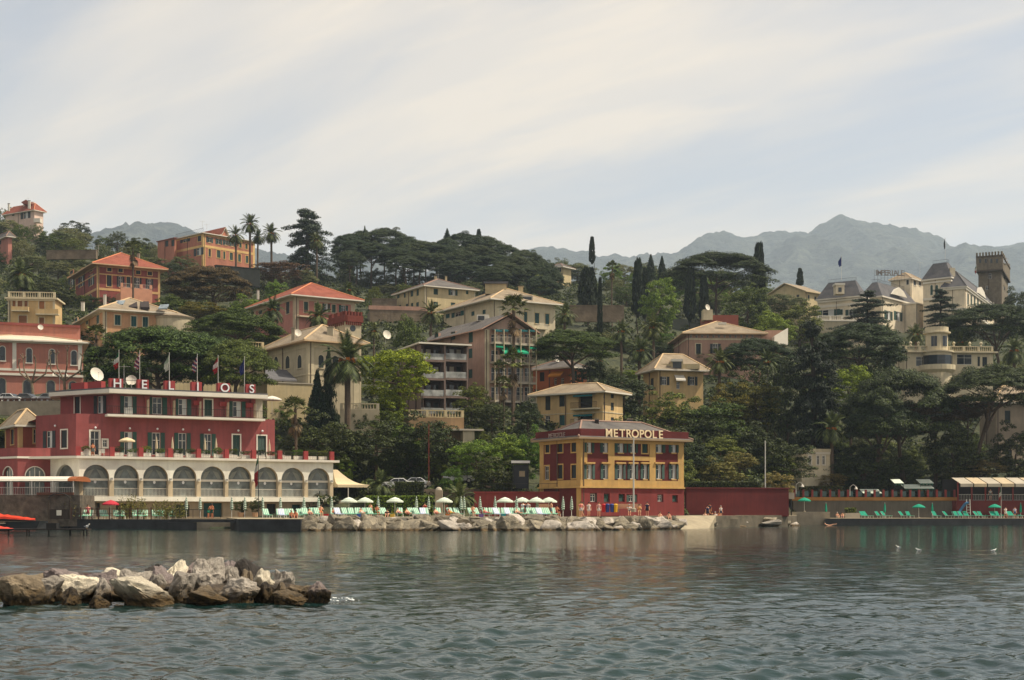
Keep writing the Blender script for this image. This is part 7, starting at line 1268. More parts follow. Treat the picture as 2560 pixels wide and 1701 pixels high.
def street_lamp(label, px, ybot, ytop, Y, two=False):
    a, b_ = P(px, ybot, Y), P(px, ytop, Y); o = thing('street_lamp', label, 'street lamp', a); m = MB(); m.tube(a, b_, .06, .04, 6)
    for s in ((-1, 1) if two else (1,)): m.path([b_, b_ + Vector((s * .5, 0, .4)), b_ + Vector((s * .95, 0, .1))], [.035] * 3, 5)
    m.build('post', STEEL, o)
    for s in ((-1, 1) if two else (1,)): m = MB(); m.lathe(b_ + Vector((s * .95, 0, -.35)), [(.28, 0), (.2, .2), (.06, .42)], 8); m.build('lamp_head', WHITE, o)
street_lamp('twin-arm street lamp between the pollarded trees', 149, 1000, 935, 207, True); street_lamp('curved lamp above the promenade wall', 1990, 1235, 1212, 214); street_lamp('globe lamp above the red posts', 2125, 1240, 1218, 226)
# pollarded bare trees by the station
def pollard(label, px, ybot, ytop, Y, seed):
    rg = random.Random(seed); a, b_ = P(px, ybot, Y), P(px, ytop, Y); h = b_.z - a.z; o = thing('pollarded_tree', label, 'tree', a); m = MB(); f = a + Vector((rg.uniform(-.2, .2), 0, h * .42)); m.path([a, a.lerp(f, .5) + Vector((.08, 0, 0)), f], [.28, .22, .2], 8); m.build('trunk', M('pale pollard bark', lin(118, 104, 84), .9, .35, 2.2, .3), o); m = MB()
    for k in range(4):
        ang = -1.15 + 2.3 * k / 3 + rg.uniform(-.15, .15); e = f + Vector((math.sin(ang) * h * .33, rg.uniform(-.8, .8), h * (.18 + .12 * math.cos(ang)))); e2 = e + Vector((math.sin(ang) * .25, 0, h * rg.uniform(.18, .3))); m.path([f, e, e2], [.15, .12, .09], 6)
        for j in range(3): g = e2 + Vector((rg.uniform(-.35, .35), rg.uniform(-.3, .3), rg.uniform(.3, .8))); m.tube(e2, g, .07, .05, 5); m.lathe(g, [(.02, -.08), (.12, 0), (.02, .1)], 5)
    m.build('branches', M('pale pollard bark', 0), o)
pollard('pollarded bare plane tree in front of the station windows', 82, 1005, 895, 208, 1); pollard('second pollarded bare plane tree near the shaggy fan palm', 160, 1005, 882, 207, 5)
# ------------------------------------------------------------------ cars
def make_car(col, name='parked_car', van=False):
    o = thing(name, '', 'car'); paint = M('car paint %d %d %d' % col, lin(*col), .25, .04, spec=.6, bump=0); L_, w = (2.1, .86)
    prof = [(-L_, .32), (-L_, .78), (-L_ + .25, .92), (-1.15, .98), (-.55, 1.45), (.75, 1.48), (1.35, 1.05), (L_ - .1, .95), (L_, .6), (L_, .32)] if not van else [(-L_, .32), (-L_, .95), (-1.6, 1.1), (-1.1, 1.7), (1.9, 1.75), (L_, 1.1), (L_, .32)]
    mb = MB(); mb.hexa([(x, -w, z) for x, z in prof], [(x, w, z) for x, z in prof]); bd = mb.build('body', paint, o, (0, 0, 0)); bv = bd.modifiers.new('b', 'BEVEL'); bv.width = .07; bv.segments = 2
    g = [(-1.02, 1.02), (-.55, 1.38), (.1, 1.41), (.1, 1.02)], [(.16, 1.02), (.16, 1.41), (.72, 1.41), (1.2, 1.05)]
    for s in (-1, 1):
        for q in g: mb = MB(); mb.poly([(x, s * (w + .012), z) for x, z in (q if s < 0 else q[::-1])]); mb.build('side_window', DARKGLASS, o, (0, 0, 0))
    for q in (((-1.13, 1.0), (-.57, 1.44)), ((1.34, 1.06), (.77, 1.47))): mb = MB(); d = -.02 if q[0][0] < 0 else .02; mb.poly([(q[0][0] + d, -w + .1, q[0][1] + .02), (q[0][0] + d, w - .1, q[0][1] + .02), (q[1][0] + d, w - .18, q[1][1]), (q[1][0] + d, -w + .18, q[1][1])]); mb.build('windscreen', DARKGLASS, o, (0, 0, 0))
    for x in (-1.35, 1.35):
        for s in (-1, 1):
            mb = MB(); mb.tube((x, s * (w - .12), .32), (x, s * (w + .04), .32), .32, n=12); wh = mb.build('wheel', M('tyre rubber', lin(26, 26, 26), .9), o, (0, 0, 0)); mb = MB(); mb.tube((x, s * (w + .04), .32), (x, s * (w + .055), .32), .19, n=10); mb.build('rim', STEEL, wh, (0, 0, 0))
    for s in (-1, 1): mb = MB(); mb.box((-L_ - .005, s * .6, .72), (.04, .35, .16)); mb.build('headlight', LETW, o, (0, 0, 0)); mb = MB(); mb.box((L_ + .005, s * .65, .78), (.04, .25, .16)); mb.build('tail_light', M('red lamp glass', lin(150, 20, 20), .3), o, (0, 0, 0))
    return o
CARS = [(8, 206, (150, 150, 148), 1.2, 'grey car at the left edge of the station street'), (25, 205.5, (196, 196, 192), 2.9, 'white car second in the station street'), (68, 205.5, (84, 84, 84), 2.9, 'dark grey car in front of the first pollarded tree'), (118, 205.5, (150, 150, 150), .3, 'silver hatchback right of the first pollarded tree'), (148, 205.5, (46, 44, 44), 2.8, 'dark car under the second pollarded tree')]
for x, Y, col, rz, lab in CARS: c_ = make_car(col); c_.location = (PX(x, Y), Y, 17.55); c_.rotation_euler = (0, 0, rz); tag(c_, lab, None, 'cars parked in front of the station')
for x, yb, Y, col, rz, lab in ((994, 1224, 188, (226, 224, 220), .1, 'white car on the coast road left of the dark trunk'), (1036, 1222, 189, (214, 214, 212), .2, 'white car on the coast road right of the dark trunk'), (1146, 1208, 188, (196, 196, 190), 3.2, 'pale car at the foot of the rubble wall')): c_ = make_car(col); p = P(x, yb, Y); c_.location = p; c_.rotation_euler = (0, 0, rz); tag(c_, lab, None, 'cars on the coast road')
prism('coast_road', [XY(940, 183), XY(1200, 184), XY(1200, 195.5), XY(940, 195)], 1, P(0, 1224, 188).z, WALLST, top=M('asphalt', 0)); 
# street railing at the station
f = line_face(-60, 202.6, 0, 200); t = thing('street_parapet', 'brown openwork parapet along the station street', 'parapet', (f.A.x, f.A.y, 17.5)); bp = M('brown cast parapet', lin(92, 62, 48), .9, .2); m = MB(); f.box(m, 0, f.L, 17.0, 17.2, 0, .3); f.box(m, 0, f.L, 17.95, 18.1, -.02, .32); m.build('coping', bp, t)
for k in range(int(f.L / .8)): m = MB(); f.box(m, k * .8, k * .8 + .45, 17.2, 17.95, .05, .25); m.build('baluster', bp, t)
# bus shelter, round-top lamp, wall pillar
o = thing('bus_shelter', 'dark shelter with bright white roof left of the METROPOLE hotel', 'shelter', P(1300, 1225, 180)); box_px(o, 'roof', 1278, 1325, 1152, 1158, 179, 3, LETW)
for x in (1282, 1321): box_px(o, 'post', x - 1, x + 1, 1158, 1225, 179.1, .1, IRON)
box_px(o, 'back_panel', 1284, 1320, 1162, 1222, 181, .1, M('dark shelter glass', lin(30, 34, 44), .2)); box_px(o, 'poster', 1298, 1312, 1178, 1192, 180.9, .05, PIER)
o = thing('gate_pillar', 'stone gate pillar with a round white cap behind the parasols', 'pillar', P(1097, 1245, 172)); box_px(o, 'shaft', 1088, 1106, 1226, 1285, 172, .9, STONE); m = MB(); c_ = P(1097, 1226, 172.4); m.lathe(c_, [(.42, 0), (.34, .22), (.18, .36), (.01, .4)], 10); m.build('cap', CONC, o)
# ------------------------------------------------------------------ jetty with orange boat at the left
Y = 118.; zj = P(0, 1324, Y).z; o = thing('jetty', 'narrow dark timber jetty on posts at the left edge', 'jetty', (PX(100, Y), Y, 0)); dk = M('dark wet timber', lin(44, 38, 34), .8, .25, 2)
for k in range(30): a, b_ = PX(-40 + k * 8.6, Y), PX(-40 + k * 8.6 + 8.1, Y); m = MB(); m.box(((a + b_) / 2, Y + .6, zj), (b_ - a, 1.3, .12)); m.build('plank', dk, o)
for x in (18, 64, 70, 115, 169, 203, 211): m = MB(); m.tube((PX(x, Y), Y + .3 + .4 * (x % 2), -1.5), (PX(x, Y), Y + .3 + .4 * (x % 2), zj - .06), .07 if x != 169 else .1, n=6); m.build('post', dk, o)
o = thing('crate', 'black box standing on the jetty end', 'crate', P(131, 1323, Y)); m = MB(); m.box(P(131, 1317, Y + .7), (.85, .6, .5)); m.build('box', IRON, o); m = MB(); m.box(P(131, 1309, Y + .7), (.9, .65, .06)); m.build('lid', IRON, o)
def boat(label, px0, px1, y0, y1, Y, col, dark=False):
    a, b_ = P(px0, y1, Y), P(px1, y0, Y); o = thing('tarp_covered_boat', label, 'boat', ((a.x + b_.x) / 2, Y, a.z)); mb = MB(); n = 12; sec = []
    for k in range(n + 1):
        f = k / n; x = a.x + (b_.x - a.x) * f; w = 1.0 * math.sin(math.pi * min(.5, .25 + f * .25)) * (1 if f < .75 else math.sqrt(max(0, 1 - ((f - .75) / .25) ** 2))) + .04; h = (b_.z - a.z) * (1 - .7 * f) * (1 + .08 * math.sin(k * 2.7)); sec.append([(x, Y - w, a.z + h * .35), (x, Y - w * .95, a.z + h * .7), (x, Y - .4 * w, a.z + h * (.9 + .03 * math.sin(k * 2.3))), (x, Y, a.z + h), (x, Y + .4 * w, a.z + h * .9), (x, Y + w, a.z + h * .6), (x, Y + w * .5, a.z), (x, Y - w * .5, a.z)])
    for k in range(n):
        for j in range(8): q = (j + 1) % 8; mb.poly([sec[k][j], sec[k + 1][j], sec[k + 1][q], sec[k][q]], 1 if j in (5, 6, 7) else 0)
    mb.poly(sec[-1]); mb.build('hull', [M('tarp %d' % col[0], lin(*col), .6, .1, 1, .3), M('grey boat hull', lin(80, 78, 76), .6)], o, smooth=False)
boat('orange tarpaulin draped over a boat on the slipway', -30, 88, 1281, 1303, 160, (200, 58, 32)); boat('bright orange boat bow beyond the jetty at the left edge', -60, 33, 1306, 1328, 126, (206, 56, 30))
o = thing('boat', 'dark grey boat hull lying behind the jetty', 'boat', P(65, 1318, 140)); m = MB(); a = P(30, 1322, 140); b_ = P(108, 1305, 140); m.hexa([(a.x, 139, a.z), (b_.x - .4, 139.2, a.z), (b_.x - .2, 141.5, a.z), (a.x, 141.5, a.z)], [(a.x - .2, 138.6, b_.z), (b_.x, 139, b_.z + .1), (b_.x, 141.6, b_.z + .1), (a.x - .2, 141.6, b_.z)]); m.build('hull', M('dark hull paint', lin(58, 58, 60), .5, .1), o)
# wooden fence posts of the left bathing deck
f = line_face(176, 162.2, 0, 440); o = thing('deck_fence', 'brown post-and-rail fence along the left bathing deck', 'fence', (f.A.x, f.A.y, 1.1)); wd = M('brown fence timber', lin(74, 48, 36), .85, .2)
for x in (178, 202, 230, 246, 274, 300, 325, 344, 378): m = MB(); t = f.t(x); f.box(m, t - .06, t + .06, 1.1, 2.45, -.06, .06); m.build('post', wd, o)
for z in (1.75, 2.25): m = MB(); f.box(m, f.t(178), f.t(378), z, z + .05, -.03, .03); m.build('rail', wd, o)
f = line_face(430, 152.8, 0, 598); o = thing('walkway_railing', 'thin iron railing on the walkway by the cabins', 'railing', (f.A.x, f.A.y, 1.17)); rail(o, Face(V2(XY(430, 157.3)), V2(XY(598, 152.2))), .1, 7.2, 1.17, 1.05, IRON, 0, .9, r=.03)
# ------------------------------------------------------------------ right bathing establishment
f = line_face(1982, 226, 3, 2392); zl = f.z(1252, 0); o = thing('bathing_terrace', 'long upper bathing terrace with yellow ledge and red posts on the right', 'terrace', (f.A.x, f.A.y, 1)); m = MB(); f.box(m, 0, f.L, .9, zl, -6, 0); m.build('wall', plaster('grey sea wall', lin(98, 92, 82), .6), o); m = MB(); f.box(m, -.2, f.L + .2, zl, zl + .55, -6.1, .12); m.build('ledge', M('ochre ledge', lin(138, 98, 50), .8, .2), o)
for k in range(19): t = .3 + k * (f.L - .6) / 18; m = MB(); f.box(m, t - .16, t + .16, zl + .55, zl + 1.75, -.4, -.1); m.build('post', MBASE, o)
for k in range(18):
    t0, t1 = .3 + k * (f.L - .6) / 18 + .16, .3 + (k + 1) * (f.L - .6) / 18 - .16; rail(o, f, t0, t1, zl + .55, 1.05, IRON, -.25, .3, r=.012); m = MB(); f.box(m, t0 + .2, t1 - .2, zl + .6, zl + 1.5, -1.2, -1.1); m.build('wind_screen', TEAL, o)
o = thing('notice_board', 'grey notice board at the end of the dark red promenade wall', 'sign', P(1977, 1258, 205)); box_px(o, 'board', 1971, 1986, 1232, 1248, 205, .08, CONC); box_px(o, 'post', 1977, 1980, 1248, 1290, 205.1, .1, IRON)
o = thing('shower_niche', 'white arched niche in the dark red promenade wall', 'niche', P(1934, 1272, 196)); fN = line_face(1900, 195, 14, 1960); q = arch_pts(fN.t(1924), fN.t(1944), fN.z(1271, 1), fN.z(1255, 1), 10); m = MB()
for k in range(len(q) - 1): m.tube(fN.pt(*q[k], .12), fN.pt(*q[k + 1], .12), .14, n=6)
m.build('arch', WHITE, o); m = MB(); r = fN.rect(1926, 1244, 1942, 1250); fN.box(m, r[0], r[1], r[2], r[3], .1, .15); m.build('plaque', WHITE, o)
o = thing('seaside_restaurant', 'red seaside restaurant with white awning roofs at the right edge', 'restaurant', P(2420, 1300, 229)); fS = line_face(2388, 226, 3, 2640); zf = fS.z(1252, 0); m = MB(); fS.box(m, 0, fS.L, .9, zf, -8, .4); m.build('base', MRED, o); zq = fS.z(1206, 3)
for k in range(8): t = .4 + k * (fS.L - .8) / 7; m = MB(); fS.box(m, t - .1, t + .1, zf, zq, .0, .2); m.build('post', MBASE, o)
for k in range(7): t0, t1 = .5 + k * (fS.L - .8) / 7, .3 + (k + 1) * (fS.L - .8) / 7; rail(o, fS, t0, t1, zf, 1., STEEL, .1, .25); m = MB(); a, b_, c, d = fS.pt(t0, zq - .3, 1.), fS.pt(t1, zq - .3, 1.), fS.pt(t1, zq + .75, -3), fS.pt(t0, zq + .75, -3); u = Vector((0, 0, .06)); m.hexa([a, b_, c, d], [a + u, b_ + u, c + u, d + u]); fS.box(m, t0, t1, zq - .75, zq - .3, .95, 1.); m.build('awning', PIER if k % 2 else CONC, o)
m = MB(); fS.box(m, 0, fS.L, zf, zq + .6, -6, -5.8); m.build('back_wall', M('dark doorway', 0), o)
for k, (x0, x1, y) in enumerate(((2300, 2335, 1203), (2262, 2336, 1216), (2158, 2205, 1228), (2236, 2260, 1203))):
    o = thing('scalloped_awning', f'green white scalloped awning among the trees on the right, {ordn(k)} counted from the top', 'awning', P(x0, y + 30, 232)); a, b_ = P(x0, y + 6, 232 - k), P(x1, y, 232 - k); m = MB(); m.hexa([(a.x, a.y, a.z), (b_.x, a.y, a.z), (b_.x, a.y + 2.5, b_.z + .3), (a.x, a.y + 2.5, b_.z + .3)], [(a.x, a.y, a.z + .05), (b_.x, a.y, a.z + .05), (b_.x, a.y + 2.5, b_.z + .35), (a.x, a.y + 2.5, b_.z + .35)])
    m.build('canvas', GSTR, o); m = MB(); nn = int((b_.x - a.x) / .5)
    for j in range(nn): x = a.x + (b_.x - a.x) * j / nn; w = (b_.x - a.x) / nn; m.poly([(x, a.y - .01, a.z), (x + w * .5, a.y - .01, a.z - .35), (x + w, a.y - .01, a.z)])
    m.build('valance', DGSTR, o)
    for x in (a.x + .1, b_.x - .1): m = MB(); m.tube((x, a.y, a.z - 2.6), (x, a.y, a.z), .04, n=5); m.build('post', IRON, o)
o = thing('water_slide', 'blue water slide with white steps on the right bathing quay', 'slide', P(2410, 1296, 224)); p = o.location; m = MB(); m.path([p + Vector((-1.2, -.4, .3)), p + Vector((-.6, 0, 1.2)), p + Vector((.2, 0, 2.3)), p + Vector((.7, 0, 2.45))], [.22, .22, .22, .22], 6); m.build('chute', M('blue plastic slide', lin(48, 96, 130), .4, .05), o)
for x in (.5, 1.1): m = MB(); m.tube(p + Vector((x, .2, 0)), p + Vector((x * .9, .2, 3.0)), .05, n=5); m.build('ladder_rail', LFRAME, o)
for k in range(5): m = MB(); m.box(p + Vector((.8, .2, .4 + k * .45)), (.6, .2, .05)); m.build('step', LFRAME, o)
o = thing('stone_trough', 'pale stone trough on the right bathing quay', 'planter', P(2135, 1296, 221)); box_px(o, 'trough', 2113, 2150, 1283, 1296, 221, 1.2, CONC)
# ------------------------------------------------------------------ people
SKIN = [M('fair skin tone', lin(214, 160, 126), .6, .05), M('tanned skin', lin(176, 112, 78), .6, .05)]; HAIR = [M('dark hair', lin(34, 26, 22), .7), M('brown hair', lin(84, 58, 38), .7), M('grey hair', lin(160, 154, 146), .7)]  # even base colours for skin and hair
def body_mesh(name, J, E, R):
    me = bpy.data.meshes.new(name); keys = list(J); me.from_pydata([J[k] for k in keys], [(keys.index(a), keys.index(b_)) for a, b_ in E], []); o = bpy.data.objects.new(name, me); COL.objects.link(o); o.modifiers.new('s', 'SKIN'); sv = me.skin_vertices[0].data
    for i, k in enumerate(keys): sv[i].radius = (R[k], R[k]); sv[i].use_root = (k == 'pelvis')
    sb = o.modifiers.new('u', 'SUBSURF'); sb.levels = 1; dg = bpy.context.evaluated_depsgraph_get(); dg.update(); m2 = bpy.data.meshes.new_from_object(o.evaluated_get(dg)); bpy.data.objects.remove(o); m2.polygons.foreach_set('use_smooth', [True] * len(m2.polygons)); m2.materials.clear(); m2.materials.append(SKIN[0]); m2.name = name; return m2
def mirror(d): return {**d, **{k[:-1] + 'R': (-v[0], v[1], v[2]) for k, v in d.items() if k.endswith('L')}}
RAD = dict(pelvis=.135, waist=.115, chest=.145, neck=.055, head0=.075, head1=.098, head2=.07, shoulderL=.062, elbowL=.045, wristL=.034, palmL=.04, tipL=.014, thumbL=.012, fing2L=.012, hipL=.09, kneeL=.062, ankleL=.042, toeL=.035); RAD = {**RAD, **{k[:-1] + 'R': v for k, v in RAD.items() if k.endswith('L')}}
EDG = [('pelvis', 'waist'), ('waist', 'chest'), ('chest', 'neck'), ('neck', 'head0'), ('head0', 'head1'), ('head1', 'head2')] + [(a + s, b_ + s) for s in 'LR' for a, b_ in (('shoulder', 'elbow'), ('elbow', 'wrist'), ('wrist', 'palm'), ('palm', 'tip'), ('palm', 'thumb'), ('palm', 'fing2'), ('hip', 'knee'), ('knee', 'ankle'), ('ankle', 'toe'))] + [('chest', 'shoulder' + s) for s in 'LR'] + [('pelvis', 'hip' + s) for s in 'LR']
def hand(d, s='L'):
    w, p = Vector(d['wrist' + s]), None; e = Vector(d['elbow' + s]); v = (w - e).normalized(); d['palm' + s] = tuple(w + v * .07); d['tip' + s] = tuple(w + v * .17 + Vector((0, -.02, 0))); d['fing2' + s] = tuple(w + v * .155 + Vector((.0, .03, 0))); d['thumb' + s] = tuple(w + v * .10 + Vector((0, -.055, 0))); return d
stand = dict(pelvis=(0, 0, .93), waist=(0, .0, 1.1), chest=(0, .01, 1.32), neck=(0, .0, 1.48), head0=(0, -.02, 1.55), head1=(0, -.02, 1.64), head2=(0, -.01, 1.71), shoulderL=(.18, 0, 1.4), elbowL=(.25, .03, 1.12), wristL=(.27, -.05, .88), hipL=(.09, 0, .88), kneeL=(.11, -.02, .48), ankleL=(.12, .02, .08), toeL=(.13, -.12, .035))
sit = dict(pelvis=(0, 0, .12), waist=(0, .03, .28), chest=(0, .02, .5), neck=(0, -.02, .66), head0=(0, -.05, .73), head1=(0, -.06, .82), head2=(0, -.05, .89), shoulderL=(.18, .01, .58), elbowL=(.24, -.12, .36), wristL=(.16, -.32, .42), hipL=(.09, -.03, .11), kneeL=(.13, -.4, .45), ankleL=(.12, -.62, .1), toeL=(.12, -.76, .04))
chair = dict(sit); chair.update(kneeL=(.11, -.42, .12), ankleL=(.11, -.46, -.3), toeL=(.11, -.6, -.35))
lie = dict(pelvis=(0, 0, .13), waist=(0, .17, .16), chest=(0, .36, .28), neck=(0, .5, .42), head0=(0, .54, .49), head1=(0, .59, .56), head2=(0, .63, .62), shoulderL=(.18, .42, .34), elbowL=(.26, .2, .18), wristL=(.24, -.05, .13), hipL=(.09, -.05, .12), kneeL=(.11, -.5, .16), ankleL=(.12, -.92, .1), toeL=(.13, -1.0, .18))
lean = dict(stand); lean.update(waist=(0, -.06, 1.09), chest=(0, -.2, 1.27), neck=(0, -.3, 1.4), head0=(0, -.34, 1.46), head1=(0, -.38, 1.54), head2=(0, -.4, 1.61), shoulderL=(.18, -.24, 1.34), elbowL=(.24, -.36, 1.1), wristL=(.12, -.52, 1.05))
walk = dict(stand); walkJ = mirror(hand(dict(walk))); walkJ.update(kneeL=(.1, -.16, .5), ankleL=(.1, -.2, .1), toeL=(.1, -.34, .06), kneeR=(-.1, .06, .48), ankleR=(-.1, .26, .12), toeR=(-.1, .16, .03), elbowL=(.24, .14, 1.14), wristL=(.24, .1, .9), palmL=(.24, .08, .84), tipL=(.24, .06, .75), fing2L=(.25, .1, .76), thumbL=(.23, .03, .8))
POSE = {k: (mirror(hand(dict(d))) if k != 'walk' else d) for k, d in dict(stand=stand, sit=sit, chair=chair, lie=lie, lean=lean, walk=walkJ).items()}
PBODY = {k: body_mesh('person_body', J, EDG, RAD) for k, J in POSE.items()}
def cloth_mesh(J, pts, rs):
    mb = MB(); mb.path([Vector(J[p]) if isinstance(p, str) else Vector(p) for p in pts], rs, 10); return mb
def person(pose, px, py, Y, rz, label, top=None, bottom=(30, 34, 50), hair=0, skin=0, s=1., z=None):
    p = P(px, py, Y) if z is None else Vector((PX(px, Y), Y, z)); o = thing('person', label, 'person', p, None, rz); o.scale = (s, s, s); J = POSE[pose]; bd = link('body', PBODY[pose], o); recolour(bd, SKIN[skin]); hp = Vector(J['pelvis']); wa = Vector(J['waist'])
    mb = cloth_mesh(J, [hp - (wa - hp) * .35, hp, hp.lerp(wa, .7)], [.16, .165, .135])
    for sd in 'LR': h, k = Vector(J['hip' + sd]), Vector(J['knee' + sd]); mb.tube(h, h.lerp(k, .55), .115, .1, 8)
    mb.build('shorts', M('cloth %d %d %d' % bottom, lin(*bottom), .9, .08), o, (0, 0, 0), smooth=True)
    if top:
        mb = cloth_mesh(J, [wa.lerp(hp, .3), 'waist', 'chest', Vector(J['chest']).lerp(Vector(J['neck']), .75)], [.15, .14, .175, .09])
        for sd in 'LR': a, b_ = Vector(J['shoulder' + sd]), Vector(J['elbow' + sd]); mb.tube(a, a.lerp(b_, .6), .082, .07, 8)
        mb.build('shirt', M('cloth %d %d %d' % top, lin(*top), .9, .08), o, (0, 0, 0), smooth=True)
    h1 = Vector(J['head1']); h0 = Vector(J['head0']); ax = (h1 - h0).normalized(); q = ax.to_track_quat('Z', 'Y'); mb = MB(); pr = [(.112, -.02), (.118, .03), (.1, .075), (.06, .108), (.01, .118)]; i0 = 0
    mb.lathe((0, 0, 0), pr, 10); mb.v = [tuple(h1 + q @ Vector((a, b_, c)) + Vector((0, .02, 0))) for a, b_, c in mb.v]; mb.build('hair', HAIR[hair], o, (0, 0, 0), smooth=True)
    mb = MB(); f = h1 - ax * .02 + Vector((0, -.1, 0)); mb.tube(f, f + Vector((0, -.022, -.02)), .014, .016, 5); mb.build('nose', SKIN[skin], o, (0, 0, 0)); 
    for sx in (-.036, .036): mb = MB(); mb.lathe(f + Vector((sx, .012, .03)), [(0, -.008), (.012, 0), (0, .008)], 6); mb.build('eye', HAIR[0], o, (0, 0, 0))
    mb = MB(); mb.box(f + Vector((0, .008, -.05)), (.045, .012, .01)); mb.build('mouth', M('lips', lin(150, 80, 72), .6), o, (0, 0, 0)); return o
Z1 = 1.35
EXTRA = [(m_, x_) for m_, x_ in zip(('orange', 'navy', 'white', 'green', 'purple', 'yellow', 'black', 'pink', 'grey', 'maroon'), (802, 838, 905, 942, 998, 1128, 1182, 1216, 1296, 1392))]; RGBX = dict(orange=(206, 110, 40), navy=(30, 40, 90), white=(220, 216, 210), green=(40, 110, 60), purple=(90, 50, 110), yellow=(214, 180, 60), black=(26, 26, 30), pink=(206, 120, 140), grey=(120, 120, 124), maroon=(100, 30, 40))
PEOPLE = [('lean', 521, 156, 1.17, 1.3, 'bather in green trunks leaning forward on the dark walkway', None, (24, 110, 84), 0, 1, 1.0), ('stand', 530, 156.3, 1.17, -.6, 'bather in teal swimwear standing close behind on the dark walkway', None, (20, 90, 80), 0, 1, .98), ('sit', 728, 151, 1.24, .5, 'white-haired bather sitting on the quay edge by the loungers', None, (60, 60, 70), 2, 1, 1.), ('sit', 739, 151.4, 1.24, .2, 'dark-haired bather sitting beside the white-haired one', None, (30, 30, 36), 0, 1, 1.), ('lie', 776, 153, 1.62, .3, 'bather lying back on a lounger near the blue towel', None, (60, 40, 90), 1, 0, 1.), ('stand', 926, 161, Z1, .6, 'bather standing under the second open parasol', None, (50, 40, 60), 1, 0, .95), ('sit', 968, 153, Z1, 0, 'long-haired person seated in front of the third parasol', (40, 34, 40), (30, 30, 34), 0, 0, 1.), ('lie', 1020, 153.5, 1.68, .35, 'sunbather with fair skin lying on a lounger', None, (150, 60, 60), 1, 0, 1.), ('lie', 1092, 153.5, 1.68, .35, 'sunbather in red lying between the towels', None, (150, 40, 44), 0, 0, 1.), ('walk', 1308, 158, Z1, .4, 'person in a white shirt standing below the parasols', (214, 214, 216), (40, 44, 70), 0, 0, 1.), ('stand', 1320, 158.6, Z1, -.3, 'person in a pale shirt beside the one in white', (196, 190, 186), (36, 40, 66), 1, 0, 1.), ('stand', 1313, 157.4, Z1, 1.2, 'person in dark clothes leaning over the loungers', (34, 36, 52), (30, 32, 46), 0, 1, .95), ('walk', 1378, 160, Z1, 2.2, 'bather walking under the last open parasol', None, (120, 130, 150), 1, 0, 1.), ('stand', 1452, 160.5, 1.4, .2, 'person in pink at the terrace end', (206, 120, 110), (190, 180, 176), 0, 0, .98), ('walk', 1456, 161, 1.4, -1.2, 'person in white trousers at the terrace end', (190, 160, 150), (214, 206, 198), 1, 0, .95), ('stand', 1472, 162, 1.4, .3, 'person in a light dress in front of the red base wall', (206, 196, 190), (206, 196, 190), 0, 0, .95), ('stand', 1497, 162, 1.4, .1, 'person in a pink top beside the red bin', (196, 150, 146), (206, 196, 190), 1, 0, .95), ('chair', 1573, 162.6, 1.9, 0, 'person sitting on the bench left of the tall mast', (220, 214, 206), (60, 60, 70), 2, 0, 1.), ('chair', 1598, 162.6, 1.9, 0, 'person in orange sitting right of the tall mast', (206, 150, 90), (190, 150, 110), 1, 0, 1.), ('stand', 1618, 163, 1.45, -.4, 'person in dark blue bending by the METROPOLE wall', (44, 48, 80), (40, 40, 50), 0, 0, .95), ('sit', 1650, 159, 1.05, .2, 'fair bather sitting on the rocks, left of two', None, (90, 50, 60), 1, 0, 1.), ('sit', 1672, 160.5, 1.0, .1, 'bather with dark hair sitting on the rocks, right of two', None, (40, 40, 50), 0, 0, 1.), ('sit', 1762, 180, 1.05, .3, 'person in white shorts crouching at the left of the ledge group', (206, 170, 150), (220, 216, 210), 1, 0, 1.), ('stand', 1769, 183, 1.05, .2, 'person in a navy shirt in the ledge group', (40, 48, 86), (44, 46, 60), 0, 0, 1.), ('stand', 1774, 184, 1.25, -.6, 'tallest person at the back of the ledge group', (70, 70, 86), (150, 104, 70), 0, 1, 1.05), ('sit', 1780, 181, 1.05, .1, 'person in black sitting in the middle of the ledge group', (34, 34, 40), (34, 34, 40), 0, 0, 1.), ('sit', 1788, 181.5, 1.05, -.2, 'person in a white shirt sitting in the ledge group', (214, 210, 206), (60, 60, 80), 2, 0, 1.), ('sit', 1796, 182, 1.05, -.3, 'bather in shorts sitting right of the white shirt', None, (110, 60, 60), 0, 1, 1.), ('stand', 1802, 184, 1.15, .5, 'person in a pale shirt standing at the right of the ledge group', (206, 202, 200), (60, 64, 80), 2, 0, .92), ('sit', 2093, 219, 1.0, .2, 'bather with white hat sitting on the right quay', None, (206, 200, 196), 2, 0, 1.), ('sit', 2106, 219.5, 1.0, -.2, 'second bather sitting by the stone trough', None, (60, 70, 120), 0, 0, 1.), ('walk', 2514, 221, .98, .3, 'person in white walking among the teal loungers', (220, 216, 210), (210, 206, 200), 0, 0, 1.), ('stand', 2537, 221, .98, .1, 'person in pale blue among the teal loungers near the edge', (170, 180, 206), (70, 80, 110), 1, 0, 1.), ('stand', 220, 164, 1.12, .2, 'person in pink behind the left bathing fence', (206, 110, 116), (150, 60, 70), 1, 0, .95), ('stand', 2476, 227.5, P(0, 1250, 227.5).z, 0, 'waiter in a white shirt on the restaurant balcony', (220, 218, 212), (40, 40, 46), 0, 0, 1.), ('stand', 1118, 164, Z1, .4, 'bather beside the low bushy palm', None, (150, 60, 50), 0, 1, .95), ('stand', 1062, 165, Z1, -.4, 'person in red behind the parasols by the hedge', (176, 60, 56), (60, 50, 60), 0, 0, .95)]
PEOPLE += [('lie' if i % 3 else 'chair', x_, 154.6 + .5 * (i % 3), 1.7 if i % 3 else 1.8, .35 + .2 * (i % 2), f'bather in {m_} swimwear on a lounger above the stone bank', None, RGBX[m_], i % 3, i % 2, 1.) for i, (m_, x_) in enumerate(EXTRA)]
for pose, px, Y, z, rz, lab, top, bot, hr, sk, s in PEOPLE: person(pose, px, 0, Y, rz, lab, top, bot, hr, sk, s, z=z)
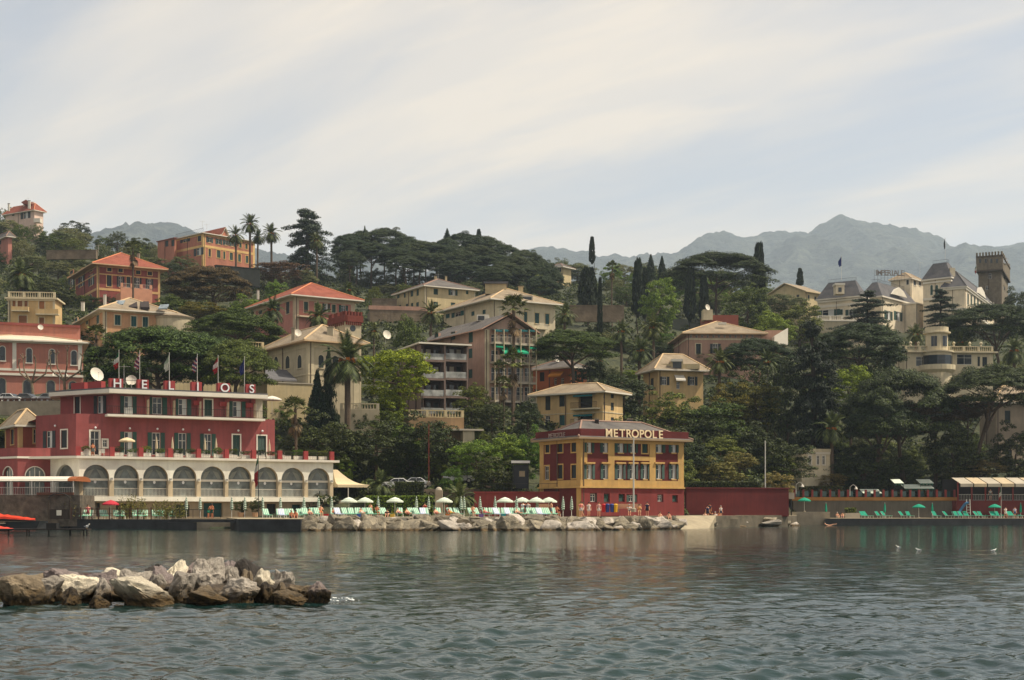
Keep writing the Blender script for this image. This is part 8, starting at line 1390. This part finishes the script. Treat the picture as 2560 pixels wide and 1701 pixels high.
t = fU.t(232); pd = fU.pt(t, zT + .28 * 0, .5); person('stand', 232, 0, pd.y, .4, 'bare-chested person standing in the terrace doorway of the red hotel', None, (90, 96, 92), 0, 1, 1.02, z=zT)
o = thing('person', 'swimmer stretched out on the water near the bathing quay', 'person', (PX(2075, 200), 200, -.02), None, 1.4); bd = link('body', PBODY['lie'], o); bd.rotation_euler = (-.25, 0, 0); bd.location = (0, 0, -.08); recolour(bd, SKIN[0])
# ------------------------------------------------------------------ gulls
def gull(label, px, py, Y, rz, s=1., z=None):
    p = P(px, py, Y) if z is None else Vector((PX(px, Y), Y, z)); o = thing('gull', label, 'gull', p, None, rz); o.scale = (s, s, s); mb = MB(); prof = [(-.26, .01, .14), (-.16, .05, .14), (-.02, .085, .14), (.1, .08, .16), (.17, .045, .22), (.2, .04, .27), (.245, .045, .29), (.285, .02, .285)]; n = 8; rings = [[(x, r * .8 * math.cos(k * 6.2832 / n), z + r * math.sin(k * 6.2832 / n)) for k in range(n)] for x, r, z in prof]
    for i in range(len(rings) - 1):
        for k in range(n): q = (k + 1) % n; mb.poly([rings[i][k], rings[i + 1][k], rings[i + 1][q], rings[i][q]])
    mb.poly(rings[0]); mb.poly(rings[-1][::-1]); mb.build('body', M('white feathers', lin(228, 226, 220), .8, .03), o, (0, 0, 0), smooth=True)
    for s_ in (-1, 1): mb = MB(); mb.poly([(.1, s_ * .085, .2), (-.05, s_ * .1, .2), (-.3, s_ * .05, .17), (-.05, s_ * .08, .1)]); mb.build('wing', M('grey feathers', lin(150, 154, 160), .8), o, (0, 0, 0))
    mb = MB(); mb.tube((.28, 0, .285), (.34, 0, .27), .014, .005, 5); mb.build('beak', M('yellow beak', lin(206, 160, 50), .6), o, (0, 0, 0))
    for s_ in (-.03, .03): mb = MB(); mb.tube((0, s_, 0), (.01, s_, .1), .008, n=4); mb.build('leg', M('yellow beak', 0), o, (0, 0, 0))
gull('white gull standing on the end of the jetty', 217, 0, 118.4, -.6, 1.25, zj + .06); gull('white gull floating on the water, leftmost of three on the right', 2246, 0, 77, 3.6, .62, -.05); gull('white gull floating on the water, middle one of three', 2297, 0, 71, 2.4, .62, -.05); gull('white gull floating on the water near the right edge', 2484, 0, 70, .4, .62, -.05)

# ------------------------------------------------------------------ aerials and an overhead cable
def aerial(label, px, yb, yt, Y):
    a, b_ = P(px, yb, Y), P(px, yt, Y); o = thing('aerial', label, 'aerial', a); m = MB(); m.tube(a, b_, .035, n=4); m.build('mast', STEEL, o); m = MB(); z = b_.z - .25; m.tube((a.x - .8, a.y, z), (a.x + .8, a.y, z), .02, n=4)
    for k in range(6): x = a.x - .75 + k * .3; m.tube((x, a.y - .35, z), (x, a.y + .35, z), .012, n=3)
    m.build('rods', STEEL, o)
for x, yb, yt, Y, lab in ((246, 640, 612, 345, 'aerial on the red villa roof'), (506, 572, 552, 408, 'tall thin aerial on the coral house'), (517, 575, 560, 410, 'short aerial beside the tall one on the coral house'), (310, 960, 912, 178, 'aerial behind the letter H'), (70, 505, 494, 503, 'aerial on the white hilltop villa'), (1405, 765, 750, 318, 'aerial on the large cream villa'), (2300, 690, 655, 412, 'aerial on the palace back roof'), (1096, 700, 684, 350, 'aerial on the cream house'), (1250, 790, 768, 250, 'aerial on the rose apartment house'), (900, 850, 832, 224, 'aerial beside the crenellated tower')): aerial(lab, x, yb, yt, Y)
def cable(label, a, b_, sag):
    a, b_ = Vector(a), Vector(b_); n = 14; pts = [a.lerp(b_, k / n) - Vector((0, 0, sag * 4 * (k / n) * (1 - k / n))) for k in range(n + 1)]; o = thing('cable', label, 'cable', a); m = MB(); m.path(pts, [.035] * (n + 1), 4); m.build('wire', IRON, o)
cable('overhead cable sagging below the layered cedar', P(585, 688, 372), P(800, 655, 380), 3.5); cable('overhead cable in front of the hilltop trees', P(-10, 590, 430), P(150, 580, 440), .8); cable('overhead cable running down past the flat dark pine', P(515, 805, 232), P(640, 850, 226), .5)

TW = [('red', (170, 40, 44)), ('blue', (60, 90, 160)), ('yellow', (214, 180, 80)), ('white', (220, 216, 208)), ('orange', (206, 120, 60)), ('violet', (120, 90, 150)), ('turquoise', (60, 160, 160)), ('pink', (206, 140, 150))]
for k, (nm, c3) in enumerate(TW):
    x = 815 + k * 74 + (k % 3) * 9; Y = 153.2 + (k % 2) * .6; p = Vector((PX(x, Y), Y, 1.37)); o = thing('beach_bag', f'{nm} beach bag beside the loungers above the stone bank', 'bag', p); m = MB(); m.hexa([p + Vector(v) for v in ((-.22, -.1, 0), (.22, -.1, 0), (.22, .1, 0), (-.22, .1, 0))], [p + Vector(v) for v in ((-.28, -.13, .36), (.28, -.13, .36), (.28, .13, .36), (-.28, .13, .36))]); m.build('body', M('bag cloth ' + nm, lin(*c3), .9), o); m = MB(); m.path([p + Vector((-.14, -.13, .36)), p + Vector((-.1, -.14, .55)), p + Vector((.1, -.14, .55)), p + Vector((.14, -.13, .36))], [.015] * 4, 4); m.build('handle', M('bag cloth ' + nm, 0), o)
